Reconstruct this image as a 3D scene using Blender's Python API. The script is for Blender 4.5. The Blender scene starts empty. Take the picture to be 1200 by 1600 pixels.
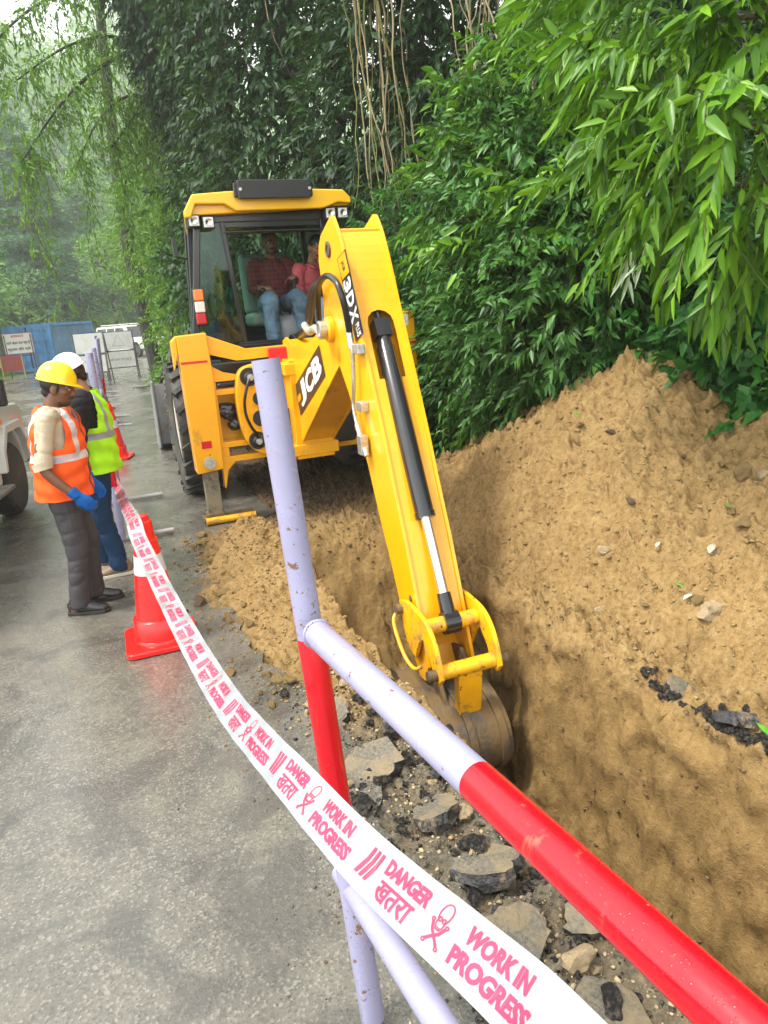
import bpy, bmesh, math, random
import numpy as np
from mathutils import Vector, Matrix
rad = math.radians
SC = bpy.context.scene
COL = SC.collection
# ---------------------------------------------------------------- camera
F_PX, PITCH, ROLL, CAM_H = 1100.0, 16.2, 4.3, 1.75
cam = bpy.data.cameras.new('camera'); camo = bpy.data.objects.new('camera', cam); COL.objects.link(camo)
cam.sensor_fit = 'HORIZONTAL'; cam.sensor_width = 36; cam.lens = 36 * F_PX / 1200
cam.clip_start = 0.05; cam.clip_end = 1500
camo.location = (0, 0, CAM_H)
_p, _r = rad(PITCH), rad(ROLL)
FW = np.array([0, math.cos(_p), -math.sin(_p)]); _R = np.array([1., 0, 0]); _U = np.array([0, math.sin(_p), math.cos(_p)])
RT = _R * math.cos(_r) - _U * math.sin(_r); UP = _R * math.sin(_r) + _U * math.cos(_r)
camo.rotation_euler = Matrix(((RT[0], UP[0], -FW[0]), (RT[1], UP[1], -FW[1]), (RT[2], UP[2], -FW[2]))).to_euler()
SC.camera = camo
# ---------------------------------------------------------------- sky, sun, exposure
SUN_EL, SUN_AZ = 62, 250       # high, behind the camera to the left
w = bpy.data.worlds.new('World'); SC.world = w; w.use_nodes = True
nt = w.node_tree; nt.nodes.clear()
sky = nt.nodes.new('ShaderNodeTexSky'); sky.sky_type = 'NISHITA'; sky.sun_disc = False
sky.sun_elevation = rad(SUN_EL); sky.sun_rotation = rad(SUN_AZ); sky.dust_density = 1; sky.air_density = 1
hs = nt.nodes.new('ShaderNodeHueSaturation'); hs.inputs['Saturation'].default_value = 0.05; hs.inputs['Value'].default_value = 1.0
bg = nt.nodes.new('ShaderNodeBackground'); bg.inputs['Strength'].default_value = 0.15
wo = nt.nodes.new('ShaderNodeOutputWorld')
nt.links.new(sky.outputs[0], hs.inputs['Color']); nt.links.new(hs.outputs[0], bg.inputs[0]); nt.links.new(bg.outputs[0], wo.inputs[0])
sl = bpy.data.lights.new('sun', 'SUN'); sl.energy = 1.5; sl.angle = rad(12); sl.color = (1, .95, .86)
so = bpy.data.objects.new('sun', sl); COL.objects.link(so)
_el, _az = rad(SUN_EL), rad(SUN_AZ)
so.rotation_euler = Vector((math.sin(_az) * math.cos(_el), math.cos(_az) * math.cos(_el), math.sin(_el))).to_track_quat('Z', 'Y').to_euler()
SC.view_settings.view_transform = 'Standard'; SC.view_settings.look = 'None'
SC.view_settings.exposure = 1.92; SC.view_settings.gamma = 1
SC.render.engine = 'CYCLES'
SC.cycles.max_bounces = 6; SC.cycles.diffuse_bounces = 2; SC.cycles.glossy_bounces = 3; SC.cycles.transmission_bounces = 5
SC.cycles.transparent_max_bounces = 8; SC.cycles.volume_bounces = 1; SC.cycles.caustics_reflective = False; SC.cycles.caustics_refractive = False
SC.cycles.use_denoising = True
random.seed(7); RNG = np.random.default_rng(7)
# ---------------------------------------------------------------- projection helpers (build time only)
CAMP = np.array([0, 0, CAM_H])
def ray(px, py): return FW + RT * (px - 600) / F_PX - UP * (py - 800) / F_PX
def G(px, py, z=0.0):
    d = ray(px, py); return CAMP + d * ((z - CAM_H) / d[2])
def YP(px, py, y):
    d = ray(px, py); return CAMP + d * (y / d[1])
def CD(px, py, dep): return CAMP + ray(px, py) * dep
# ---------------------------------------------------------------- tags
def tag(o, label=None, cat=None, group=None, kind=None):
    if label: o['label'] = label
    if cat: o['category'] = cat
    if group: o['group'] = group
    if kind: o['kind'] = kind
    return o
def thing(name, label, cat, loc=(0, 0, 0), rz=0.0, group=None):
    o = bpy.data.objects.new(name, None); COL.objects.link(o); o.empty_display_size = .1
    o.location = loc; o.rotation_euler = (0, 0, rz)
    return tag(o, label, cat, group)
def children(o): return [c for c in bpy.data.objects if c.parent == o]
def copy_tree(o, parent=None):
    c = o.copy(); COL.objects.link(c); c.parent = parent
    for ch in children(o): copy_tree(ch, c)
    return c
# ---------------------------------------------------------------- mesh builder
def rotm(rx=0, ry=0, rz=0): return np.array((Matrix.Rotation(rz, 3, 'Z') @ Matrix.Rotation(ry, 3, 'Y') @ Matrix.Rotation(rx, 3, 'X')))
def frame_from(d, up=(0, 0, 1)):
    d = np.array(d, float); d /= np.linalg.norm(d); up = np.array(up, float)
    x = np.cross(up, d)
    if np.linalg.norm(x) < 1e-4: x = np.cross((1., 0, 0), d)
    x /= np.linalg.norm(x); return x, np.cross(d, x), d
class MB:
    def __init__(s): s.v = []; s.f = []; s.m = []; s.n = 0
    def add(s, vs, fs, mi=0):
        vs = np.asarray(vs, float).reshape(-1, 3); k = s.n
        s.v.append(vs); s.n += len(vs)
        for f in fs: s.f.append([i + k for i in f]); s.m.append(mi)
        return s
    def box(s, c, size, rot=None, mi=0, taper=1.0):
        x, y, z = np.array(size) / 2
        p = np.array([(-x, -y, -z), (x, -y, -z), (x, y, -z), (-x, y, -z), (-x * taper, -y * taper, z), (x * taper, -y * taper, z), (x * taper, y * taper, z), (-x * taper, y * taper, z)])
        if rot is not None: p = p @ np.array(rot).T
        return s.add(p + np.array(c), [(3, 2, 1, 0), (4, 5, 6, 7), (0, 1, 5, 4), (1, 2, 6, 5), (2, 3, 7, 6), (3, 0, 4, 7)], mi)
    def bar(s, a, b, w, h, up=(0, 0, 1), mi=0):
        a = np.array(a, float); b = np.array(b, float); x, y, d = frame_from(b - a, up)
        c = [(-w / 2, -h / 2), (w / 2, -h / 2), (w / 2, h / 2), (-w / 2, h / 2)]
        p = [q + x * i + y * j for q in (a, b) for i, j in c]
        return s.add(p, [(3, 2, 1, 0), (4, 5, 6, 7), (0, 1, 5, 4), (1, 2, 6, 5), (2, 3, 7, 6), (3, 0, 4, 7)], mi)
    def tube(s, pts, r, n=12, cap=True, mi=0):
        P = np.array(pts, float); m = len(P); R = np.full(m, r, float) if np.isscalar(r) else np.array(r, float)
        T = np.gradient(P, axis=0); T /= np.linalg.norm(T, axis=1)[:, None] + 1e-12
        x, y, _ = frame_from(T[0], (0.13, .21, 1)); vs = []
        a = np.arange(n) * 2 * math.pi / n
        for i in range(m):
            x = x - T[i] * (x @ T[i]); x /= np.linalg.norm(x) + 1e-12; y = np.cross(T[i], x)
            vs.append(P[i] + R[i] * (np.cos(a)[:, None] * x + np.sin(a)[:, None] * y))
        fs = [(i * n + j, i * n + (j + 1) % n, (i + 1) * n + (j + 1) % n, (i + 1) * n + j) for i in range(m - 1) for j in range(n)]
        if cap: fs += [tuple(range(n - 1, -1, -1)), tuple((m - 1) * n + j for j in range(n))]
        return s.add(np.concatenate(vs), fs, mi)
    def loft(s, C, RX, RY, AX, n=16, mi=0, cap=True):
        """rings at C with half widths RX (along AX) and RY (along T x AX)"""
        C = np.array(C, float); m = len(C); RX = np.broadcast_to(np.array(RX, float), (m,)); RY = np.broadcast_to(np.array(RY, float), (m,))
        T = np.gradient(C, axis=0); T /= np.linalg.norm(T, axis=1)[:, None] + 1e-12
        A = np.broadcast_to(np.array(AX, float), (m, 3)); a = np.arange(n) * 2 * math.pi / n; vs = []
        for i in range(m):
            x = A[i] - T[i] * (A[i] @ T[i]); x /= np.linalg.norm(x) + 1e-12; y = np.cross(T[i], x)
            vs.append(C[i] + RX[i] * np.cos(a)[:, None] * x + RY[i] * np.sin(a)[:, None] * y)
        fs = [(i * n + j, i * n + (j + 1) % n, (i + 1) * n + (j + 1) % n, (i + 1) * n + j) for i in range(m - 1) for j in range(n)]
        if cap: fs += [tuple(range(n - 1, -1, -1)), tuple((m - 1) * n + j for j in range(n))]
        return s.add(np.concatenate(vs), fs, mi)
    def ball(s, c, r, n=12, m=8, rot=None, mi=0):
        r = np.broadcast_to(np.array(r, float), (3,)); th = np.linspace(0, math.pi, m + 1)[1:-1]; a = np.arange(n) * 2 * math.pi / n
        vs = [(0, 0, 1)] + [(math.sin(t) * math.cos(q), math.sin(t) * math.sin(q), math.cos(t)) for t in th for q in a] + [(0, 0, -1)]
        vs = np.array(vs) * r
        if rot is not None: vs = vs @ np.array(rot).T
        fs = [(0, 1 + j, 1 + (j + 1) % n) for j in range(n)]
        for i in range(len(th) - 1): fs += [(1 + i * n + j, 1 + (i + 1) * n + j, 1 + (i + 1) * n + (j + 1) % n, 1 + i * n + (j + 1) % n) for j in range(n)]
        e = 1 + len(th) * n; b = 1 + (len(th) - 1) * n
        fs += [(b + j, e, b + (j + 1) % n) for j in range(n)]
        return s.add(vs + np.array(c), fs, mi)
    def lathe(s, prof, c=(0, 0, 0), ax=(0, 0, 1), n=20, mi=0, cap=True):
        x, y, d = frame_from(ax); a = np.arange(n) * 2 * math.pi / n; vs = []
        for r, h in prof: vs.append(np.array(c) + d * h + r * (np.cos(a)[:, None] * x + np.sin(a)[:, None] * y))
        m = len(prof)
        fs = [(i * n + j, i * n + (j + 1) % n, (i + 1) * n + (j + 1) % n, (i + 1) * n + j) for i in range(m - 1) for j in range(n)]
        if cap: fs += [tuple(range(n - 1, -1, -1)), tuple((m - 1) * n + j for j in range(n))]
        return s.add(np.concatenate(vs), fs, mi)
    def prism(s, poly, O, ex, ey, ez, t0, t1, mi=0):
        """polygon in the plane (O; ex, ey), extruded along ez from t0 to t1"""
        O, ex, ey, ez = [np.array(q, float) for q in (O, ex, ey, ez)]; n = len(poly)
        vs = [O + ex * a + ey * b + ez * t for t in (t0, t1) for a, b in poly]
        fs = [tuple(range(n - 1, -1, -1)), tuple(range(n, 2 * n))] + [(i, (i + 1) % n, n + (i + 1) % n, n + i) for i in range(n)]
        return s.add(vs, fs, mi)
    def xform(s, M, k0=0):
        M = np.array(M)
        for i in range(k0, len(s.v)): s.v[i] = s.v[i] @ M[:3, :3].T + M[:3, 3]
        return s
    def mesh(s, name, mats):
        me = bpy.data.meshes.new(name); V = np.concatenate(s.v) if s.v else np.zeros((0, 3))
        me.from_pydata(V.tolist(), [], s.f)
        for m in (mats if isinstance(mats, (list, tuple)) else [mats]): me.materials.append(m)
        if max(s.m, default=0) > 0: me.polygons.foreach_set('material_index', np.array(s.m, 'i'))
        return me
    def build(s, name, mats, parent=None, smooth=False, bevel=0.0, seg=2, sub=0, fix=True, ang=35):
        me = s.mesh(name, mats)
        if fix:
            bm = bmesh.new(); bm.from_mesh(me); bmesh.ops.recalc_face_normals(bm, faces=bm.faces); bm.to_mesh(me); bm.free()
        o = bpy.data.objects.new(name, me); COL.objects.link(o)
        if parent: o.parent = parent
        if smooth or bevel:
            me.polygons.foreach_set('use_smooth', np.ones(len(me.polygons), bool))
            if not sub: me.set_sharp_from_angle(angle=rad(ang))
        if bevel:
            md = o.modifiers.new('bevel', 'BEVEL'); md.width = bevel; md.segments = seg; md.limit_method = 'ANGLE'; md.angle_limit = rad(30); md.harden_normals = True
        if sub:
            md = o.modifiers.new('sub', 'SUBSURF'); md.levels = sub; md.render_levels = sub
        return o
def fast_mesh(name, V, Q, mats, parent=None, smooth=False, midx=None):
    """V (n,3), Q (m,k) arrays -> object"""
    V = np.ascontiguousarray(V, np.float32); Q = np.ascontiguousarray(Q, np.int32); me = bpy.data.meshes.new(name)
    me.vertices.add(len(V)); me.vertices.foreach_set('co', V.ravel()); k = Q.shape[1]
    me.loops.add(Q.size); me.loops.foreach_set('vertex_index', Q.ravel())
    me.polygons.add(len(Q)); me.polygons.foreach_set('loop_start', np.arange(0, Q.size, k, dtype=np.int32))
    if smooth: me.polygons.foreach_set('use_smooth', np.ones(len(Q), bool))
    for m in (mats if isinstance(mats, (list, tuple)) else [mats]): me.materials.append(m)
    if midx is not None: me.polygons.foreach_set('material_index', np.ascontiguousarray(midx, np.int32))
    me.update(calc_edges=True)
    o = bpy.data.objects.new(name, me); COL.objects.link(o)
    if parent: o.parent = parent
    return o
def remeshed(mb, name, mat, parent=None, vox=.01, smooth=4, fold=0.0, fscale=14, seed=0, sub=None):
    """fuse overlapping lofts into one continuous skin"""
    o = mb.build('tmp', [mat], smooth=True)
    r = o.modifiers.new('r', 'REMESH'); r.mode = 'VOXEL'; r.voxel_size = vox; r.use_smooth_shade = True
    s = o.modifiers.new('s', 'SMOOTH'); s.iterations = smooth; s.factor = .5
    dg = bpy.context.evaluated_depsgraph_get(); me = bpy.data.meshes.new_from_object(o.evaluated_get(dg)); me.name = name
    bpy.data.objects.remove(o)
    if not me.materials: me.materials.append(mat)
    if fold:
        n = len(me.vertices); co = np.empty(n * 3, np.float32); me.vertices.foreach_get('co', co); co = co.reshape(-1, 3)
        no = np.empty(n * 3, np.float32); me.vertices.foreach_get('normal', no); no = no.reshape(-1, 3)
        wq = np.stack([vnoise3(co * 5 + k * 9.1 + seed) for k in range(3)], 1) - .5; q = co * np.array([.6, .6, 1.15]) + wq * .12; r1 = 1 - np.abs(vnoise3(q * fscale + seed) * 2 - 1); r2 = 1 - np.abs(vnoise3(q * fscale * 1.9 + seed + 9) * 2 - 1)
        h = vnoise3(co * 7 + seed) * .5 - r1 ** 5 * .75 - r2 ** 4 * .35
        co += no * h[:, None] * fold; me.vertices.foreach_set('co', co.ravel()); me.update()
    me.polygons.foreach_set('use_smooth', np.ones(len(me.polygons), bool))
    o = bpy.data.objects.new(name, me); COL.objects.link(o)
    if parent: o.parent = parent
    return o
# ---------------------------------------------------------------- numpy noise
def _hash(ix, iy, iz):
    h = (ix * 374761393 + iy * 668265263 + iz * 2147483647 + 1442695041).astype(np.int64)
    h = (h ^ (h >> 13)) * 1274126177; h = h ^ (h >> 16)
    return (h & 0xffffff).astype(float) / 0xffffff
def vnoise3(p):
    p = np.asarray(p, float); i = np.floor(p).astype(np.int64); f = p - i; f = f * f * (3 - 2 * f); r = 0
    for dx in (0, 1):
        for dy in (0, 1):
            for dz in (0, 1):
                wt = (f[..., 0] if dx else 1 - f[..., 0]) * (f[..., 1] if dy else 1 - f[..., 1]) * (f[..., 2] if dz else 1 - f[..., 2])
                r = r + wt * _hash(i[..., 0] + dx, i[..., 1] + dy, i[..., 2] + dz)
    return r
def fbm(x, y, oct=4, lac=2.1, gain=.5, seed=0):
    r = 0; a = 1; t = 0
    for k in range(oct):
        r = r + a * vnoise3(np.stack([x + seed * 7.3 + k * 3.1, y + seed * 1.7, np.full_like(x, k * 5.5 + seed)], -1)); t += a
        a *= gain; x = x * lac; y = y * lac
    return r / t
# ---------------------------------------------------------------- materials
def nodes(name):
    m = bpy.data.materials.new(name); m.use_nodes = True; t = m.node_tree; b = t.nodes['Principled BSDF']; return m, t, b
def N(t, ty, **k):
    n = t.nodes.new(ty)
    for a, v in k.items():
        if a in n.inputs.keys() if hasattr(n.inputs, 'keys') else False: n.inputs[a].default_value = v
        else: setattr(n, a, v)
    return n
def noise(t, sc, det=4, rough=.55, vec=None, dist=0):
    n = t.nodes.new('ShaderNodeTexNoise'); n.inputs['Scale'].default_value = sc; n.inputs['Detail'].default_value = det; n.inputs['Roughness'].default_value = rough; n.inputs['Distortion'].default_value = dist
    if vec is not None: t.links.new(vec, n.inputs['Vector'])
    return n
def ramp(t, src, stops):
    r = t.nodes.new('ShaderNodeValToRGB'); t.links.new(src, r.inputs[0]); e = r.color_ramp.elements
    while len(e) < len(stops): e.new(.5)
    for k, (p, c) in enumerate(stops): e[k].position = p; e[k].color = (c, c, c, 1) if np.isscalar(c) else (*c, 1)
    return r
def mixc(t, fac, a, b, mode='MIX'):
    m = t.nodes.new('ShaderNodeMix'); m.data_type = 'RGBA'; m.blend_type = mode
    for s, v in ((0, fac), (6, a), (7, b)):
        if hasattr(v, 'links'): t.links.new(v, m.inputs[s])
        elif s == 0: m.inputs[0].default_value = v
        else: m.inputs[s].default_value = (*v, 1)
    return m.outputs[2]
def bump(t, b, h, st=.3, dist=.01, prev=None):
    n = t.nodes.new('ShaderNodeBump'); n.inputs['Strength'].default_value = st; n.inputs['Distance'].default_value = dist
    t.links.new(h, n.inputs['Height'])
    if prev is not None: t.links.new(prev, n.inputs['Normal'])
    t.links.new(n.outputs[0], b.inputs['Normal']); return n.outputs[0]
def coord(t, kind='Object'): return t.nodes.new('ShaderNodeTexCoord').outputs[kind]
def mat(name, col, rough=.5, metal=0, var=.0, vscale=8, bst=0, bscale=60, bdist=.003, coat=0, dirt=None, dscale=5, dlo=.55, dhi=.7, spec=.5, trans=0, alpha=1, chips=None, cscale=30, clo=.68):
    m, t, b = nodes(name); oc = coord(t)
    b.inputs['Roughness'].default_value = rough; b.inputs['Metallic'].default_value = metal
    b.inputs['Specular IOR Level'].default_value = spec; b.inputs['Coat Weight'].default_value = coat; b.inputs['Coat Roughness'].default_value = .12
    b.inputs['Transmission Weight'].default_value = trans; b.inputs['Alpha'].default_value = alpha
    c = col; out = None
    if var:
        n = noise(t, vscale, 5, .6, oc); r = ramp(t, n.outputs['Fac'], [(.3, tuple(x * (1 - var) for x in col)), (.7, tuple(min(1, x * (1 + var)) for x in col))]); out = r.outputs[0]
    if chips:
        n = noise(t, cscale, 6, .65, oc); r = ramp(t, n.outputs['Fac'], [(clo, 0), (clo + .03, 1)]); out = mixc(t, r.outputs[0], out if out is not None else col, chips)
    if dirt:
        n = noise(t, dscale, 8, .7, oc); r = ramp(t, n.outputs['Fac'], [(dlo, 0), (dhi, 1)]); out = mixc(t, r.outputs[0], out if out is not None else col, dirt)
        rr = ramp(t, n.outputs['Fac'], [(dlo, rough), (dhi, min(1, rough + .4))]); t.links.new(rr.outputs[0], b.inputs['Roughness'])
    if out is not None: t.links.new(out, b.inputs['Base Color'])
    else: b.inputs['Base Color'].default_value = (*col, 1)
    if bst: bump(t, b, noise(t, bscale, 5, .6, oc).outputs['Fac'], bst, bdist)
    return m
M = {}
YEL = (.92, .43, .002)
M['yellow'] = mat('yellow_paint', YEL, .28, var=.07, vscale=3, coat=.4, dirt=(.28, .16, .05), dscale=3.2, dlo=.60, dhi=.78, chips=(.10, .07, .05), cscale=26, clo=.70)
M['yellow_worn'] = mat('yellow_paint_worn', YEL, .4, var=.15, vscale=6, coat=.1, dirt=(.24, .14, .05), dscale=9, dlo=.5, dhi=.68, chips=(.07, .05, .04), cscale=22, clo=.62, bst=.2)
M['black'] = mat('black_rubber', (.018, .018, .02), .45, bst=.1)
M['blackpaint'] = mat('black_paint', (.012, .013, .015), .25, coat=.3, dirt=(.12, .11, .09), dscale=6, dlo=.66, dhi=.85)
M['hose'] = mat('hose_rubber', (.012, .012, .012), .3, bst=.3, bscale=120, bdist=.002)
M['chrome'] = mat('chrome_rod', (.85, .86, .88), .12, 1)
M['steel'] = mat('zinc_steel', (.55, .55, .52), .38, .85, var=.2, vscale=30, dirt=(.25, .2, .12), dscale=14, dlo=.55, dhi=.75)
M['dirtysteel'] = mat('muddy_steel', (.085, .08, .075), .42, .4, var=.4, vscale=9, dirt=(.20, .13, .055), dscale=5.5, dlo=.36, dhi=.56, bst=.7, bscale=28, bdist=.012)
M['grey'] = mat('grey_plastic', (.16, .18, .19), .5, var=.15, bst=.1)
M['red'] = mat('red_paint', (.62, .004, .012), .25, coat=.3)
M['white'] = mat('white_decal', (.85, .85, .85), .35)
M['tyre'] = mat('tyre_rubber', (.022, .022, .022), .6, dirt=(.14, .12, .09), dscale=5, dlo=.45, dhi=.7, bst=.4, bscale=50)
def glass(name, col, a=.35):
    m, t, b = nodes(name); t.nodes.remove(b); o = [n for n in t.nodes if n.type == 'OUTPUT_MATERIAL'][0]
    tr = t.nodes.new('ShaderNodeBsdfTransparent'); tr.inputs[0].default_value = (*col, 1); gl = t.nodes.new('ShaderNodeBsdfGlossy'); gl.inputs['Roughness'].default_value = .03
    fr = t.nodes.new('ShaderNodeFresnel'); fr.inputs[0].default_value = 1.5; mx = t.nodes.new('ShaderNodeMixShader')
    t.links.new(fr.outputs[0], mx.inputs[0]); t.links.new(tr.outputs[0], mx.inputs[1]); t.links.new(gl.outputs[0], mx.inputs[2]); t.links.new(mx.outputs[0], o.inputs[0]); return m
M['glass'] = glass('green_glass', (.40, .68, .58)); M['glass_clear'] = glass('clear_glass', (.82, .92, .86)); M['glass_dark'] = glass('dark_glass', (.10, .13, .13)); M['lens'] = mat('lamp_lens', (.8, .82, .85), .15, spec=.8, bst=.4, bscale=90)
# ---------------------------------------------------------------- text
def text_mb(body, size=1.0, off=0.0, ext=0.0, sx=1.0, shear=0.0, res=2, center=True):
    """returns (V, F) of the filled text lying in XY, optionally centred"""
    c = bpy.data.curves.new('t', 'FONT'); c.body = body; c.size = size; c.offset = off; c.extrude = ext; c.resolution_u = res; c.shear = shear
    c.align_x = 'LEFT'; c.fill_mode = 'FRONT' if not ext else 'BOTH'
    o = bpy.data.objects.new('t', c); COL.objects.link(o); bpy.context.view_layer.update()
    me = bpy.data.meshes.new_from_object(o.evaluated_get(bpy.context.evaluated_depsgraph_get()))
    V = np.empty(len(me.vertices) * 3); me.vertices.foreach_get('co', V); V = V.reshape(-1, 3); Fs = [tuple(p.vertices) for p in me.polygons]
    bpy.data.objects.remove(o); bpy.data.curves.remove(c); bpy.data.meshes.remove(me)
    V[:, 0] *= sx
    if center and len(V): V[:, :2] -= (V[:, :2].max(0) + V[:, :2].min(0)) / 2
    return V, Fs
# ================================================================ TERRAIN
TD = np.array([-.375, .927]); TR = np.array([.927, .375]); TQ = np.array([.5, 2.0])
def st2w(s, t): return TQ[0] + TD[0] * s + TR[0] * t, TQ[1] + TD[1] * s + TR[1] * t
def w2st(x, y): return (x - TQ[0]) * TD[0] + (y - TQ[1]) * TD[1], (x - TQ[0]) * TR[0] + (y - TQ[1]) * TR[1]
def sstep(a, b, x): q = np.clip((x - a) / (b - a), 0, 1); return q * q * (3 - 2 * q)
def ground_h(s, t, detail=True):
    s = np.asarray(s, float); t = np.asarray(t, float)
    n1 = fbm(s * 2.2, t * 2.2, 4, seed=1) - .5; n2 = fbm(s * 7, t * 7, 4, seed=2) - .5
    wob = (fbm(s * 3.1, t * 0 + 2., 4, seed=3) - .5) * .12
    # heap: a ridge along the trench with a peak
    def cone(s0, t0, z0, sl, k=.12): d = np.sqrt(((s - s0)) ** 2 + ((t - t0)) ** 2 + k * k) - k; return z0 - sl * d
    heap = cone(2.35, 2.45, 1.26, .66)
    for q in ((1.2, 2.5, .90, .60), (.2, 2.6, .76, .55), (-.9, 2.7, .70, .55), (-2., 2.9, .7, .55), (3.2, 2.2, .80, .66), (4.0, 1.9, .30, .5), (1.7, 1.9, .72, .5), (.7, 1.9, .50, .42)):
        c = cone(*q); k = .10; heap = np.log(np.exp(np.clip(heap, -3, 3) / k) + np.exp(np.clip(c, -3, 3) / k)) * k
    heap = heap + n1 * .16 + n2 * .05
    base = -.045 + .02 * n1
    heap = heap - .55 * np.exp(-((t - .93) / .34) ** 2) * (s < 3.4)
    z = np.maximum(heap, base + .05 * np.exp(-((t - 1.05) / .2) ** 2))
    # the strip of spoil left of the trench, on the road
    lm = .20 * np.exp(-((s - 3.05) / .95) ** 4) * np.exp(-((t + .18 + .1 * n1) / .34) ** 2)
    lm = lm + .07 * np.exp(-((s - 3.8) / .45) ** 2) * np.exp(-((t + .15) / .3) ** 2)
    lm = lm * (1 + 1.0 * n2) * (t < .5) + .04 * n2 * np.exp(-((t + .1) / .3) ** 2)
    z = np.maximum(z, base + .0) + np.where(t < 1.0, lm, 0)
    z = z + .07 * sstep(4.3, 5.2, s) * (t > .2)
    # trench
    tl = -.02 + wob; tr = .93 + wob * .8 + .08 * n1
    se = 3.95 - .5 * (t - .4) ** 2 + .25 * n1
    wl = 1 - sstep(0, .16, t - tl + 0 * s); wr = sstep(-.24, .02, t - tr)
    far = sstep(-1.25, .05, s - se)
    keep = np.maximum(np.maximum(wl, wr ** 1.15), far)
    keep = np.clip(keep + (keep * (1 - keep)) * 4 * n2 * .14, 0, 1)
    bot = -1.32 + .12 * n1 + .05 * n2
    z = z * keep + bot * (1 - keep)
    if detail:
        soft = .38 + .62 * np.clip(1 - 4 * keep * (1 - keep), 0, 1)
        soft = soft * (1 - .5 * sstep(.8, .5, t)) if False else soft * np.where(t < .7, .5, 1.0)
        a = fbm(s * 18, t * 18, 3, seed=5); b = fbm(s * 46, t * 46, 2, seed=6)
        c = fbm(s * 6.5, t * 6.5, 3, seed=15); lump = np.clip(a - .52, 0, 1) * .26 + np.clip(.44 - a, 0, 1) * -.16 + np.clip(c - .55, 0, 1) * .22
        d = fbm(s * 30, t * 30, 2, seed=16); z = z + soft * lump + (b - .5) * .018 + soft * np.clip(d - .56, 0, 1) * .09 - soft * np.clip(.36 - d, 0, 1) * .06
    z = np.where((t < -.95) | ((t < -.62) & ((s < 1.4) | (s > 4.1))) | ((t < .15) & (s > 4.25)), np.minimum(z, -.02), z)
    return z
def make_soil():
    m, t, b = nodes('sandy_soil'); oc = coord(t)
    n = noise(t, 2.3, 6, .62, oc); c = ramp(t, n.outputs['Fac'], [(.28, (0.1503, 0.08744, 0.02732)), (.5, (0.2533, 0.1582, 0.05629)), (.74, (0.3324, 0.2248, 0.09107))]).outputs[0]
    n2 = noise(t, 34, 5, .7, oc); c = mixc(t, .55, c, ramp(t, n2.outputs['Fac'], [(.3, (0.07915, 0.04202, 0.01882)), (.46, (0.2612, 0.1666, 0.06209)), (.7, (0.3958, 0.2873, 0.1367))]).outputs[0])
    # moist dark and bituminous patches
    n3 = noise(t, 1.35, 7, .62, oc, .6); c = mixc(t, ramp(t, n3.outputs['Fac'], [(.62, 0), (.72, .75)]).outputs[0], c, (0.1029, 0.07078, 0.03726))
    # grey road base left of the trench, near the camera
    sp = t.nodes.new('ShaderNodeVectorMath'); sp.operation = 'DOT_PRODUCT'; sp.inputs[1].default_value = (.927, .375, 0); t.links.new(oc, sp.inputs[0])
    ad = t.nodes.new('ShaderNodeMath'); ad.operation = 'MULTIPLY_ADD'; ad.inputs[1].default_value = .3; t.links.new(n2.outputs['Fac'], ad.inputs[0]); t.links.new(sp.outputs['Value'], ad.inputs[2])
    sq = t.nodes.new('ShaderNodeVectorMath'); sq.operation = 'DOT_PRODUCT'; sq.inputs[1].default_value = (-.375, .927, 0); t.links.new(oc, sq.inputs[0])
    m1 = ramp(t, ad.outputs[0], [(0, 1), (1, 0)]); m1.color_ramp.elements[0].position = .0
    mr1 = t.nodes.new('ShaderNodeMapRange'); mr1.inputs[1].default_value = 1.37; mr1.inputs[2].default_value = 1.25; t.links.new(ad.outputs[0], mr1.inputs[0])
    mr2 = t.nodes.new('ShaderNodeMapRange'); mr2.inputs[1].default_value = 3.0; mr2.inputs[2].default_value = 2.4; t.links.new(sq.outputs['Value'], mr2.inputs[0])
    mm = t.nodes.new('ShaderNodeMath'); mm.operation = 'MULTIPLY'; t.links.new(mr1.outputs[0], mm.inputs[0]); t.links.new(mr2.outputs[0], mm.inputs[1])
    c = mixc(t, mm.outputs[0], c, ramp(t, n2.outputs['Fac'], [(.3, (0.03958, 0.03591, 0.03763)), (.55, (0.1345, 0.1207, 0.08693)), (.75, (0.2375, 0.2082, 0.149))]).outputs[0])
    m3 = t.nodes.new('ShaderNodeMapRange'); m3.inputs[1].default_value = 5.45; m3.inputs[2].default_value = 6.3; t.links.new(sq.outputs['Value'], m3.inputs[0])
    c = mixc(t, m3.outputs[0], c, ramp(t, n2.outputs['Fac'], [(.3, (0.04452, 0.02674, 0.01764)), (.6, (0.1286, 0.08848, 0.04657))]).outputs[0])
    v = t.nodes.new('ShaderNodeTexVoronoi'); v.inputs['Scale'].default_value = 60; t.links.new(oc, v.inputs['Vector'])
    c = mixc(t, ramp(t, v.outputs['Distance'], [(.04, .5), (.12, 0)]).outputs[0], c, (0.4116, 0.3331, 0.1987))
    sz = t.nodes.new('ShaderNodeSeparateXYZ'); t.links.new(oc, sz.inputs[0]); mz = t.nodes.new('ShaderNodeMapRange'); mz.inputs[1].default_value = .0; mz.inputs[2].default_value = -.12; t.links.new(sz.outputs[2], mz.inputs[0])
    mpw = t.nodes.new('ShaderNodeMapping'); mpw.inputs['Scale'].default_value = (1, 1, .3); t.links.new(oc, mpw.inputs[0]); nw = noise(t, 9, 6, .65, mpw.outputs[0])
    c = mixc(t, mz.outputs[0], c, mixc(t, .45, ramp(t, nw.outputs['Fac'], [(.3, (0.1235, 0.07194, 0.02186)), (.5, (0.2375, 0.1448, 0.04768)), (.72, (0.342, 0.2249, 0.08444))]).outputs[0], c))  # browner moist subsoil; darkening below the lip painted in for weak shading
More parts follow.
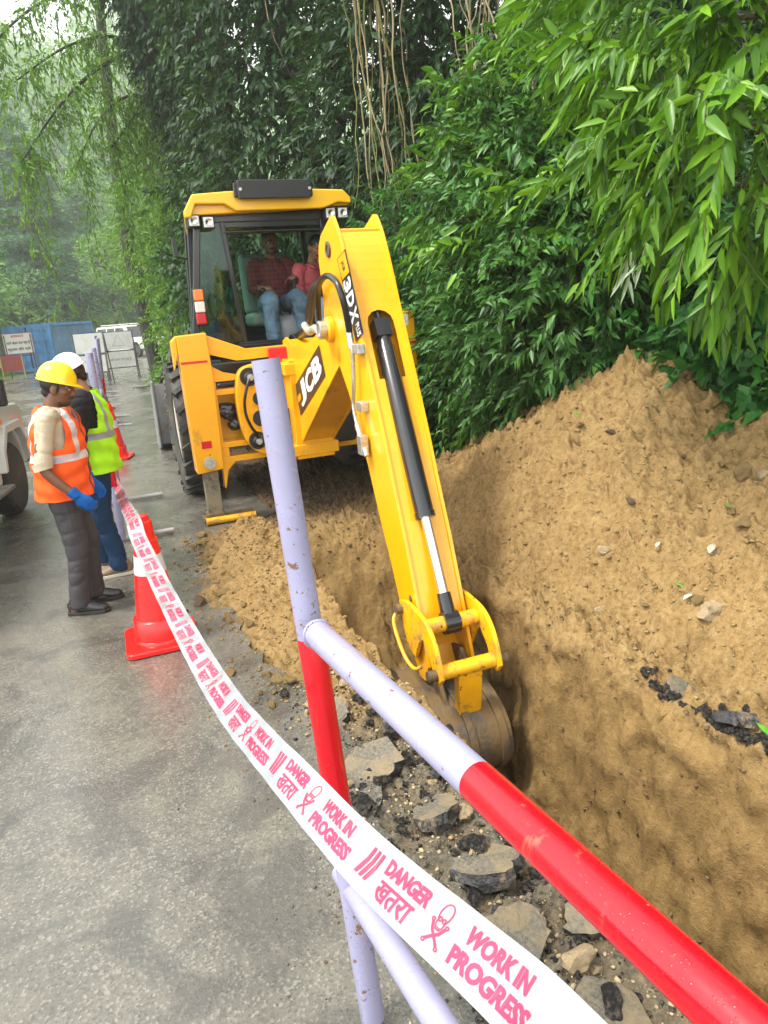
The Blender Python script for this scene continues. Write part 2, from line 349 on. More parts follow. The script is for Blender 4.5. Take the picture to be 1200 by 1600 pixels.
    t.links.new(c, b.inputs['Base Color']); b.inputs['Roughness'].default_value = .85; b.inputs['Specular IOR Level'].default_value = .25
    h = bump(t, b, n2.outputs['Fac'], .8, .02); n4 = noise(t, 140, 3, .7, oc); bump(t, b, n4.outputs['Fac'], .7, .006, h)
    return m
M['soil'] = make_soil()
def nonuni(pts, steps):
    r = [pts[0]]
    for (a, b), st in zip(zip(pts[:-1], pts[1:]), steps): r += list(np.linspace(a, b, max(2, int(round((b - a) / st))) + 1)[1:])
    return np.array(r)
def build_terrain():
    S = nonuni([-3.2, -.9, 5.2, 9.0], [.03, .0125, .05]); T = nonuni([-2.6, -.85, -.1, .25, .55, 1.05, 2.6, 5.5, 9.], [.12, .013, .006, .02, .006, .014, .05, .2])
    SS, TT = np.meshgrid(S, T, indexing='ij'); Z = ground_h(SS, TT); X, Y = st2w(SS, TT)
    dz = np.gradient(Z, axis=1)
    # shift steep faces sideways a little so that walls are rough
    nn = (fbm(SS * 9, Z * 9, 4, seed=8) - .5) * .10 + (fbm(SS * 26, Z * 26, 3, seed=9) - .5) * .035
    st = np.clip(np.abs(dz / (np.gradient(TT, axis=1) + 1e-9)) - 1.0, 0, 3) / 3
    X = X + TR[0] * nn * st; Y = Y + TR[1] * nn * st
    V = np.stack([X, Y, Z], -1).reshape(-1, 3); a, b = SS.shape; I = np.arange(a * b).reshape(a, b)
    Q = np.stack([I[:-1, :-1], I[1:, :-1], I[1:, 1:], I[:-1, 1:]], -1).reshape(-1, 4)[:, ::-1]
    return tag(fast_mesh('excavated_ground', V, Q, M['soil'], smooth=True), kind='structure')
build_terrain()
# the wide ground sheet to the horizon, with a hole where the fine sheet lies (built as strips around it)
def make_verge():
    m, t, b = nodes('verge_ground'); oc = coord(t); n = noise(t, .35, 8, .65, oc); n2 = noise(t, 9, 6, .7, oc)
    c = ramp(t, n.outputs['Fac'], [(.35, (.06, .10, .02)), (.55, (.11, .15, .04)), (.7, (.20, .16, .10))]).outputs[0]
    c = mixc(t, .5, c, ramp(t, n2.outputs['Fac'], [(.3, (.05, .06, .02)), (.7, (.17, .16, .10))]).outputs[0])
    t.links.new(c, b.inputs['Base Color']); b.inputs['Roughness'].default_value = .9; bump(t, b, n2.outputs['Fac'], .8, .05); return m
M['verge'] = make_verge()
def build_ground():
    v = []; f = []
    def quad(p):
        k = len(v); v.extend(p); f.append((k, k + 1, k + 2, k + 3))
    s0, s1, t0, t1 = -3.15, 8.95, -2.55, 8.95; B = 700; z = -.05
    c = [(s0, t0), (s1, t0), (s1, t1), (s0, t1)]; o = [(-B, -B), (B, -B), (B, B), (-B, B)]
    for k in range(4):
        a, b_, cc, d = c[k], c[(k + 1) % 4], o[(k + 1) % 4], o[k]; quad([(*st2w(*a), z), (*st2w(*b_), z), (*st2w(*cc), z), (*st2w(*d), z)])
    return tag(MB().add(v, f).build('ground', M['verge']), kind='structure')
build_ground()
# ---------------------------------------------------------------- road
def make_asphalt():
    m, t, b = nodes('wet_asphalt'); oc = coord(t)
    n = noise(t, .8, 8, .68, oc, .8); n2 = noise(t, 5.5, 6, .7, oc); v = t.nodes.new('ShaderNodeTexVoronoi'); v.inputs['Scale'].default_value = 125; t.links.new(oc, v.inputs['Vector'])
    v2 = t.nodes.new('ShaderNodeTexVoronoi'); v2.inputs['Scale'].default_value = 150; t.links.new(oc, v2.inputs['Vector'])
    c = ramp(t, n.outputs['Fac'], [(.32, (0.07826, 0.07598, 0.0644)), (.52, (0.1194, 0.1128, 0.09257)), (.7, (0.1648, 0.1511, 0.1167))]).outputs[0]
    c = mixc(t, .45, c, ramp(t, n2.outputs['Fac'], [(.3, (0.05767, 0.05556, 0.0483)), (.7, (0.1813, 0.1675, 0.1328))]).outputs[0])
    sep = t.nodes.new('ShaderNodeSeparateColor'); t.links.new(v.outputs['Color'], sep.inputs[0])
    c = mixc(t, ramp(t, sep.outputs[0], [(.0, .5), (.5, 0)]).outputs[0], c, (0.03707, 0.03676, 0.0322))
    c = mixc(t, ramp(t, sep.outputs[1], [(.76, 0), (.94, .42)]).outputs[0], c, (0.2966, 0.2778, 0.2254))
    # sandy silt washed over the road
    nm = noise(t, 1.1, 7, .7, oc, 1.2); c = mixc(t, ramp(t, nm.outputs['Fac'], [(.58, 0), (.72, .32)]).outputs[0], c, (0.2225, 0.1838, 0.1207))
    t.links.new(c, b.inputs['Base Color'])
    wet = noise(t, .8, 5, .6, oc, .8); r = ramp(t, wet.outputs['Fac'], [(.36, .10), (.5, .24), (.64, .45)]); t.links.new(r.outputs[0], b.inputs['Roughness'])
    dp = noise(t, 1.7, 6, .62, oc, 1.5); c2 = mixc(t, ramp(t, dp.outputs['Fac'], [(.50, 0), (.60, .55)]).outputs[0], c, (0.0465, 0.04465, 0.03952)); t.links.new(c2, b.inputs['Base Color'])
    b.inputs['Specular IOR Level'].default_value = .7
    h = bump(t, b, v.outputs['Distance'], .25, .003); bump(t, b, n2.outputs['Fac'], .35, .01, h)
    return m
M['asphalt'] = make_asphalt()
M['asphalt_cut'] = mat('broken_asphalt', (.035, .034, .034), .45, var=.5, vscale=40, bst=1, bscale=45, bdist=.02, dirt=(.2, .15, .09), dscale=9, dlo=.52, dhi=.62)
def road_edge(s):
    e = -.52 + .09 * math.sin(s * 2.1) + (float(fbm(np.array(s * 4.), np.array(1.), 4, seed=12)) - .5) * .30
    if s > 3.4: e -= .0
    return e
def build_road():
    right = []
    for s in np.arange(-5.5, 3.7, .03): right.append(st2w(s, road_edge(s)))
    for p in ((-1.35, 5.75), (-1.0, 6.3), (-.2, 7.0), (.2, 8.0), (-.6, 9.6), (-2.2, 13), (-4.0, 17), (-5.6, 21), (-6.9, 25), (-7.2, 29), (-6.6, 34), (-4, 42), (2, 52), (14, 62)): right.append(p)
    rr = []
    for a, b in zip(right[:-1], right[1:]):
        L = math.dist(a, b); k = max(1, int(L / .25)); 
        for i in range(k):
            q = i / k; j = (fbm(np.array(a[0] * 3 + q * 9), np.array(a[1]), 3, seed=4) - .5) * (.25 if L > .2 else 0); rr.append((a[0] + (b[0] - a[0]) * q + j, a[1] + (b[1] - a[1]) * q))
    left = [(8, 72), (-6, 62), (-17, 50), (-19.5, 45), (-16.5, 36), (-14.6, 30), (-12.6, 22), (-11.3, 15), (-10, 8), (-9, -5)]
    poly = rr + left
    mb = MB(); n = len(poly)
    top = [(x, y, 0.0) for x, y in poly]; bot = [(x, y, -.075) for x, y in poly]
    mb.add(top, [tuple(range(n))], 0); mb.add(top + bot, [(i, (i + 1) % n, n + (i + 1) % n, n + i) for i in range(n)], 1)
    o = mb.build('road', [M['asphalt'], M['asphalt_cut']]); tag(o, kind='structure')
    return o
build_road()
# ================================================================ BACKHOE LOADER
MY = rad(20)
MF = np.array([-math.sin(MY), math.cos(MY), 0]); MR = np.array([math.cos(MY), math.sin(MY), 0])
MO = np.array([-.5, 6.5, 0]) - MR * .13
bh = thing('backhoe_loader', 'yellow and black backhoe loader digging the trench beside the wet road', 'backhoe loader', tuple(MO), MY)
WINV = np.eye(4); WINV[:3, :3] = np.stack([MR, MF, [0, 0, 1]]); WINV[:3, 3] = -WINV[:3, :3] @ MO
def plane_hit(px, py, o, n):
    d = ray(px, py); return CAMP + d * (((o - CAMP) @ n) / (d @ n))
def MP(px, py, f=0.0):      # a pixel into the machine's cross plane: (right, up)
    p = plane_hit(px, py, MO + MF * f, MF); return (float((p - MO) @ MR), float(p[2]))
BK = np.array([-.6, 6.35, 0]); BU = np.array([.94, -2.7, 0]); BU = BU / np.linalg.norm(BU); BV = np.array([-BU[1], BU[0], 0]); BZ = np.array([0, 0, 1.])
def BP(px, py, b=0.0):      # a pixel into the boom's plane: (along, up)
    p = plane_hit(px, py, BK + BV * b, BV); return (float((p - BK) @ BU), float(p[2]))
def bw(a, z, b=0.0): return BK + BU * a + BV * b + BZ * z
def bprism(mb, poly, t0, t1, mi=0): return mb.prism(poly, BK, BU, BZ, BV, t0, t1, mi)
def mprism(mb, poly, f0, f1, mi=0): return mb.prism(poly, (0, 0, 0), (1, 0, 0), (0, 0, 1), (0, 1, 0), f0, f1, mi)
Yl = M['yellow']
def bb(mb, name, m, parent=bh, **k): return mb.xform(WINV).build(name, m, parent, **k)
def outline(pts, n=40, loops=1):
    """Catmull-Rom resample of an open polyline"""
    P = np.array(pts, float); out = []
    for i in range(len(P) - 1):
        p0, p1, p2, p3 = P[max(i - 1, 0)], P[i], P[i + 1], P[min(i + 2, len(P) - 1)]
        for q in np.linspace(0, 1, n, endpoint=False): out.append(.5 * ((2 * p1) + (-p0 + p2) * q + (2 * p0 - 5 * p1 + 4 * p2 - p3) * q * q + (-p0 + 3 * p1 - 3 * p2 + p3) * q ** 3))
    out.append(P[-1]); return [tuple(p) for p in out]
# ---- dipper arm
DO = outline([(1.70, 2.31), (1.79, 2.20), (1.88, 2.03), (1.98, 1.80), (2.09, 1.56), (2.22, 1.27), (2.34, 1.0), (2.46, .70), (2.58, .42), (2.68, .15), (2.76, -.08)], 4)
DI = [(2.82, -.26), (2.77, -.37), (2.68, -.38), (2.60, -.24), (2.44, -.02), (2.32, .22), (2.17, .48), (2.02, .78), (1.88, 1.03), (1.72, 1.24), (1.55, 1.42), (1.38, 1.50), (1.30, 1.62), (1.33, 1.86), (1.30, 2.08), (1.33, 2.17), (1.40, 2.23), (1.66, 2.32)]
dip = bprism(MB(), DO + DI, -.15, -.13); bprism(dip, DO + DI, .13, .15)
# box faces between the plates: inner skin and outer cover with an arched slot for the bucket cylinder
inner = DI[2:13][::-1]; 
for (a0, z0), (a1, z1) in zip(inner[:-1], inner[1:]): dip.bar(bw(a0 + .02, z0), bw(a1 + .02, z1), .26, .015, up=BU)
oc_ = [(a - .012, z - .004) for a, z in DO if z < 2.235]
def strip(mb, pts, b0, b1, th=.012, mi=0):
    for (a0, z0), (a1, z1) in zip(pts[:-1], pts[1:]):
        x = np.array([a1 - a0, z1 - z0]); x /= np.linalg.norm(x); n = np.array([-x[1], x[0]]) * th
        q = [bw(a0, z0, b0), bw(a1, z1, b0), bw(a1, z1, b1), bw(a0, z0, b1)]; r = [p + BU * -abs(n[0]) - BZ * abs(n[1]) for p in q]
        mb.add(q + r, [(0, 1, 2, 3), (7, 6, 5, 4), (0, 4, 5, 1), (1, 5, 6, 2), (2, 6, 7, 3), (3, 7, 4, 0)], mi)
top = [p for p in oc_ if p[1] > 1.70]; low = [p for p in oc_ if p[1] < 1.36]
strip(dip, oc_, -.13, -.085); strip(dip, oc_, .085, .13)
strip(dip, top, -.085, .085); strip(dip, low, -.085, .085)
zt = top[-1]
for k in range(6):      # arch
    q0, q1 = k / 6 * math.pi, (k + 1) / 6 * math.pi; b0, b1 = .085 * -math.cos(q0), .085 * -math.cos(q1); h0, h1 = .085 * math.sin(q0), .085 * math.sin(q1)
    sl = (.43, -.9)
    def pt(b, h): return bw(zt[0] + sl[0] * (.087 - h), zt[1] + sl[1] * (.087 - h), b)
    q = [pt(b0, .087), pt(b1, .087), pt(b1, h1), pt(b0, h0)]; r = [p - BU * .012 for p in q]
    dip.add(q + r, [(0, 1, 2, 3), (7, 6, 5, 4), (0, 4, 5, 1), (1, 5, 6, 2), (2, 6, 7, 3), (3, 7, 4, 0)])
dip.bar(bw(1.86, 1.75), bw(2.08, 1.30), .24, .012, up=BU)          # plate seen inside the slot
dip.bar(bw(1.43, 2.235), bw(1.77, 2.215), .26, .014, up=BZ)
for sg in (-1, 1): dip.lathe([(.085, 0), (.085, .03), (.07, .04)], bw(1.45, 1.63, sg * .15), BV * sg, 24)
dipper = bb(dip, 'dipper_arm', [Yl], bevel=.006)
# rear face plates of the stiffening band along the left border
for sg in (-1, 1):
    bb(MB().lathe([(.05, 0), (.05, .012), (.028, .012), (.028, .004)], bw(1.56, 2.13, sg * .15), BV * sg, 20), 'pin_hole', [M['dirtysteel']], dipper, smooth=True)
bb(MB().lathe([(.02, 0), (.02, .006)], bw(2.62, .10, -.15), -BV, 12), 'grease_hole', [M['dirtysteel']], dipper, smooth=True)
e = MB()
e.lathe([(.06, 0), (.062, .05), (.045, .055), (.045, .035), (.02, .035)], bw(1.45, 1.63, -.185), -BV, 24); bb(e, 'pivot_pin', [M['steel']], smooth=True)
# ---- decals
def plane_map(corners):
    """corners TL, TR, BR, BL (3D) -> function (u,v in 0..1, v up)"""
    TL, TR_, BR, BL = [np.array(c, float) for c in corners]
    return lambda u, v: (BL * (1 - u) + BR * u) * (1 - v) + (TL * (1 - u) + TR_ * u) * v
def decal_text(mb, body, fm, u0, u1, v0, v1, off=.0, lift=None, mi=0, shear=0.0):
    V, Fs = text_mb(body, 1, off, shear=shear); mn, mx = V[:, :2].min(0), V[:, :2].max(0); q = (V[:, :2] - mn) / (mx - mn)
    P = np.array([fm(u0 + (u1 - u0) * a, v0 + (v1 - v0) * b) for a, b in q]) + lift; return mb.add(P, Fs, mi)
def decal_quad(mb, fm, u0, u1, v0, v1, lift, mi=0): return mb.add([fm(u0, v0) + lift, fm(u1, v0) + lift, fm(u1, v1) + lift, fm(u0, v1) + lift], [(0, 1, 2, 3)], mi)
DB = mat('decal_black', (.02, .018, .016), .35, dirt=(.2, .13, .05), dscale=10, dlo=.6, dhi=.8)
def b3(px, py, b): a, z = BP(px, py, b); return bw(a, z, b)
bs = -.1525
fm = plane_map([b3(461, 603, bs), b3(498.5, 538.5, bs), b3(508.5, 587, bs), b3(470, 650, bs)])
e = MB(); decal_quad(e, fm, 0, 1, 0, 1, -BV * .002, 0); decal_quad(e, fm, .03, .15, .40, .60, -BV * .004, 2)
V_ = -BV * .005
for ch, u0, u1 in (('J', .13, .37), ('C', .39, .66), ('B', .68, .96)): decal_text(e, ch, fm, u0, u1, .16 if ch != 'J' else .12, .86, .045, V_, 1)
jcb = e
# ---- boom
BPOLY = [(-.22, .42), (-.24, .60), (-.16, 1.30), (-.12, 1.53), (.0, 1.56), (.25, 1.50), (.76, 1.53), (1.15, 1.58), (1.32, 1.72), (1.45, 1.77), (1.58, 1.70), (1.64, 1.56), (1.62, 1.42), (1.2, 1.20), (.1, .60), (-.05, .50)]
bo = bprism(MB(), BPOLY, -.15, -.125); bprism(bo, BPOLY, .125, .15)
for k in (4, 5, 6, 7): bo.bar(bw(*BPOLY[k]) - BZ * .03, bw(*BPOLY[(k + 1)]) - BZ * .03, .25, .02, up=BZ)
lw = BPOLY[12:] + BPOLY[:2]
for p, q in zip(lw[:-1], lw[1:]): bo.bar(bw(*p) + BZ * .012 - BU * .01, bw(*q) + BZ * .012 - BU * .01, .25, .016, up=BZ)
boom = bb(bo, 'boom', [Yl], bevel=.006)
bb(jcb, 'maker_decal', [DB, M['white'], Yl], boom, fix=False)
e = MB(); fm = plane_map([b3(540, 388, bs), b3(569, 521, bs), b3(556, 534, bs), b3(527, 405, bs)])
decal_quad(e, fm, 0, 1, 0, 1, -BV * .002, 0); decal_quad(e, fm, .015, .27, .09, .91, -BV * .004, 2)
V_ = -BV * .006
decal_text(e, 'JCB', fm, .08, .20, .30, .62, .02, V_, 0)
for ch, u0, u1 in (('3', .30, .45), ('D', .47, .63), ('X', .65, .81)): decal_text(e, ch, fm, u0, u1, .12, .90, .05, V_, 1)
decal_text(e, 'PLUS', fm, .84, .985, .38, .82, .02, V_, 1)
bb(e, 'model_decal', [DB, M['white'], Yl], dipper, fix=False)
# ---- bucket cylinder on the dipper
c0, c1 = bw(2.035, 1.60), bw(2.83, .0); dd = (c1 - c0) / np.linalg.norm(c1 - c0); L = np.linalg.norm(c1 - c0)
e = MB().tube([c0, c0 + dd * .08, c0 + dd * .1, c0 + dd * 1.13, c0 + dd * 1.135, c0 + dd * 1.17], [.046, .046, .057, .057, .061, .061], 24)
e.box(c0 - dd * .02, (.10, .10, .11), np.stack([BV, np.cross(dd, BV), dd], 1))
cyl = bb(e, 'bucket_cylinder', [M['blackpaint']], smooth=True)
bb(MB().tube([c0 + dd * 1.1, c1 - dd * .10], .031, 20), 'cylinder_rod', [M['chrome']], cyl, smooth=True)
e = MB().tube([c1 - dd * .17, c1 - dd * .02], [.040, .046], 16); e.lathe([(.065, -.045), (.065, .045)], c1, BV, 20); bb(e, 'rod_eye', [M['blackpaint']], cyl, smooth=True)
bb(MB().tube([bw(1.78, 2.05), c0 + dd * .03], .022, 10), 'crowd_rod', [M['blackpaint']], smooth=True)
# ---- steel pipes, hoses and blocks on both sides of the dipper
def pxb(L, b): return [b3(x, y, b) for x, y in L]
def smooth_path(P, n=6): return outline([tuple(p) for p in P], n)
pl = smooth_path(pxb([(549, 535), (551, 550), (552, 575), (553, 600), (552, 630), (556, 655), (562, 675), (566, 692)], -.19))
bb(MB().tube(pl, .013, 10), 'hydraulic_pipe', [M['steel']], smooth=True)
e = MB().box(b3(567, 695, -.19), (.075, .05, .12), np.stack([BU, BV, BZ], 1)); e.tube(pxb([(570, 700), (573, 713)], -.19), .018, 10); e.tube(pxb([(558, 662), (566, 692)], -.19), .019, 10)
bb(e, 'pipe_coupling', [M['steel']], bevel=.003)
bb(MB().tube(pxb([(545, 515), (550, 545)], -.19), .021, 10), 'pipe_coupling', [M['steel']], smooth=True)
for x, y in ((560, 545), (566, 635)): bb(MB().box(b3(x, y, -.175), (.11, .05, .06), np.stack([BU, BV, BZ], 1)), 'pipe_bracket', [M['steel']], bevel=.006)
pr = smooth_path(pxb([(623, 500), (630, 560), (638, 600), (643, 640), (650, 680)], .17))
bb(MB().tube(pr, .010, 8), 'hydraulic_pipe', [M['steel']], smooth=True)
e = MB().box(b3(652, 680, .17), (.06, .05, .11), np.stack([BU, BV, BZ], 1)); e.tube(pxb([(640, 618), (650, 680)], .17), .016, 10); e.tube(pxb([(652, 680), (654, 700)], .17), .013, 8); bb(MB().box(b3(629, 500, .165), (.07, .05, .07), np.stack([BU, BV, BZ], 1)), 'pipe_bracket', [M['steel']], bevel=.003)
bb(e, 'pipe_coupling', [M['steel']], bevel=.003)
# hose loop from the boom over to the dipper
for k, (dx, dep) in enumerate(((0, 0), (-6, .03), (-12, .06))):
    hp = [b3(500 + dx * .6, 517, -.12 + dep), b3(498 + dx, 490, -.15), b3(497 + dx * .9, 455, -.19), b3(502 + dx * .7, 438, -.22), b3(512, 431 + k * 1.5, -.24), b3(525, 440 + k * 2, -.24), b3(534, 462, -.23), b3(541, 490, -.21), b3(546, 518, -.19)]
    if k: hp = [b3(470 + dx, 532 - k * 2, -.02), b3(484 + dx * .5, 512, -.05), b3(492 + dx * .7, 480, -.08), b3(500 + dx * .8, 450, -.1), b3(514, 437, -.06), b3(520, 455, .0)]
    bb(MB().tube(smooth_path(hp, 8), .020 if k == 0 else .026, 12), 'hydraulic_hose', [M['hose']], smooth=True)
e = MB().tube(smooth_path(pxb([(476, 508), (484, 518), (492, 513), (500, 520), (502, 532), (503, 545)], -.10)), [.03] * 31, 10)
bb(e, 'hose_clamp', [mat('bare_clamp', (.42, .40, .33), .5, .3, dirt=(.2, .15, .08), dscale=20)], smooth=True)
bb(MB().tube(smooth_path(pxb([(455, 540), (453, 528), (457, 523), (463, 530), (466, 540)], -.05)), .012, 8), 'hydraulic_hose', [M['hose']], smooth=True)
# ---- bucket linkage
YW = M['yellow_worn']
LP_ = outline([(2.52, .06), (2.62, .09), (2.76, .09), (2.90, .07), (3.00, .0), (3.06, -.10), (3.09, -.2)], 4) + [(3.05, -.25), (2.99, -.22), (2.95, -.13), (2.87, -.05), (2.80, -.10), (2.73, -.22), (2.62, -.20), (2.56, -.06)]
lv = MB(); bprism(lv, LP_, -.19, -.165); bprism(lv, LP_, .165, .19)
lv.lathe([(.045, -.165), (.045, .165)], bw(2.83, 0), BV, 20); lv.lathe([(.043, -.165), (.043, .165)], bw(3.02, -.19), BV, 20)
lev = bb(lv, 'tipping_lever', [YW], bevel=.004)
for sg in (-1, 1):
    bb(MB().lathe([(.032, 0), (.032, .05), (.02, .055)], bw(3.03, -.19, sg * .19), BV * sg, 14), 'link_pin', [M['dirtysteel']], lev, smooth=True)
    bb(MB().lathe([(.03, 0), (.03, .04)], bw(2.56, .02, sg * .19), BV * sg, 14), 'link_pin', [M['dirtysteel']], lev, smooth=True)
hp = smooth_path([bw(2.50, -.02, -.19), bw(2.52, -.05, -.23), bw(2.58, -.11, -.245), bw(2.70, -.21, -.245), bw(2.80, -.25, -.23), bw(2.86, -.22, -.20)])
bb(MB().tube(hp, .011, 8), 'guard_rail', [YW], smooth=True)
lk = MB(); ca, cz = (3.02, -.19), (2.98, -.66)
def trap(mb, w0, w1, th):
    P = []
    for (a, z), w_ in ((ca, w0), (cz, w1)):
        for da in (-th, th): P += [bw(a + da, z, -w_ + .01), bw(a + da, z, w_ + .01)]
    mb.add(P, [(0, 1, 3, 2), (4, 6, 7, 5), (0, 2, 6, 4), (1, 5, 7, 3), (0, 4, 5, 1), (2, 3, 7, 6)])
trap(lk, .075, .065, .03); lk.lathe([(.055, -.085), (.055, .105)], bw(*cz), BV, 16)
bb(lk, 'bucket_link', [YW], bevel=.006)
# ---- digging bucket: curved back, side plates, lip with teeth
HP = (2.71, -.33); BKP = outline([(2.60, -.36), (2.78, -.42), (2.95, -.46), (3.07, -.53), (3.13, -.64), (3.12, -.76), (3.02, -.86), (2.82, -.92), (2.56, -.91)], 6)
bk = MB(); W_, BC = .24, -.03
def bucket_side(sg, mb):
    P = BKP + [(2.48, -.78), (2.44, -.58), (2.50, -.38)]
    bprism(mb, P, BC + sg * W_ - (.012 if sg > 0 else 0), BC + sg * W_ + (.012 if sg < 0 else 0))
for sg in (-1, 1): bucket_side(sg, bk)
sh = [(a - .0, z) for a, z in BKP]
def off2(P, d):
    P = np.array(P); t_ = np.gradient(P, axis=0); t_ /= np.linalg.norm(t_, axis=1)[:, None]; return P + np.stack([-t_[:, 1], t_[:, 0]], 1) * d
so_, si_ = off2(sh, .012), off2(sh, -.008)
bprism(bk, [tuple(p) for p in so_] + [tuple(p) for p in si_[::-1]], BC - W_ - .004, BC + W_ + .004)
for sg in (-1, 1):      # hinge ears
    bprism(bk, [(2.60, -.25), (2.75, -.22), (2.84, -.30), (3.02, -.54), (3.03, -.66), (2.97, -.70), (2.88, -.62), (2.62, -.42)], sg * .10 - .012, sg * .10 + .012)
for b in (-.22, -.03, .16):      # wear strips on the back
    a_, b_ = off2(sh, .026)[8:], off2(sh, .008)[8:]
    bprism(bk, [tuple(p) for p in a_] + [tuple(p) for p in b_[::-1]], b - .022, b + .022)
bucket = bb(bk, 'digging_bucket', [M['dirtysteel']], bevel=.003)
for b in (-.25, -.10, .04, .19): bb(MB().bar(bw(2.58, -.91, b), bw(2.40, -.88, b), .05, .035), 'tooth', [M['dirtysteel']], bucket, bevel=.004)
# ---- rear frame traced in the machine's rear plane
def mpx(L, f=0.0): return [MP(x, y, f) for x, y in L]
for sg in (-1, 1):
    hx = 1.075
    P = [(-hx, 1.64), (-.83, 1.65), (-.82, 1.30), (-.835, .49), (-1.065, .47)] if sg < 0 else [(.86, 1.70), (1.06, 1.70), (1.075, .50), (.87, .50)]
    e = MB(); mprism(e, P, -.11, .11)
    if sg < 0: mprism(e, [(-1.12, 1.36), (-hx, 1.50), (-hx, 1.64), (-1.12, 1.60)], -.06, .06)
    hs_ = e.build('stabiliser_housing', [Yl], bh, bevel=.008)
    MB().box((sg * .96, -.113, 1.42), (.22, .004, .018)).build('red_stripe', [M['red']], hs_); MB().box((sg * .955, -.113, .72), (.085, .005, .062)).build('reflector', [M['red']], hs_)
    e = MB().lathe([(.052, 0), (.052, .03), (.03, .03), (.03, .018), (.012, .018), (.012, .04)], (sg * .95, -.11, .56), (0, -1, 0), 20); e.build('housing_bolt', [M['steel']], hs_, smooth=True)
    e = MB().box((sg * .95, 0, .30), (.13, .12, .50)); lg = e.build('stabiliser_leg', [mat('worn_leg_steel', (.16, .15, .12), .45, .3, var=.6, vscale=12, dirt=(.32, .28, .18), dscale=11, dlo=.45, dhi=.6)], bh, bevel=.006)
    c = (sg * .95 + (.12 if sg < 0 else 0), 0, .05)
    e = MB().box((c[0], .03, .03), (.46, .20, .03)); e.box((sg * .95, 0, .06), (.16, .15, .06)); e.build('foot_pad', [M['dirtysteel']], lg, bevel=.004)
    e = MB().tube([(c[0] - .22, -.10, .035), (c[0] + .22, -.10, .035)], .032, 12); e.build('foot_bar', [YW], lg, smooth=True)
fr = MB()
def rail(z0, z1, a0, a1, f0=-.05, f1=.06): fr.box(((a0 + a1) / 2, (f0 + f1) / 2, (z0 + z1) / 2), (a1 - a0, f1 - f0, z1 - z0))
mprism(fr, [(-.83, 1.63), (-.83, 1.47), (-.60, 1.40), (-.50, 1.40), (.83, 1.44), (.86, 1.62), (.5, 1.50), (-.5, 1.49)], -.06, .06)
mprism(fr, [(-.84, 1.40), (-.80, 1.36), (-.72, 1.31), (-.60, 1.28), (-.55, 1.28), (-.55, 1.235), (-.84, 1.235)], -.04, .06)
rail(1.235, 1.285, -.60, .86); rail(1.12, 1.17, -.84, .86); rail(.66, .71, -.84, .86); rail(.53, .58, -.84, .86); rail(.58, .66, -.84, -.76); rail(1.17, 1.235, -.84, -.80)
mprism(fr, [(-.84, .53), (-.72, .53), (-.79, .46), (-.83, .30), (-.84, .30)], -.05, .05)
rail(.70, 1.13, -.84, -.80); rail(.70, 1.13, .40, .44)
fr.box((-.3, .16, .92), (1.1, .012, .46)); fr.box((.55, .14, .92), (.6, .012, .46))
frame = fr.build('rear_frame', [Yl], bh, bevel=.006)
# kingpost carriage with slew cylinder ends
kp = MB()
arc = outline([(-.46, 1.37), (-.59, 1.33), (-.64, 1.22), (-.66, 1.05), (-.65, .86), (-.61, .70), (-.52, .60), (-.38, .56)], 5)
mprism(kp, arc + [(-.02, .60), (-.02, 1.34), (-.30, 1.36)], -.16, -.06)
kp.box((-.05, -.2, .95), (.34, .28, .86)); kp.box((-.05, -.18, 1.30), (.42, .34, .10)); kp.box((-.05, -.18, .60), (.42, .34, .10))
kpo = kp.build('kingpost', [Yl], bh, bevel=.01)
for a, z, r in ((-.53, 1.26, .078), (-.52, .71, .078), (-.46, 1.07, .06), (-.47, .90, .07)):
    MB().lathe([(r, 0), (r, .012)], (a, -.161, z), (0, -1, 0), 24).build('dark_recess_disc', [M['black']], kpo, smooth=True)  # raised black discs stand in for the shade inside the casting holes
for a, z in ((-.53, 1.26), (-.52, .71)):
    MB().lathe([(.052, 0), (.052, .05), (.04, .055)], (a, -.17, z), (0, -1, 0), 20).build('slew_cylinder_cap', [M['blackpaint']], kpo, smooth=True)
    MB().lathe([(.028, 0), (.028, .012), (.014, .012), (.014, .025)], (a, -.225, z), (0, -1, 0), 12).build('banjo_fitting', [M['steel']], kpo, smooth=True)
hp = outline([(-.54, -.23, 1.25), (-.58, -.26, 1.17), (-.61, -.26, 1.06), (-.61, -.26, .95), (-.58, -.26, .85), (-.54, -.25, .78), (-.52, -.22, .73)], 10)
e = MB().tube(hp, .011, 8)
for k in range(2, len(hp) - 2): e.tube([hp[k], (np.array(hp[k]) + (np.array(hp[k + 1]) - np.array(hp[k])) * .45)], .0145, 8)
e.build('coiled_hose', [M['hose']], kpo, smooth=True)
mb = MB(); rng = np.random.default_rng(3)
for k in range(7): mb.ball((-.70 + rng.uniform(-.07, .08), .02 + rng.uniform(-.03, .05), .94 + rng.uniform(-.09, .08)), rng.uniform(.05, .08, 3), 9, 6)
remeshed(mb, 'bin_bag', mat('black_plastic_bag', (.012, .012, .014), .22, spec=.7, bst=.5, bscale=25, bdist=.02), bh, .012, 2, .018, 22)
MB().box((-.19, -.09, 1.42), (.27, .05, .12)).build('red_guard', [mat('red_plastic', (.6, .01, .03), .4, var=.3, vscale=30)], bh, bevel=.01)
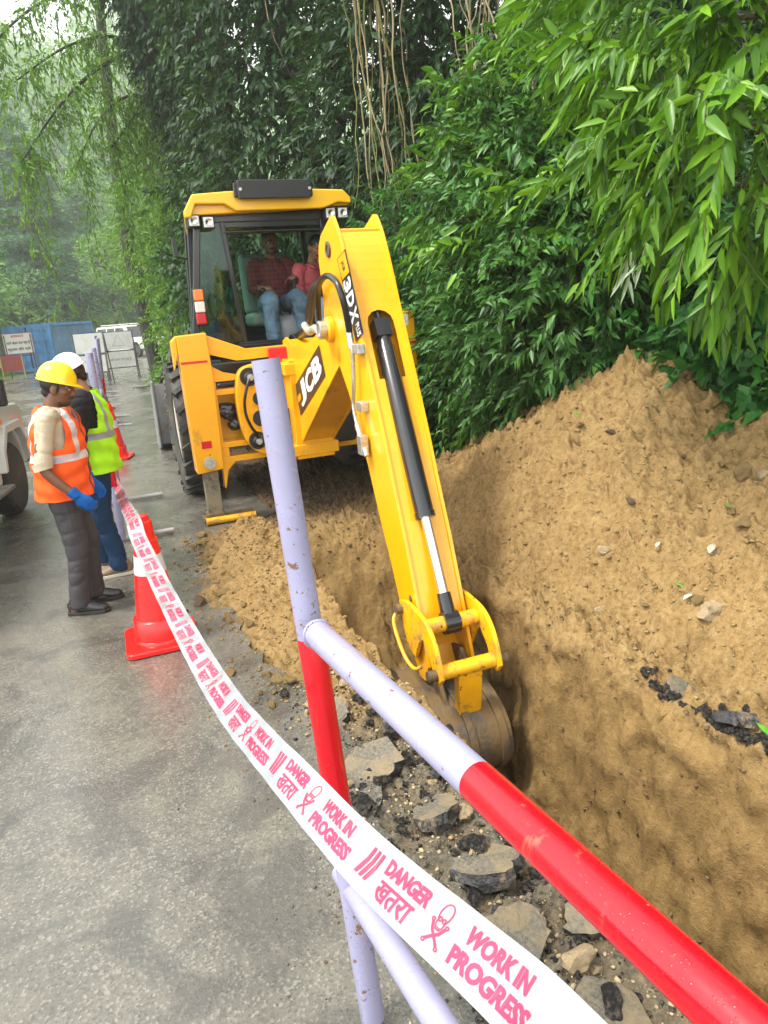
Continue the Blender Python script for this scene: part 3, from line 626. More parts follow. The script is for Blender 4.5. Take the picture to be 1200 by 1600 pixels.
# ---- chassis, bonnet, loader arms, fenders
e = MB().box((0, 1.6, .78), (.75, 3.6, .36)); e.box((0, .52, .95), (1.5, .6, .5)); e.box((0, .62, 1.28), (1.56, .5, .18)); e.box((0, 3.3, .6), (.6, 1.2, .3))
e.build('chassis', [M['blackpaint']], bh, bevel=.02)
e = MB().box((0, 3.25, 1.30), (.82, 1.7, .62), taper=.93); e.build('bonnet', [Yl], bh, bevel=.04)
for sg in (-1, 1):
    e = MB(); mprism  # side fender over the rear wheel
    P = [(.62, .98), (.70, 1.38), (1.0, 1.50), (1.8, 1.50), (2.15, 1.36), (2.3, 1.0), (2.2, 1.0), (2.05, 1.26), (1.75, 1.41), (1.05, 1.41), (.80, 1.3), (.72, .98)]
    e.prism(P, (0, 0, 0), (0, 1, 0), (0, 0, 1), (1, 0, 0), sg * .62, sg * 1.0); e.build('fender', [M['blackpaint']], bh, bevel=.01)
    e = MB()
    for p, q in (((sg * .62, 2.5, 1.30), (sg * .62, 3.3, 1.2)), ((sg * .62, 3.3, 1.2), (sg * .62, 4.15, .40))): e.bar(p, q, .12, .2)
    e.build('loader_arm', [Yl], bh, bevel=.01)
def wheel(name, R_, w_, x, y, rim, lugs=20):
    o = thing(name, None, None, (x, y, R_)); o.parent = bh
    n = 40; prof = [(R_ * .62, -w_ / 2 * .8), (R_ * .80, -w_ / 2), (R_ * .93, -w_ / 2 * .96), (R_ * .97, -w_ / 2 * .7), (R_ * .975, 0), (R_ * .97, w_ / 2 * .7), (R_ * .93, w_ / 2 * .96), (R_ * .80, w_ / 2), (R_ * .62, w_ / 2 * .8)]
    e = MB().lathe(prof, (0, 0, 0), (1, 0, 0), n, cap=False)
    for k in range(lugs):
        for sg in (-1, 1):
            t = (k + (.5 if sg > 0 else 0)) * 2 * math.pi / lugs; t2 = t + .20
            p = np.array([sg * w_ * .02, math.cos(t) * R_ * .985, math.sin(t) * R_ * .985]); q = np.array([sg * w_ * .49, math.cos(t2) * R_ * .965, math.sin(t2) * R_ * .965])
            e.bar(p, q, .05 * R_ / .7, .055 * R_ / .7, up=(p + q) / 2 * [0, 1, 1])
    e.build('tyre', [M['tyre']], o, smooth=True, ang=40)
    MB().lathe([(R_ * .62, -w_ * .38), (R_ * .55, -w_ * .36), (R_ * .50, -w_ * .15), (R_ * .2, -w_ * .10), (R_ * .18, -w_ * .2), (R_ * .18, w_ * .2), (R_ * .5, w_ * .15), (R_ * .55, w_ * .36), (R_ * .62, w_ * .38)], (0, 0, 0), (1, 0, 0), 32).build('rim', [rim], o, smooth=True)
    return o
RIM = mat('rim_yellow_white', (.62, .58, .48), .5, dirt=(.2, .15, .09), dscale=5, dlo=.45, dhi=.65)
for sg in (-1, 1): wheel('rear_wheel', .68, .42, sg * .885, 1.40, RIM, 22); wheel('front_wheel', .45, .30, sg * .85, 3.55, RIM, 20)
lb = [(4.55, .95), (4.50, .45), (4.62, .10), (4.85, .02), (5.35, .02), (5.35, .05), (4.88, .06), (4.68, .14), (4.56, .47), (4.60, .93)]
e = MB().prism(lb, (0, 0, 0), (0, 1, 0), (0, 0, 1), (1, 0, 0), -1.10, 1.10)
for sg in (-1, 1): e.prism([(4.50, .98), (4.48, .45), (4.60, .06), (4.85, .0), (5.40, .0), (5.30, .35), (4.75, 1.0)], (0, 0, 0), (0, 1, 0), (0, 0, 1), (1, 0, 0), sg * 1.105, sg * 1.13)
e.xform(np.array([[1, 0, 0, 0], [0, 1, 0, -.45], [0, 0, 1, 0], [0, 0, 0, 1.]])); e.build('front_shovel', [mat('shovel_grey', (.22, .24, .26), .4, .3, dirt=(.2, .17, .12), dscale=4, dlo=.5, dhi=.7)], bh, bevel=.005)
# ---- cab
BKM = M['blackpaint']; cb = MB()
f0, f1 = .72, 2.0
def post(p, q, w_=.06, h_=.07): cb.bar(p, q, w_, h_, up=(0, 1, 0))
post((-.84, f0, 1.47), (-.66, f0 - .02, 2.70)); post((.80, f0, 1.47), (.62, f0 - .02, 2.70)); post((-.72, f1, 1.2), (-.62, f1 - .1, 2.72)); post((.72, f1, 1.2), (.62, f1 - .1, 2.72))
post((-.36, f0, 1.47), (-.46, f0 - .02, 2.70), .045, .05); post((.53, f0, 1.47), (.50, f0 - .02, 2.70), .045, .05)
post((-.79, 1.35, 1.25), (-.66, 1.32, 2.7), .05, .05); post((.79, 1.35, 1.25), (.66, 1.32, 2.7), .05, .05)
cb.box((0, f0, 1.475), (1.72, .08, .05)); cb.box((.04, f0 + .02, 1.495), (.92, .10, .06))
cb.box((-.03, f0 - .01, 2.665), (1.34, .08, .14)); cb.box((.02, f0 - .015, 2.575), (.95, .025, .055)); cb.box((.02, f0 - .05, 2.51), (.95, .02, .018))
for sg in (-1, 1):
    cb.bar((sg * .84, f0, 1.30), (sg * .72, f1, 1.22), .05, .10); cb.bar((sg * .68, f0, 2.70), (sg * .62, f1 - .1, 2.72), .06, .08)
cb.box((0, f1 - .1, 1.25), (1.5, .06, .3)); cb.box((0, f1 - .1, 2.7), (1.24, .06, .08)); cb.box((0, 1.5, 1.12), (1.6, 1.5, .06))
cab = cb.build('cab', [BKM], bh, bevel=.008)
def pane(name, P, m, par=cab):
    n = np.cross(np.array(P[1]) - P[0], np.array(P[2]) - P[0]); n = n / np.linalg.norm(n) * .006
    e = MB().add([np.array(p) for p in P] + [np.array(p) + n for p in P], [(0, 1, 2, 3), (7, 6, 5, 4), (0, 4, 5, 1), (1, 5, 6, 2), (2, 6, 7, 3), (3, 7, 4, 0)]); return e.build(name, m, par)
pane('quarter_window', [(-.80, f0, 1.50), (-.38, f0, 1.50), (-.46, f0 - .02, 2.62), (-.665, f0 - .02, 2.62)], [M['glass']])
pane('quarter_window', [(.77, f0, 1.50), (.55, f0, 1.50), (.52, f0 - .02, 2.62), (.60, f0 - .02, 2.62)], [M['glass']])
xw = lambda q, z: (.84 + (.72 - .84) * (q - f0) / (f1 - f0)) * (1 - (z - 1.3) / 1.37) + (.675 + (.62 - .675) * (q - f0) / (f1 - f0)) * (z - 1.3) / 1.37
for a, b in ((f0 + .04, 1.32), (1.38, f1 - .03)):
    for sg in (-1, 1): pane('side_window', [(sg * xw(a, 1.33), a, 1.33), (sg * xw(b, 1.33), b, 1.33), (sg * xw(b, 2.67), b - (.09 if b > 1.5 else 0), 2.67), (sg * xw(a, 2.67), a, 2.67)], [M['glass']])
pane('windscreen', [(-.70, f1, 1.4), (.70, f1, 1.4), (.60, f1 - .1, 2.67), (-.60, f1 - .1, 2.67)], [M['glass_clear']])
pane('raised_rear_window', [(-.40, .80, 2.50), (.52, .80, 2.50), (.52, 1.6, 2.62), (-.40, 1.6, 2.62)], [M['glass_clear']])
def roof_piece(e, P, fa, fb, ta, tb):
    n = len(P); V = [(x * k, f, 2.66 + (z - 2.66) * 1) for f, k in ((fa, ta), (fb, tb)) for x, z in P]; e.add(V, [tuple(range(n)), tuple(range(2 * n - 1, n - 1, -1))] + [(i, (i + 1) % n, n + (i + 1) % n, n + i) for i in range(n)])
e = MB(); rp = [(-.79, 2.62), (-.80, 2.67), (-.71, 2.81), (-.40, 2.83), (.36, 2.84), (.68, 2.83), (.75, 2.76), (.75, 2.71), (.62, 2.72), (.47, 2.67), (-.34, 2.665), (-.44, 2.725), (-.69, 2.73), (-.74, 2.62)]
mprism(e, rp, .50, .56); roof_piece(e, rp[:7] + [(.75, 2.70), (-.76, 2.64)], .56, 2.0, 1, .78)
e.build('roof', [mat('roof_yellow', (.95, .52, .002), .3, coat=.3, dirt=(.5, .35, .1), dscale=4, dlo=.6, dhi=.9)], cab, bevel=.02, seg=3)
e = MB().box((.01, .44, 2.83), (.66, .05, .155)); e.box((.01, .47, 2.83), (.72, .04, .12)); vis = e.build('roof_panel', [M['black']], cab, bevel=.01)
for a in (-.30, .33): MB().lathe([(.014, 0), (.014, .01)], (a, .415, 2.83), (0, -1, 0), 10).build('panel_bolt', [M['steel']], vis)
for a, z in ((-.715, 2.60), (-.59, 2.585), (.555, 2.635), (.675, 2.635)):
    o = MB().box((a, .60, z), (.115, .09, .11)).build('work_light', [M['black']], cab, bevel=.012)
    MB().box((a, .552, z), (.088, .01, .085)).build('lens', [M['lens']], o, bevel=.012); MB().lathe([(.0, .0), (.026, .008), (.03, .012)], (a, .545, z), (0, -1, 0), 16, cap=False).build('reflector_bowl', [M['chrome']], o, smooth=True)
e = MB().box((-.755, .66, 1.87), (.10, .05, .34)); tl = e.build('tail_light', [M['black']], cab, bevel=.01)
for z, m_, nm in ((1.975, mat('amber_lens', (.9, .18, .01), .2, spec=.7), 'amber_lens'), (1.87, mat('clear_lens', (.75, .7, .65), .2), 'clear_lens'), (1.765, mat('red_lens', (.55, .005, .01), .2), 'red_lens')): MB().box((-.755, .63, z), (.09, .03, .10)).build(nm, [m_], tl, bevel=.012)
# mirror bracket, handles on the left
e = MB().tube([(-.80, .75, 2.30), (-.90, .70, 2.32), (-.90, .70, 2.45)], .01, 8); e.box((-.90, .70, 2.40), (.03, .10, .16)); e.build('mirror', [M['black']], cab)
# ---- interior
st = MB(); st.box((.08, 1.38, 1.72), (.52, .50, .14)); st.box((.08, 1.62, 2.08), (.50, .12, .62), rotm(-.12)); st.build('operator_seat', [mat('seat_cover', (.20, .27, .24), .35, spec=.6, bst=.4, bscale=18, bdist=.02)], bh, bevel=.05, seg=3)
e = MB().lathe([(.17, 0), (.175, .25), (.165, .34), (.12, .40), (.0, .42)], (.13, .98, 1.33), (0, 0, 1), 28); cn = e.build('control_console', [M['grey']], bh, smooth=True, ang=50)
for (x0, x1, y1, z1) in ((.07, -.07, .98, 1.99), (.20, .25, .98, 2.07)):
    q = [np.array([x0, .98, 1.70]) * (1 - k / 11) + np.array([x1, y1, z1]) * (k / 11) for k in range(12)]
    r = [.05 - .0026 * k + (.006 if k % 2 else -.004) if k < 7 else .016 for k in range(12)]
    MB().tube(q, r, 14).build('control_lever', [M['black']], cn, smooth=True)
    MB().ball(q[-1], (.024, .024, .034), 10, 8).build('lever_knob', [M['black']], cn, smooth=True)
e = MB().box((.0, 2.05, 1.55), (.9, .25, .4)); e.tube([(-.1, 1.98, 1.7), (-.1, 1.85, 1.9)], .03, 10); e.build('dashboard', [M['black']], bh, bevel=.03)
MB().lathe([(.10, 0), (.13, .03), (.13, .12), (.09, .17), (.04, .20), (.04, .23)], (-.60, .95, 1.50), (0, 0, 1), 20).build('water_jug', [mat('blue_plastic', (.01, .10, .45), .35)], bh, smooth=True)  # blue water jug standing in the cab
# ================================================================ PEOPLE
SKIN = mat('brown_skin', (.17, .075, .04), .42, var=.12, vscale=12, bst=.1, bscale=140)
SKIN2 = mat('tan_skin', (.33, .16, .09), .42, var=.1, vscale=12)
HAIR = mat('black_hair', (.012, .010, .009), .45, bst=.6, bscale=160, bdist=.004)
def cloth(name, col, var=.15, rough=.8, pat=None):
    m = mat(name, col, rough, var=var, vscale=7, bst=.35, bscale=26, bdist=.012, spec=.25); return m
def plaid(name, base, line):
    m, t, b = nodes(name); oc = coord(t); sp = t.nodes.new('ShaderNodeSeparateXYZ'); t.links.new(oc, sp.inputs[0]); fac = None; c = base
    for ax, sc in ((0, 22), (2, 22), (0, 44)):
        mm = t.nodes.new('ShaderNodeMath'); mm.operation = 'MULTIPLY'; mm.inputs[1].default_value = sc; t.links.new(sp.outputs[ax], mm.inputs[0])
        fr = t.nodes.new('ShaderNodeMath'); fr.operation = 'FRACT'; t.links.new(mm.outputs[0], fr.inputs[0])
        c = mixc(t, ramp(t, fr.outputs[0], [(.0, .75), (.22, .75), (.28, 0)]).outputs[0], c, line)
    t.links.new(c, b.inputs['Base Color']); b.inputs['Roughness'].default_value = .85; bump(t, b, noise(t, 24, 4, .6, oc).outputs['Fac'], .4, .012); return m
def lerp(a, b, t): return np.array(a, float) * (1 - t) + np.array(b, float) * t
def limb(mb, pts, rs, n=14, k=5):
    """a smooth tapering limb through the joints"""
    P = [tuple(p) + (r,) for p, r in zip(pts, rs)]; Q = np.array(outline(P, k)); mb.tube(Q[:, :3], Q[:, 3], n); return mb
def head_mesh(mb, c, R3, s=1.0):
    """head with brow, nose, lips, chin, ears; local x right, y face, z up, centre at mid head (height .225)"""
    k0 = len(mb.v); R3 = np.array(R3)
    def B(p, r): mb.ball(np.array(p) * s, np.array(r) * s, 14, 10)
    B((0, -.012, .035), (.076, .094, .085)); B((0, .022, -.02), (.064, .074, .085)); B((0, .048, -.078), (.036, .036, .032)); B((0, .01, -.065), (.052, .06, .042))
    for q in (-1, 1): B((q * .045, .055, -.012), (.024, .024, .022)); B((q * .076, -.004, -.008), (.012, .022, .034)); B((q * .030, .080, .022), (.026, .014, .009))
    mb.tube(np.array([(0, .080, .020), (0, .096, -.002), (0, .112, -.022), (0, .096, -.034)]) * s, np.array([.010, .012, .015, .010]) * s, 10)
    for q in (-1, 1): B((q * .012, .096, -.028), (.010, .012, .009))
    B((0, .090, -.050), (.024, .011, .007)); B((0, .087, -.062), (.021, .012, .008))
    T = np.eye(4); T[:3, :3] = R3; T[:3, 3] = c; mb.xform(T, k0)
def face_bits(parent, c, R3, s, lid, beard=True, mous=True):
    R3 = np.array(R3); T = np.eye(4); T[:3, :3] = R3; T[:3, 3] = c
    ew = mat_once('eye_white', (.55, .5, .46), .3); ed = mat_once('eye_dark', (.01, .008, .007), .2)
    for q in (-1, 1):
        e = MB().ball(np.array((q * .030, .080, .008)) * s, np.array((.014, .010, .007)) * s, 10, 8).xform(T).build('eye', [ew], parent, smooth=True)
        MB().ball(np.array((q * .030, .088, .007)) * s, np.array((.006, .004, .006)) * s, 8, 6).xform(T).build('pupil', [ed], e, smooth=True)
        MB().tube(np.array([(q * .012, .096, .028), (q * .030, .096, .034), (q * .050, .082, .028)]) * s, np.array([.004, .006, .003]) * s, 6).xform(T).build('eyebrow', [HAIR], parent, smooth=True)
    MB().tube(np.array([(-.022, .093, -.056), (0, .100, -.055), (.022, .093, -.056)]) * s, .0045 * s, 6).xform(T).build('lips', [lid], parent, smooth=True)
    if mous: MB().tube(np.array([(-.034, .082, -.052), (-.018, .100, -.042), (0, .104, -.040), (.018, .100, -.042), (.034, .082, -.052)]) * s, np.array([.004, .008, .007, .008, .004]) * s, 8).xform(T).build('moustache', [HAIR], parent, smooth=True)
    if beard:
        e = MB(); e.ball(np.array((0, .054, -.082)) * s, np.array((.036, .033, .031)) * s, 12, 8)
        e.ball(np.array((0, .026, -.082)) * s, np.array((.048, .042, .030)) * s, 10, 8)
        e.xform(T); remeshed(e, 'beard', STUB, parent, .006 * s, 1, .003, 90)
_mo = {}
def mat_once(n, *a, **k):
    if n not in _mo: _mo[n] = mat(n, *a, **k)
    return _mo[n]
def hand(mb, wrist, fdir, palm_n, side=1, curl=.5, s=1.0, r=1.0):
    """palm, four separate bent fingers and a thumb; fdir finger direction, palm_n points out of the palm"""
    f = np.array(fdir, float); f /= np.linalg.norm(f); n = np.array(palm_n, float); n -= f * (n @ f); n /= np.linalg.norm(n); x = np.cross(f, n) * side; w = np.array(wrist, float)
    mb.loft([w - f * .02 * s, w + f * .02 * s, w + f * .055 * s, w + f * .09 * s], np.array([.026, .032, .040, .040]) * s * r, np.array([.020, .018, .016, .013]) * s * r, x, 14)
    for i, (o, L) in enumerate(((-.030, .066), (-.010, .075), (.010, .070), (.029, .056))):
        p = w + f * (.086 - abs(o) * .15) * s + x * o * s; q = [p]; a = curl * .35
        for k, fr in enumerate((.45, .30, .25)):
            d = f * math.cos(a) + n * math.sin(a); q.append(q[-1] + d * L * fr * s); a += curl * (.75 + .1 * i)
        limb(mb, q, np.array([.0095, .009, .0082, .007]) * s * r, 8, 3)
    p = w + f * .03 * s - x * .028 * s; q = [p, p + (f * .5 - x * .75 + n * .35) * .034 * s, p + (f * .95 - x * .75 + n * .75) * .058 * s, p + (f * 1.35 - x * .55 + n * 1.0) * .075 * s]
    limb(mb, q, np.array([.014, .0115, .0098, .008]) * s * r, 8, 3)
def shoe(parent, ank, fdir, m, sole, s=1.0, z0=.0):
    f = np.array([fdir[0], fdir[1], 0.]); f /= np.linalg.norm(f); x = np.cross(f, (0, 0, 1)); a = np.array([ank[0], ank[1], z0])
    e = MB(); P = [a + f * q * s + np.array([0, 0, h * s]) for q, h in ((-.085, .050), (-.06, .055), (0, .058), (.06, .050), (.12, .040), (.165, .034), (.185, .030))]
    e.loft(P, np.array([.022, .036, .040, .042, .048, .040, .018]) * s, np.array([.030, .045, .052, .044, .030, .024, .014]) * s, x, 16)
    e.tube([a + np.array([0, 0, .05 * s]) - f * .02 * s, a + np.array([0, 0, .12 * s]) - f * .025 * s], .045 * s, 14)
    o = remeshed(e, 'shoe', m, parent, .008 * s, 2)
    pts = [(-.095, 0), (-.085, .035), (-.03, .040), (.04, .040), (.11, .050), (.165, .042), (.190, .018), (.195, 0)]; pts = pts + [(u_, -v_) for u_, v_ in pts[::-1][1:-1]]
    MB().prism([(u_ * s, v_ * s) for u_, v_ in pts], a, f, x, (0, 0, 1), 0.0, .026 * s).build('sole', [sole], o, bevel=.004)
    for k in range(4): MB().tube([a + f * (.035 + k * .02) * s + x * .022 * s + np.array([0, 0, (.096 - k * .008) * s]), a + f * (.035 + k * .02) * s + np.array([0, 0, (.103 - k * .008) * s]), a + f * (.035 + k * .02) * s - x * .022 * s + np.array([0, 0, (.096 - k * .008) * s])], .003 * s, 6).build('lace', [mat_once('black_lace', (.02, .02, .02), .7)], o, smooth=True)
    return o
def helmet(parent, c, R3, col, s=1.0, strap=(.5, .02, .02)):
    T = np.eye(4); T[:3, :3] = np.array(R3); T[:3, 3] = c; e = MB(); n = 36; rows = []
    for k in range(10):
        th = k / 9 * math.pi / 2; rows.append((math.cos(th), math.sin(th)))
    vs = []
    for rr, hh in rows:
        for j in range(n):
            a = j / n * 2 * math.pi; rx, ry = .108, .132; ridge = .006 * math.exp(-(math.sin(a) / .25) ** 2 * 0) * 0
            x = rx * rr * math.cos(a); y = ry * rr * math.sin(a); z = .128 * hh ** .92
            z += .007 * math.exp(-(x / .012) ** 2) * min(1, hh * 2) + .004 * (math.exp(-((abs(x) - .04) / .008) ** 2)) * min(1, hh * 1.5)
            vs.append((x * s, y * s, (z + .012) * s))
    fs = [(i * n + j, i * n + (j + 1) % n, (i + 1) * n + (j + 1) % n, (i + 1) * n + j) for i in range(9) for j in range(n)]
    # rim and peak
    rim = []
    for j in range(n):
        a = j / n * 2 * math.pi; pk = max(0, math.sin(a)) ** 2.2; rx = .112 + .004; ry = .137 + .048 * pk
        rim.append((rx * math.cos(a) * s, ry * math.sin(a) * s, (.010 - .016 * pk) * s))
    k = len(vs); vs += rim; fs += [(j, (j + 1) % n, k + (j + 1) % n, k + j)[::-1] for j in range(n)]
    e.add(vs, fs); e.xform(T)
    o = e.build('hard_hat', [mat_once('hard_hat_%d' % int(col[2] * 100), col, .22, coat=.5)], parent, smooth=True, ang=60)
    md = o.modifiers.new('th', 'SOLIDIFY'); md.thickness = .0035; md.offset = -1
    return o
def rx_(a): return rotm(a, 0, 0)
STUB = mat('stubble', (.045, .024, .017), .6, var=.3, vscale=80)
DARK = mat('dark_lip', (.12, .04, .03), .5)
def make_standing(name, label, loc, rz, S, lean, head_pitch, head_yaw, skin, top, trouser, vestm, shoem, solem, hatcol, hem=.78, glove=None, longs=False, armR=None, armL=None, footR=(.09, .02), footL=(-.09, -.02), collar=None):
    """standing figure, x = its right, y = facing; metres for a 1.60 m man"""
    root = thing(name, label, 'person', loc, rz)
    hipz = .86 * S; sh = 1.33 * S; L = np.array(lean)    # lean: horizontal offset of the head relative to the feet (x, y)
    def at(z): return np.array([L[0] * (z / (1.5 * S)) ** 1.5, L[1] * (z / (1.5 * S)) ** 1.5, z])
    pel = at(hipz); chest = at(1.18 * S); nk = at(1.38 * S) + np.array([0, -.005, 0]); hc = at(1.49 * S) + np.array([0, .045, .0]) * S
    R3 = rotm(0, 0, head_yaw) @ rotm(-head_pitch, 0, 0)
    hips = [pel + np.array([q * .085 * S, 0, -.02]) for q in (1, -1)]
    feet = [np.array([footR[0], footR[1], 0]), np.array([footL[0], footL[1], 0])]
    knees = [(h + f) / 2 + np.array([0, .035, .0]) + np.array([0, 0, .03]) for h, f in zip(hips, feet)]
    anks = [f + np.array([0, -.0, .085 * S]) for f in feet]
    shs = [at(sh) + np.array([q * .185 * S, 0, 0]) for q in (1, -1)]
    arms = []
    for q, sp, a in ((1, shs[0], armR), (-1, shs[1], armL)):
        if a is None: a = ((q * .235, .0, 1.04), (q * .235, .07, .80))
        el, wr = [np.array(v_) * [1, 1, S] + [L[0] * .7, L[1] * .7, 0] for v_ in a]; arms.append((sp, el, wr))
    # one continuous body
    b = MB()
    b.loft([pel - [0, 0, .05], pel + [0, 0, .05], at(1.02 * S), chest, at(1.28 * S), at(1.34 * S), at(1.37 * S)], np.array([.13, .135, .13, .15, .15, .11, .06]) * S, np.array([.085, .09, .10, .10, .085, .065, .055]) * S, (1, 0, 0), 18)
    limb(b, [at(1.34 * S), nk, hc - [0, .02, .04]], np.array([.06, .053, .055]) * S)
    for h, k, a in zip(hips, knees, anks): limb(b, [h, k, a, a - [0, 0, .04]], np.array([.070, .046, .034, .032]) * S)
    for (sp, el, wr), q in zip(arms, (1, -1)):
        limb(b, [sp - [q * .05, 0, 0], sp, el, wr], np.array([.05, .040, .036, .026]) * S)
        d = wr - el; d /= np.linalg.norm(d); hand(b, wr, d + np.array([0, .25, 0]), (-q, .25, 0), side=q, curl=.55, s=S)
    for f in feet: b.loft([f + [0, -.06, .04], f + [0, .05, .04], f + [0, .15, .03]], [.03, .035, .02], [.03, .03, .015], (1, 0, 0), 10)
    head_mesh(b, hc, R3, S * .97)
    body = remeshed(b, 'body', skin, root, .0075, 3)
    face_bits(root, hc, R3, S * .97, DARK, beard=True)
    # hair at the back and sides
    e = MB(); e.ball((0, -.028, .03), (.080, .080, .078), 14, 10); e.ball((0, -.058, -.030), (.058, .036, .040), 12, 8)
    for q in (-1, 1): e.ball((q * .068, .012, .005), (.010, .018, .035), 8, 6)
    T = np.eye(4); T[:3, :3] = R3 * S; T[:3, 3] = hc; e.xform(T); remeshed(e, 'hair', HAIR, root, .008, 1, .004, 60)
    helmet(root, hc + R3 @ np.array([0, -.008, .038]) * S, R3, hatcol, S * .90)
    # trousers
    e = MB(); e.loft([pel - [0, 0, .08], pel, pel + [0, 0, .10], pel + [0, 0, .16]], np.array([.155, .160, .145, .135]) * S, np.array([.112, .118, .11, .105]) * S, (1, 0, 0), 20)
    for h, k, a in zip(hips, knees, anks): limb(e, [h, lerp(h, k, .5), k, lerp(k, a, .6), a + [0, .01, .0], a - [0, -.012, .035]], np.array([.100, .088, .074, .068, .070, .066]) * S, 16)
    tr = remeshed(e, 'trousers', trouser, root, .0075, 2, .011, 9, 3)
    # shirt with sleeves
    e = MB(); P = [at(z * S) for z in (.84, .95, 1.05, 1.18, 1.28, 1.345, 1.375)]
    e.loft(P, np.array([.172, .172, .168, .182, .185, .135, .075]) * S, np.array([.135, .140, .142, .135, .118, .085, .068]) * S, (1, 0, 0), 22)
    for (sp, el, wr), q in zip(arms, (1, -1)):
        end = lerp(el, wr, .93) if longs else lerp(el, wr, .04)
        limb(e, [sp - [q * .06, 0, .01], sp + [q * .01, 0, .0], lerp(sp, el, .5), el, end] if longs else [sp - [q * .06, 0, .01], sp + [q * .01, 0, 0], lerp(sp, el, .55), end], (np.array([.075, .075, .064, .055, .042]) if longs else np.array([.068, .062, .055, .054])) * S, 16)
    shirt = remeshed(e, 'shirt', top, root, .0075, 2, .009, 12, 5)
    if not longs:
        for (sp, el, wr), q in zip(arms, (1, -1)):
            d = (wr - sp) / np.linalg.norm(wr - sp); MB().tube([lerp(el, wr, .0) - d * .02, lerp(el, wr, .0) + d * .025], [.059 * S, .058 * S], 18).build('sleeve_cuff', [top], shirt, smooth=True)
    # collar
    e = MB()
    for q in (-1, 1): e.add([nk + np.array(v_) * S for v_ in ((q * .070, -.02, .012), (q * .055, .05, -.005), (q * .02, .085, -.045), (q * .06, .105, -.075), (q * .098, .06, -.035), (q * .092, -.01, -.02))], [(0, 1, 2, 3, 4, 5)])
    c_ = e.build('collar', [collar or top], shirt, smooth=True); md = c_.modifiers.new('s', 'SOLIDIFY'); md.thickness = .006
    # gloves
    if glove:
        for (sp, el, wr), q in zip(arms, (1, -1)):
            e = MB(); d = wr - el; d /= np.linalg.norm(d); hand(e, wr, d + np.array([0, .25, 0]), (-q, .25, 0), side=q, curl=.6, s=S * 1.0, r=1.14); limb(e, [wr - d * .045, wr + d * .01], np.array([.038, .034]) * S)
            remeshed(e, 'glove', glove, root, .006, 2)
    # vest: sleeveless shell over the shirt
    if vestm: make_vest(root, at, S, vestm, hem)
    for f, fd in zip(feet, ((.12, 1), (-.12, 1))): shoe(root, f - np.array([0, .0, 0]), fd, shoem, solem, S * .98)
    return root
def make_vest(root, at, S, ms, hem):
    """open-sided safety vest: rings around the torso, arm holes left out, reflective bands by height"""
    vest, silver, trim = ms; zs = np.array([hem, .90, 1.0, 1.08, 1.16, 1.22, 1.28, 1.33, 1.365, 1.385]); rx = np.array([.196, .192, .187, .188, .192, .196, .192, .158, .118, .092]); ry = np.array([.160, .158, .155, .153, .150, .144, .132, .108, .092, .082]) + .010
    n = 160; fz = np.linspace(zs[0], zs[-1], 130); FX = np.interp(fz, zs, rx) * S; FY = np.interp(fz, zs, ry) * S; V = []; fs = []; mi = []
    for i, z in enumerate(fz):
        c = at(z * S)
        for j in range(n + 1):
            a = -math.pi / 2 * 0 + j / n * 2 * math.pi + math.pi / 2 + .0
            w_ = .004 * math.sin(a * 9 + z * 18) + .005 * math.sin(z * 55 + math.cos(a) * 4) + .010 * (fbm(np.array(math.cos(a) * 3 + 5), np.array(z * 9 + math.sin(a) * 2), 3, seed=21) - .5)
            gap = .02 * (1 if 0 < j < n else 0)
            V.append((c[0] + (FX[i] + w_) * math.cos(a), c[1] + (FY[i] + w_) * math.sin(a), c[2]))
    for i in range(len(fz) - 1):
        zz = (fz[i] + fz[i + 1]) / 2
        for j in range(n):
            a = (j + .5) / n * 2 * math.pi + math.pi / 2; ca, sa = math.cos(a), math.sin(a)
            if zz > 1.13 and abs(sa) < .52 + (zz - 1.13) * .55 - .35 * max(0, 1.19 - zz) * 10 * .3: continue
            if sa > 0 and zz > 1.20 and abs(ca) < (zz - 1.20) * 2.3: continue
            if zz > 1.37 and sa > 0: continue
            xw = ca * FX[i] / S; mi_ = 0
            if 1.045 < zz < 1.095: mi_ = 1
            elif zz > 1.09 and .085 < abs(xw) < .125: mi_ = 1
            if j in (0, 1, n - 2, n - 1) and zz < 1.22: mi_ = 2
            k = i * (n + 1) + j; fs.append((k, k + 1, k + n + 2, k + n + 1)); mi.append(mi_)
    mb = MB(); mb.v = [np.array(V)]; mb.f = [list(f) for f in fs]; mb.m = mi; mb.n = len(V)
    me = mb.mesh('safety_vest', [vest, silver, trim]); bm = bmesh.new(); bm.from_mesh(me); bmesh.ops.delete(bm, geom=[v_ for v_ in bm.verts if not v_.link_faces], context='VERTS'); bmesh.ops.recalc_face_normals(bm, faces=bm.faces); bm.to_mesh(me); bm.free()
    me.polygons.foreach_set('use_smooth', np.ones(len(me.polygons), bool)); o = bpy.data.objects.new('safety_vest', me); COL.objects.link(o); o.parent = root
    md = o.modifiers.new('s', 'SOLIDIFY'); md.thickness = .005; md.offset = 1
    return o
SILVER = mat('reflective_tape', (.62, .62, .68), .4, .3, var=.15, vscale=25)
black_sh = mat('black_leather', (.015, .015, .016), .28, spec=.6, dirt=(.12, .11, .09), dscale=10, dlo=.6, dhi=.85); black_so = mat('black_sole', (.02, .02, .02), .6)
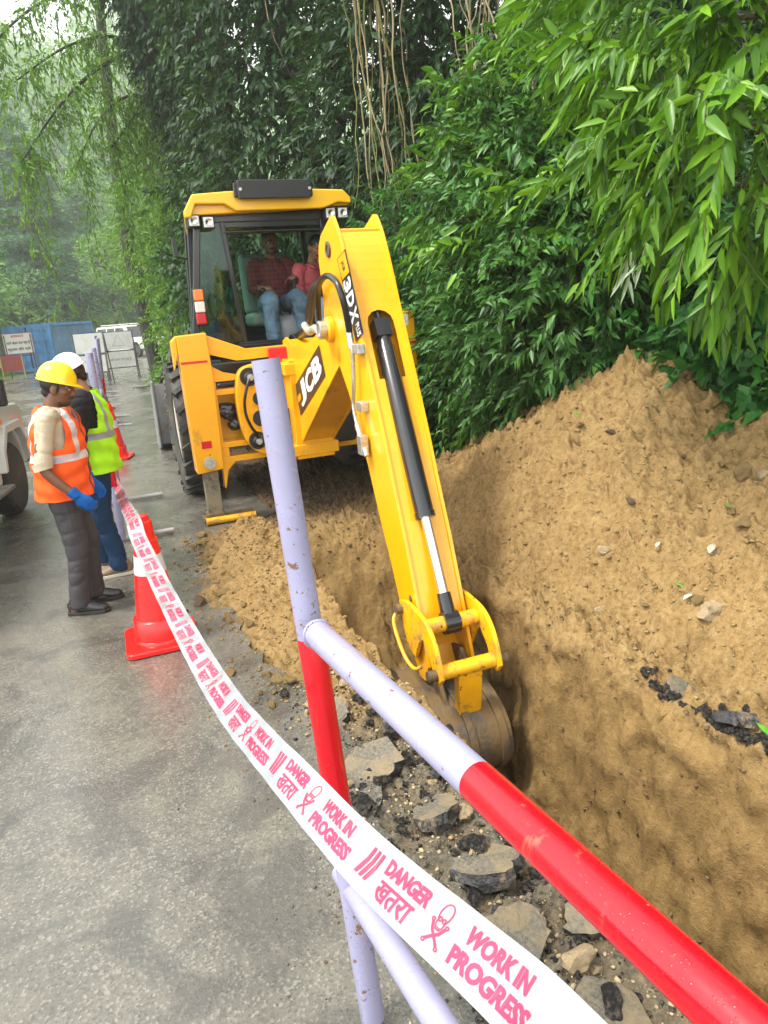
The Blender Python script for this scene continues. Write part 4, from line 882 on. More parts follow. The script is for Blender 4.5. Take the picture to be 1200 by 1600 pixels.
w1 = make_standing('person', 'man in a yellow hard hat, orange reflective vest and blue gloves looking down', (-2.0, 4.30, 0), rad(-80), .955, (0, .055), rad(15), rad(-3), SKIN,
    cloth('beige_shirt', (.50, .42, .30)), cloth('charcoal_trousers', (.055, .052, .056)), (cloth('orange_vest', (.95, .11, .015)), SILVER, mat_once('dark_trim', (.06, .04, .04), .7)), black_sh, black_so, (.95, .62, .005), hem=.80,
    glove=cloth('blue_glove', (.005, .10, .36)), armR=((.235, -.05, 1.05), (.225, .10, .84)), armL=((-.235, .03, 1.05), (-.20, .10, .84)), footR=(.09, .0), footL=(-.10, .05))
w2 = make_standing('person', 'man in a white hard hat, black jacket and lime green vest turned away', (-2.03, 4.98, 0), rad(105), .97, (0, .0), rad(25), rad(8), SKIN2,
    cloth('black_jacket', (.012, .012, .014)), cloth('navy_jeans', (.008, .035, .085)), (cloth('lime_vest', (.42, .90, .02)), mat_once('grey_band', (.32, .34, .36), .45), mat_once('orange_trim', (.8, .12, .02), .6)), mat('tan_shoe', (.20, .14, .09), .6), mat('white_sole', (.65, .6, .5), .6), (.80, .84, .90), hem=.80,
    longs=True, armR=((.235, .06, 1.08), (.17, .22, .98)), armL=((-.24, .05, 1.06), (-.20, .12, .84)), footR=(.12, .06), footL=(-.10, -.05))
# ---- seated men in the cab (machine coordinates turned to the world): they face back towards the trench
def make_seated(label, a, f, zseat, rz, skin, top, trouser, S, hands_, head_pitch, head_yaw, lean=.0, side=0.0, beard=True, cap=None):
    P = MO + MR * a + MF * f; root = thing('person', label, 'person', (P[0], P[1], 0), MY + rz)   # y axis of the figure = facing
    def at(h): return np.array([side * h, -.02 + lean * h, zseat + h])
    hips = [at(.06) + np.array([q * .09, .02, 0]) for q in (1, -1)]; knees = [np.array([q * .15, .42, zseat + .10]) for q in (1, -1)]; anks = [np.array([q * .16, .50, zseat - .28]) for q in (1, -1)]
    b = MB(); b.loft([at(0), at(.12), at(.3), at(.42), at(.50), at(.54)], np.array([.14, .135, .145, .15, .11, .06]) * S, np.array([.10, .095, .10, .09, .07, .055]) * S, (1, 0, 0), 18)
    hc = at(.68) + np.array([0, .04, 0]); R3 = rotm(0, 0, head_yaw) @ rotm(-head_pitch, 0, 0)
    limb(b, [at(.50), at(.57), hc - [0, .02, .04]], np.array([.06, .053, .055]) * S); head_mesh(b, hc, R3, S)
    for h, k, an in zip(hips, knees, anks): limb(b, [h, k, an], np.array([.07, .044, .034]) * S)
    shs = [at(.47) + np.array([q * .18 * S, 0, 0]) for q in (1, -1)]; els = []
    for q, sp, wr in zip((1, -1), shs, hands_):
        wr = np.array(wr); el = (sp + wr) / 2 + np.array([q * .06, -.05, -.12]); els.append(el)
        limb(b, [sp - [q * .04, 0, 0], sp, el, wr], np.array([.048, .040, .034, .026]) * S); hand(b, wr, wr - el, (0, 0, -1), side=-q, curl=.8, s=S)
    body = remeshed(b, 'body', skin, root, .008, 3); face_bits(root, hc, R3, S, DARK, beard=beard)
    e = MB(); e.ball((0, -.018, .045), (.083, .094, .084), 14, 10); e.ball((0, -.06, -.02), (.065, .045, .05), 12, 8); T = np.eye(4); T[:3, :3] = R3 * S; T[:3, 3] = hc; e.xform(T); remeshed(e, 'hair', HAIR, root, .008, 1, .006, 60)
    e = MB(); e.loft([at(0) - [0, 0, .03], at(.04), at(.13)], np.array([.18, .175, .16]) * S, np.array([.14, .135, .12]) * S, (1, 0, 0), 18)
    for h, k, an in zip(hips, knees, anks): limb(e, [h, lerp(h, k, .5), k + [0, .02, .01], lerp(k, an, .5), an], np.array([.105, .097, .090, .078, .072]) * S, 16)
    remeshed(e, 'trousers', trouser, root, .009, 2, .014, 11, 2)
    e = MB(); e.loft([at(.02), at(.12), at(.28), at(.40), at(.48), at(.53)], np.array([.185, .178, .180, .188, .150, .08]) * S, np.array([.145, .14, .135, .125, .095, .07]) * S, (1, 0, 0), 20)
    for q, sp, el, wr in zip((1, -1), shs, els, hands_): limb(e, [sp - [q * .05, 0, .01], sp, lerp(sp, el, .5), el, lerp(el, wr, .8)], np.array([.072, .072, .062, .054, .042]) * S, 14)
    sh_ = remeshed(e, 'shirt', top, root, .009, 2, .012, 12, 6)
    e = MB()
    for q in (-1, 1): e.add([at(.54) + np.array(v_) * S for v_ in ((q * .065, -.02, .012), (q * .05, .05, -.005), (q * .015, .085, -.05), (q * .05, .105, -.07), (q * .09, .06, -.035), (q * .088, -.01, -.02))], [(0, 1, 2, 3, 4, 5)])
    c_ = e.build('collar', [top], sh_, smooth=True); md = c_.modifiers.new('s', 'SOLIDIFY'); md.thickness = .006
    for an in anks: shoe(root, (an[0], an[1]), (0, 1), black_sh, black_so, S, zseat - .37)
    return root
DEN = cloth('pale_denim', (.085, .15, .21), .45)
def m2l(a, f, z, A, F_):   # machine point -> figure frame (figure turned by 180 degrees about z)
    return (-(a - A), -(f - F_), z)
OP = (.10, 1.30)
make_seated('operator in a dark plaid shirt and faded jeans at the levers in the cab', OP[0], OP[1], 1.78, math.pi, SKIN, plaid('dark_red_plaid', (.16, .022, .02), (.02, .012, .015)), DEN, 1.0,
    (m2l(-.08, 1.0, 2.02, *OP), m2l(.25, 1.0, 2.09, *OP)), rad(12), rad(5), lean=.04)
PP = (.46, 1.36)
make_seated('passenger in a pink shirt leaning forward beside the operator in the cab', PP[0], PP[1], 1.70, math.pi + .35, SKIN2, cloth('pink_shirt', (.50, .10, .12)), cloth('light_denim', (.25, .36, .50), .3), .97,
    ((.20, .36, 1.62), (-.12, .40, 1.60)), rad(30), rad(-10), lean=.42, side=.05, beard=False)
# ================================================================ BARRIERS, CONES, TAPE
def pipe_paint(name, col, chip=(.16, .09, .05), clo=.66, sc=22, rough=.42):
    m, t, b = nodes(name); oc = coord(t); n = noise(t, sc, 7, .7, oc); n2 = noise(t, 5, 4, .6, oc); n3 = noise(t, 3.2, 3, .5, oc)
    mu = t.nodes.new('ShaderNodeMath'); mu.operation = 'MULTIPLY_ADD'; mu.inputs[1].default_value = .35; t.links.new(n3.outputs['Fac'], mu.inputs[0]); t.links.new(n.outputs['Fac'], mu.inputs[2])
    c = ramp(t, n2.outputs['Fac'], [(.3, tuple(x * .86 for x in col)), (.7, col)]).outputs[0]
    mk = ramp(t, mu.outputs[0], [(clo + .17, 0), (clo + .19, 1)]); c = mixc(t, mk.outputs[0], c, chip)
    mp = t.nodes.new('ShaderNodeMapping'); mp.inputs['Scale'].default_value = (9, 9, 1.2); t.links.new(oc, mp.inputs[0]); st = noise(t, 3, 5, .7, mp.outputs[0])
    c = mixc(t, ramp(t, st.outputs['Fac'], [(.60, 0), (.74, .35)]).outputs[0], c, (.45, .28, .15))
    t.links.new(c, b.inputs['Base Color']); rr = noise(t, 9, 5, .6, oc); t.links.new(ramp(t, rr.outputs['Fac'], [(.35, rough * .5), (.65, rough)]).outputs[0], b.inputs['Roughness'])
    v = t.nodes.new('ShaderNodeTexVoronoi'); v.inputs['Scale'].default_value = 160; t.links.new(oc, v.inputs['Vector']); dr = ramp(t, v.outputs['Distance'], [(.0, 1), (.22, 0)])
    h = bump(t, b, mk.outputs[0], -.5, .002); h = bump(t, b, dr.outputs[0], .35, .0015, h); return m
M['lav'] = pipe_paint('lavender_white_paint', (.32, .315, .47), clo=.605, sc=38); M['lavrail'] = pipe_paint('lavender_rail_paint', (.32, .315, .47), clo=.665, sc=30); M['redp'] = pipe_paint('red_pipe_paint', (.62, .003, .012), (.60, .34, .32), clo=.665, sc=24, rough=.3)
def barrier_pipe(mb_list, p, q, r, bands, name, parent):
    """pipe from p to q; bands = [(t0, t1, material)]: separate painted lengths"""
    for t0, t1, m in bands:
        a, b = lerp(p, q, t0), lerp(p, q, t1); d = (b - a) / np.linalg.norm(b - a)
        rr = r if m in (M['lav'], M['lavrail']) else r + .0006
        MB().tube([a, a + d * .0005, lerp(a, b, .5), b - d * .0005, b], [rr * .995, rr, rr, rr, rr * .995], 36).build(name, [m], parent, smooth=True)
# --- the near barrier: a leaning post and two rails
fb = thing('barrier', 'red and lavender pipe barrier in the foreground, its post leaning over the trench edge', 'barrier', tuple(G(585, 1640, 0)))
FBL = np.array(fb.location)
pt, pb = CD(415, 562, 1.47) - FBL, CD(577, 1556, 1.775) - FBL
dpost = (pb - pt); pf = pt + dpost * ((pt[2]) / (pt[2] - pb[2]))
Lp = np.linalg.norm(pf - pt); tj = np.linalg.norm(CD(479, 1000, 1.57) - FBL - pt) / Lp; t2 = np.linalg.norm(CD(525, 1258, 1.69) - FBL - pt) / Lp
# open pipe top
MB().tube([lerp(pt, pf, 0), lerp(pt, pf, .02), lerp(pt, pf, tj)], [.0300, .0302, .0302], 36, cap=False).build('post', [M['lav']], fb, smooth=True)
dn = (pf - pt) / Lp; e = MB().lathe([(.0302, 0), (.026, 0), (.026, .12), (.0, .12)], pt, dn, 30, cap=False); e.build('post_rim', [mat_once('rusty_pipe', (.16, .11, .10), .7, dirt=(.3, .22, .18), dscale=30)], fb)
barrier_pipe(None, pt, pf, .0305, [(tj, t2, M['redp']), (t2, .985, M['lav'])], 'post', fb)
r0, r1 = CD(493, 988, 1.52) - FBL, CD(1163, 1606, .655) - FBL; rdir = (r1 - r0) / np.linalg.norm(r1 - r0)
rs_ = CD(742, 1238, 1.02) - FBL; tr_ = np.linalg.norm(rs_ - r0) / np.linalg.norm(r1 - r0)
r0e = r0 - rdir * .0; r1e = r0 + rdir * 1.62; k_ = np.linalg.norm(r1 - r0) * tr_ / 1.62
barrier_pipe(None, r0e, r1e, .030, [(0, k_, M['lavrail']), (k_, min(1, k_ + .55), M['redp']), (min(.99, k_ + .55), 1, M['lav'])], 'rail', fb)
l0 = CD(536, 1362, 1.77) - FBL; l1 = CD(700, 1618, 1.30) - FBL; ld = (l1 - l0) / np.linalg.norm(l1 - l0)
barrier_pipe(None, l0, l0 + ld * 1.5, .030, [(0, .5, M['lavrail']), (.5, 1, M['redp'])], 'rail', fb)
q0, q1 = r0 + rdir * 1.62, l0 + ld * 1.5; far_foot = np.array([q0[0] * .5 + q1[0] * .5, q0[1] * .5 + q1[1] * .5, .02]); far_top = q0 + (q0 - far_foot) / np.linalg.norm(q0 - far_foot) * .5
for b_, (p_, q_) in enumerate(((far_top, q0), (q0, far_foot))): barrier_pipe(None, p_, q_, .0302, [(0, 1, M['lav' if b_ == 0 else 'redp'])], 'post', fb)
e = MB()
for j in range(30): a_ = j / 30 * 2 * math.pi; e.ball(r0 + np.cross(rdir, [0, 0, 1]) * math.cos(a_) * .030 + np.cross(rdir, np.cross(rdir, [0, 0, 1])) * math.sin(a_) * .030 + rdir * .010, .0048, 8, 5)
remeshed(e, 'weld_bead', M['lav'], fb, .002, 1)
for f_ in (far_foot,): MB().tube([f_ + np.array([-.3, -.05, .0]), f_ + np.array([.3, .05, .0])], .026, 16).build('foot_bar', [M['lav']], fb, smooth=True)
# --- the row of barriers further along the road
rowd = np.array([-math.sin(rad(19.5)), math.cos(rad(19.5)), 0]); rown = np.array([rowd[1], -rowd[0], 0])
def make_barrier(loc, label, rz=0.0, L=1.6, h=1.15):
    o = thing('barrier', label, 'barrier', loc, rz, 'pipe barriers along the road')
    for k, y in enumerate((0, L)):
        P0, P1 = np.array([0, y, .02]), np.array([0.0, y, h + .42])
        barrier_pipe(None, P0, P1, .03, [(0, .30, M['lav']), (.30, .55, M['redp']), (.55, 1, M['lav'])], 'post', o)
        MB().tube([(-.28, y, .03), (.42, y, .03)], .022, 10).build('foot_bar', [mat_once('grey_foot', (.38, .37, .36), .6, dirt=(.2, .17, .12), dscale=12)], o, smooth=True)
    for z in (.45, h): barrier_pipe(None, np.array([0, 0, z]), np.array([0, L, z]), .028, [(0, .5, M['redp']), (.5, 1, M['lav'])], 'rail', o)
    return o
b1_ = make_barrier(tuple(G(193, 846)), 'nearest roadside pipe barrier, standing behind the man in the lime vest', rad(19.5), 1.45)
for (px, py, la, dz) in (((168, 668, 'second roadside pipe barrier, behind the men and before the signboards', 0)), (((160, 622, 'farthest roadside pipe barrier, standing next to the signboards', 0)))):
    c = copy_tree(b1_); c.location = tuple(G(px, py)); c['label'] = la; c.rotation_euler = (0, rad(3), rad(19.5))
# --- cones
CONE = mat('cone_red', (.90, .010, .008), .30, var=.12, vscale=10, coat=.2, bst=.15, bscale=12, bdist=.01, dirt=(.35, .08, .05), dscale=9, dlo=.62, dhi=.85); CBAND = mat('cone_band', (.62, .62, .74), .4, var=.1, bst=.2)
def make_cone(loc, label, rz=.2, S=1.0):
    o = thing('traffic_cone', label, 'traffic cone', loc, rz, 'red traffic cones along the tape')
    def cr(h): return .128 - (h - .12) * .135 if h < .60 else .0632 - (h - .60) * .10
    e = MB().lathe([(.150, .03), (.148, .045), (.142, .05), (.139, .16), (.134, .166), (.121, .170), (cr(.30), .30), (cr(.43), .43)], (0, 0, 0), n=40)
    e.lathe([(cr(.53), .53), (cr(.60), .60), (.064, .605), (.066, .615), (.056, .62), (.050, .72), (.040, .725), (.038, .75), (.028, .755)], (0, 0, 0), n=40)
    sh_ = e.build('cone_body', [CONE], o, smooth=True, ang=45)
    MB().lathe([(cr(.43) + .001, .428), (cr(.53) + .001, .532)], (0, 0, 0), n=40).build('reflective_band', [CBAND], sh_, smooth=True)
    pts = []
    for qx, qy in ((1, 1), (-1, 1), (-1, -1), (1, -1)):
        for k in range(5): a = math.atan2(qy, qx) + (k - 2) * .35; pts.append((qx * .155 + .045 * math.cos(a), qy * .155 + .045 * math.sin(a)))
    e = MB().prism(pts, (0, 0, 0), (1, 0, 0), (0, 1, 0), (0, 0, 1), .004, .035); e.build('cone_base', [CONE], o, bevel=.008)
    if S != 1: o.scale = (S, S, S)
    return o
cn1 = make_cone(tuple(G(254, 1000)), 'red traffic cone nearest the camera, with the danger tape running over its top', .35)
for (px, py, la) in ((184, 716, 'red traffic cone on the road just behind the man in the lime vest'), (166, 664, 'red traffic cone further along, beside the second pipe barrier'), (163, 640, 'farthest red traffic cone, near the signboards')):
    c = copy_tree(cn1); c.location = tuple(G(px, py)); c['label'] = la; c.rotation_euler = (0, 0, .1)
# --- the printed danger tape
TP = [(178, 742, 6.9), (186, 768, 5.4), (197, 792, 4.3), (208, 813, 3.62), (216, 840, 3.45), (231, 872, 3.15), (258, 927, 2.75), (290, 988, 2.35), (322, 1045, 2.02), (358, 1102, 1.72), (405, 1160, 1.46), (455, 1215, 1.27), (505, 1272, 1.13), (570, 1341, 1.0), (643, 1408, .885), (715, 1470, .80), (790, 1536, .725), (850, 1594, .665), (930, 1680, .59)]
tc = np.array(outline([tuple(CD(*p)) for p in TP], 14)); seg = np.linalg.norm(np.diff(tc, axis=0), axis=1); al = np.concatenate([[0], np.cumsum(seg)])
tt = np.gradient(tc, axis=0); tt /= np.linalg.norm(tt, axis=1)[:, None]
vd = CAMP - tc; vd /= np.linalg.norm(vd, axis=1)[:, None]
tv = np.cross(vd, tt); tv /= np.linalg.norm(tv, axis=1)[:, None]; tv *= np.sign(tv[:, 2:3] + 1e-9)
tw = np.zeros(len(tc)); 
for i in range(len(tc)): tw[i] = .22 * math.sin(al[i] * 2.3 + .5) + (1.2 * max(0, 1 - al[i] / 3.2) if al[i] < 3.2 else 0)
tn = np.cross(tt, tv); tn *= np.sign(np.sum(tn * vd, 1))[:, None]
tv2 = tv * np.cos(tw)[:, None] + tn * np.sin(tw)[:, None]; tn2 = np.cross(tt, tv2); tn2 *= np.sign(np.sum(tn2 * vd, 1))[:, None]
TW = .076
def tape_pt(u_, v_, lift=0.0):
    """u_ along the tape in metres, v_ across -0.5..0.5"""
    u_ = np.clip(u_, 0, al[-1] - 1e-4); i = np.clip(np.searchsorted(al, u_, 'right') - 1, 0, len(al) - 2); f = ((u_ - al[i]) / (al[i + 1] - al[i]))[:, None]
    L_ = lambda A: A[i] * (1 - f) + A[i + 1] * f
    rip = .0016 * np.sin(u_ * 42 + v_ * 3) + .0022 * np.sin(u_ * 17 - v_ * 5)
    return L_(tc) + L_(tv2) * (v_ * TW)[:, None] + L_(tn2) * (rip + lift)[:, None]
tp_ = thing('danger_tape', 'white danger tape printed in red with warning words and skulls, stretched across the foreground', 'warning tape', tuple(tc[-1]))
TPL = np.array(tp_.location)
us = np.arange(0, al[-1], .008); vs_ = np.linspace(-.5, .5, 7); UU, VV = np.meshgrid(us, vs_, indexing='ij'); V = tape_pt(UU.ravel(), VV.ravel()) - TPL; I = np.arange(UU.size).reshape(UU.shape)
tm, t_, b_ = nodes('white_tape'); oc_t = coord(t_); b_.inputs['Base Color'].default_value = (.80, .83, .86, 1); b_.inputs['Roughness'].default_value = .2
tcn = noise(t_, 30, 4, .6, oc_t); t_.links.new(ramp(t_, tcn.outputs['Fac'], [(.3, (.25, .268, .285)), (.7, (.30, .315, .33))]).outputs[0], b_.inputs['Base Color'])
vv = t_.nodes.new('ShaderNodeTexVoronoi'); vv.inputs['Scale'].default_value = 110; t_.links.new(oc_t, vv.inputs['Vector']); bump(t_, b_, ramp(t_, vv.outputs['Distance'], [(0, 1), (.25, 0)]).outputs[0], .35, .0015)
tb = fast_mesh('tape_ribbon', V, np.stack([I[:-1, :-1], I[1:, :-1], I[1:, 1:], I[:-1, 1:]], -1).reshape(-1, 4), [tm], tp_, smooth=True)
# print: one repeat = bars | DANGER over the Hindi word | skull | WORK IN over PROGRESS
def mesh_cut(V, Fs, step=.006):
    """subdivide a flat text mesh so that it can follow the ribbon"""
    bm = bmesh.new(); vs = [bm.verts.new(v_) for v_ in V]
    for f_ in Fs:
        try: bm.faces.new([vs[i] for i in f_])
        except ValueError: pass
    x0, x1 = V[:, 0].min(), V[:, 0].max()
    for x in np.arange(x0 + step, x1, step): bmesh.ops.bisect_plane(bm, geom=bm.verts[:] + bm.edges[:] + bm.faces[:], plane_co=(x, 0, 0), plane_no=(1, 0, 0))
    bm.verts.index_update(); V2 = np.array([v_.co[:] for v_ in bm.verts]); F2 = [[v_.index for v_ in f_.verts] for f_ in bm.faces]; bm.free(); return V2, F2
def fitted(body, w_, h_, off=.05, shear=0.0):
    V, Fs = text_mb(body, 1, off, shear=shear, res=3); mn, mx = V[:, :2].min(0), V[:, :2].max(0); q = (V[:, :2] - (mn + mx) / 2) / (mx - mn); V = np.concatenate([q * [w_, h_], np.zeros((len(V), 1))], 1); return V, Fs
def ring(pts, w_, closed=False):
    P = np.array(pts, float); n = len(P); t__ = np.gradient(P, axis=0) if not closed else np.roll(P, -1, 0) - np.roll(P, 1, 0); t__ /= np.linalg.norm(t__, axis=1)[:, None] + 1e-9; nn = np.stack([-t__[:, 1], t__[:, 0]], 1) * w_ / 2
    V = np.concatenate([P + nn, P - nn]); m = n if closed else n - 1; return np.concatenate([V, np.zeros((2 * n, 1))], 1), [(i, (i + 1) % n, n + (i + 1) % n, n + i) for i in range(m)]
PR = []      # (V, F, u offset, v offset in metres)
for k in range(3): PR.append((np.array([[-.0022, -.021, 0], [.0022, -.021, 0], [.0022 + .006, .021, 0], [-.0022 + .006, .021, 0]]), [(0, 1, 2, 3)], .010 + k * .0075 - .003, 0))
US = 1.72
PR.append((*fitted('DANGER', .062, .0215), .070, .0135)); PR.append((*fitted('खतरा', .050, .025, .02), .068, -.0165))
PR.append((*fitted('WORK IN', .062, .0215), .178, .0135)); PR.append((*fitted('PROGRESS', .078, .0215), .182, -.0145))
def ell(cx, cy, rx, ry, a0=0, a1=2 * math.pi, n=18): return [(cx + rx * math.cos(a), cy + ry * math.sin(a)) for a in np.linspace(a0, a1, n)]
SK = .0016; su = .122
for P_, w_, cl in ((ell(0, .010, .0085, .0125, -.9, math.pi + .9), SK, False), (ell(-.0032, .002, .0022, .0025), SK, True), (ell(.0032, .002, .0022, .0025), SK, True), ([(-.006, -.0), (-.0055, -.006), (-.0025, -.010), (.0025, -.010), (.0055, -.006), (.006, .0)], SK, False),
                   ([(-.0025, -.0105), (-.0025, -.0065)], .0012, False), ([(0, -.0105), (0, -.0065)], .0012, False), ([(.0025, -.0105), (.0025, -.0065)], .0012, False), ([(-.011, -.003), (-.006, -.012), (.004, -.020), (.010, -.026)], .0034, False), ([(.011, -.003), (.006, -.012), (-.004, -.020), (-.010, -.026)], .0034, False),
                   (ell(-.0115, -.002, .002, .002), SK, True), (ell(.0115, -.002, .002, .002), SK, True), (ell(.0105, -.027, .002, .002), SK, True), (ell(-.0105, -.027, .002, .002), SK, True)):
    PR.append((*ring(P_, w_, cl), su, .004))
mb = MB(); PER = .40
PRC = [(mesh_cut(V_ * [US if not sk else 1.25, 1, 1], F_), u_ * US, v_) for V_, F_, u_, v_, sk in [(*p, p[2] == su) for p in PR]]
u0 = 3.35; ph = .0
# phase: the DANGER block nearest the camera is centred on pixel (618, 1385)
uc = al[np.argmin([np.hypot(*(np.array([600 + F_PX * ((p - CAMP) @ RT) / ((p - CAMP) @ FW), 800 - F_PX * ((p - CAMP) @ UP) / ((p - CAMP) @ FW)]) - [628, 1398])) for p in tc])] - .120
nrep = int(uc / PER)
for r in range(-nrep - 1, 5):
    base = uc + r * PER
    if base < .2 or base > al[-1] - .36: continue
    for (V_, F_), ou, ov in PRC:
        uu = base + ou + V_[:, 0]; v2 = (ov + V_[:, 1]) / TW; mb.add(tape_pt(uu, v2, .0009) - TPL, F_)
PINK = mat('print_red', (.78, .03, .09), .45)
pr_ = mb.build('printed_warning', [PINK], tb, fix=False)
# ================================================================ SIGNS AND VEHICLES FAR DOWN THE ROAD
WP = mat('sign_white', (.62, .62, .58), .5, dirt=(.4, .38, .33), dscale=4, dlo=.5, dhi=.8); STEEL_D = mat('dark_frame', (.05, .05, .055), .5)
def sign_face(parent, w_, h_, z0, lines, mats, tilt=0.0, tri=False, name='sign_panel'):
    e = MB().box((0, 0, z0 + h_ / 2), (w_, .02, h_)); pn = e.build(name, [WP], parent)
    if lines:
        mb = MB()
        for body, zc, tw_, th_ in lines: V, Fs = fitted(body, tw_, th_, .02); mb.add(np.stack([V[:, 0], np.full(len(V), -.014), zc + V[:, 1]], 1), Fs)
        mb.build('lettering', [mats], pn, fix=False)
    if tri:
        for q in (.20, ): 
            V, Fs = ring([(-q, z0 + .12), (0, z0 + .12 + q * 1.7), (q, z0 + .12)], .022, True); MB().add(np.stack([V[:, 0], np.full(len(V), -.014), V[:, 1]], 1), Fs).build('warning_triangle', [mats], pn, fix=False)
    return pn
def a_frame(loc, label, rz, w_, h_, lines, tri, mats):
    o = thing('folding_sign', label, 'road sign', loc, rz, 'folding signboards')
    f = MB()
    for x in (-w_ / 2, w_ / 2): f.bar((x, 0, .0), (x, .18, h_), .035, .035); f.bar((x, .75, 0), (x, .2, h_), .03, .03)
    for z in (.42, .98, h_ - .02): f.bar((-w_ / 2, z * .18 / h_, z), (w_ / 2, z * .18 / h_, z), .03, .03)
    f.build('folding_frame', [STEEL_D], o)
    p = sign_face(o, w_ - .05, h_ - 1.05, 1.02, None, mats, tri=tri); p.location = (0, .12, 0)
    p2 = sign_face(o, w_ - .05, .50, .45, lines, mats); p2.location = (0, .03, 0)
    return o
PK = mat('faded_pink_print', (.55, .35, .36), .6); GYT = mat('faded_grey_print', (.30, .31, .28), .6); BT = mat('black_print', (.03, .03, .03), .6)
a_frame(tuple(G(194, 594)), 'folding signboard with a warning triangle at the right, leaning on the road behind the barriers', rad(14), .98, 1.62, [('आगे काम चल रहा है', .70, .7, .12)], True, GYT)
a_frame(tuple(G(150, 604)), 'folding signboard with pale pink lettering, left of the one with the triangle', rad(10), .90, 1.65, [('कृपया धीरे चलें', .78, .65, .12)], False, PK)
o = thing('notice_board', 'white notice board with black hindi lettering before the blue container', 'sign', tuple(G(40, 590, 0)), rad(12))
e = MB()
for x in (-.5, .5): e.bar((x, 0, 0), (x, 0, 1.75), .04, .04)
for z in (.9, 1.6): e.bar((-.5, 0.02, z), (.5, .02, z), .03, .03)
e.build('stand', [STEEL_D], o); pn = sign_face(o, 1.12, .82, .98, [('आगे काम चल रहा है', 1.42, .92, .16), ('कृपया धीरे चलें', 1.16, .88, .17)], BT)
V, Fs = fitted('सावधान', .5, .10, .02); MB().add(np.stack([V[:, 0], np.full(len(V), -.014), 1.68 + V[:, 1]], 1), Fs).build('lettering', [mat('red_print', (.5, .03, .03), .6)], pn, fix=False)
e = MB(); V, Fs = ring([(-.55, .99), (-.55, 1.79), (.55, 1.79), (.55, .99)], .02, True); e.add(np.stack([V[:, 0], np.full(len(V), -.0125), V[:, 1]], 1), Fs).build('border', [mat_once('border_red', (.5, .05, .05), .5)], pn, fix=False)
o = thing('red_board', 'plain dark red board on yellow legs standing in the grass by the white van', 'board', tuple(G(24, 592, 0)), rad(20))
MB().box((0, 0, .62), (.86, .03, .62)).build('panel', [mat('dull_red', (.30, .045, .035), .6, var=.2)], o); 
for x in (-.40, .40): MB().bar((x, -.03, 0), (x, -.03, .95), .035, .035).build('leg', [mat_once('dull_yellow', (.55, .42, .05), .6)], o)
# shipping container
def container():
    c0 = YP(88, 575, 34.0); c0[2] = 0
    o = thing('shipping_container', 'weathered blue shipping container at the roadside bend', 'container', tuple(c0), rad(80))
    # local x: along the side to the right, y: along the door end, away; corner at the origin
    L, W, Hh = 3.6, 2.35, 2.15; blue = mat('container_blue', (.05, .22, .46), .6, var=.35, vscale=1.2, dirt=(.12, .15, .17), dscale=1.4, dlo=.5, dhi=.75); pale = mat('container_side', (.13, .27, .42), .6, var=.3, vscale=.9, dirt=(.28, .26, .24), dscale=1.6, dlo=.55, dhi=.8)
    e = MB(); ax = np.array([math.cos(.62), math.sin(.62), 0]); 
    n = 26; prof = []
    for k in range(n + 1):
        x = k / n * L; prof += [(x, .0), (x + L / n * .35, .0), (x + L / n * .5, .05), (x + L / n * .85, .05)]
    prof = [(min(L, x), y) for x, y in prof]; V = [(x, y, z) for z in (.12, Hh - .12) for x, y in prof]; m = len(prof)
    e.add(V, [(i, i + 1, m + i + 1, m + i) for i in range(m - 1)]); side = e.build('corrugated_side', [pale], o)
    e = MB(); 
    for x in (0.03, L - .03):
        for y in (.0, W): e.box((x, y, Hh / 2), (.12, .12, Hh))
    e.box((L / 2, 0, Hh - .06), (L, .1, .12)); e.box((L / 2, 0, .08), (L, .1, .16)); e.box((L / 2, W, Hh - .06), (L, .1, .12)); e.box((0, W / 2, Hh - .06), (.1, W, .12)); e.box((0, W / 2, .08), (.1, W, .16)); e.box((L / 2, W / 2, Hh - .02), (L, W, .04)); e.box((L / 2, W - .02, Hh / 2), (L, .04, Hh - .1)); e.box((L - .02, W / 2, Hh / 2), (.04, W, Hh - .1)); e.build('frame', [blue], o)
    for k in range(2):
        d = MB().box((.02, W / 4 + k * W / 2, Hh / 2), (.05, W / 2 - .08, Hh - .22))
        for z in (.45, .95, 1.45, 1.95): d.box((-.02, W / 4 + k * W / 2, z), (.04, W / 2 - .14, .16))
        dd_ = d.build('door', [blue], o)
        for q in (.25, .75): MB().tube([(-.07, (k + q) * W / 2, .15), (-.07, (k + q) * W / 2, Hh - .15)], .022, 6).build('lock_bar', [blue], dd_)
    return o
container()
# ---- vehicles
WC = mat('white_car_paint', (.66, .66, .60), .22, coat=.5, dirt=(.32, .28, .2), dscale=1.6, dlo=.6, dhi=.85); TRIM = M['black']
def car_wheel(parent, x, y, R_=.36, w_=.22, side=1):
    o = bpy.data.objects.new('wheel', None); COL.objects.link(o); o.parent = parent; o.location = (x, y, R_)
    MB().lathe([(R_ * .62, -w_ / 2), (R_ * .9, -w_ / 2), (R_, -w_ * .36), (R_, w_ * .36), (R_ * .9, w_ / 2), (R_ * .62, w_ / 2)], (0, 0, 0), (0, 1, 0), 36).build('tyre', [M['tyre']], o, smooth=True)
    e = MB().lathe([(R_ * .63, w_ * .5), (R_ * .58, w_ * .42), (R_ * .56, w_ * .30), (R_ * .18, w_ * .34), (R_ * .16, w_ * .46), (0, w_ * .47)], (0, 0, 0), (0, -side, 0), 28, cap=False)
    for k in range(8): a = k / 8 * 2 * math.pi; e.lathe([(R_ * .045, w_ * .30), (R_ * .045, w_ * .36)], (math.cos(a) * R_ * .32, 0, math.sin(a) * R_ * .32), (0, -side, 0), 8)
    e.build('rim', [mat_once('wheel_rim', (.45, .43, .38), .4, .6, dirt=(.2, .16, .1), dscale=9)], o, smooth=True)
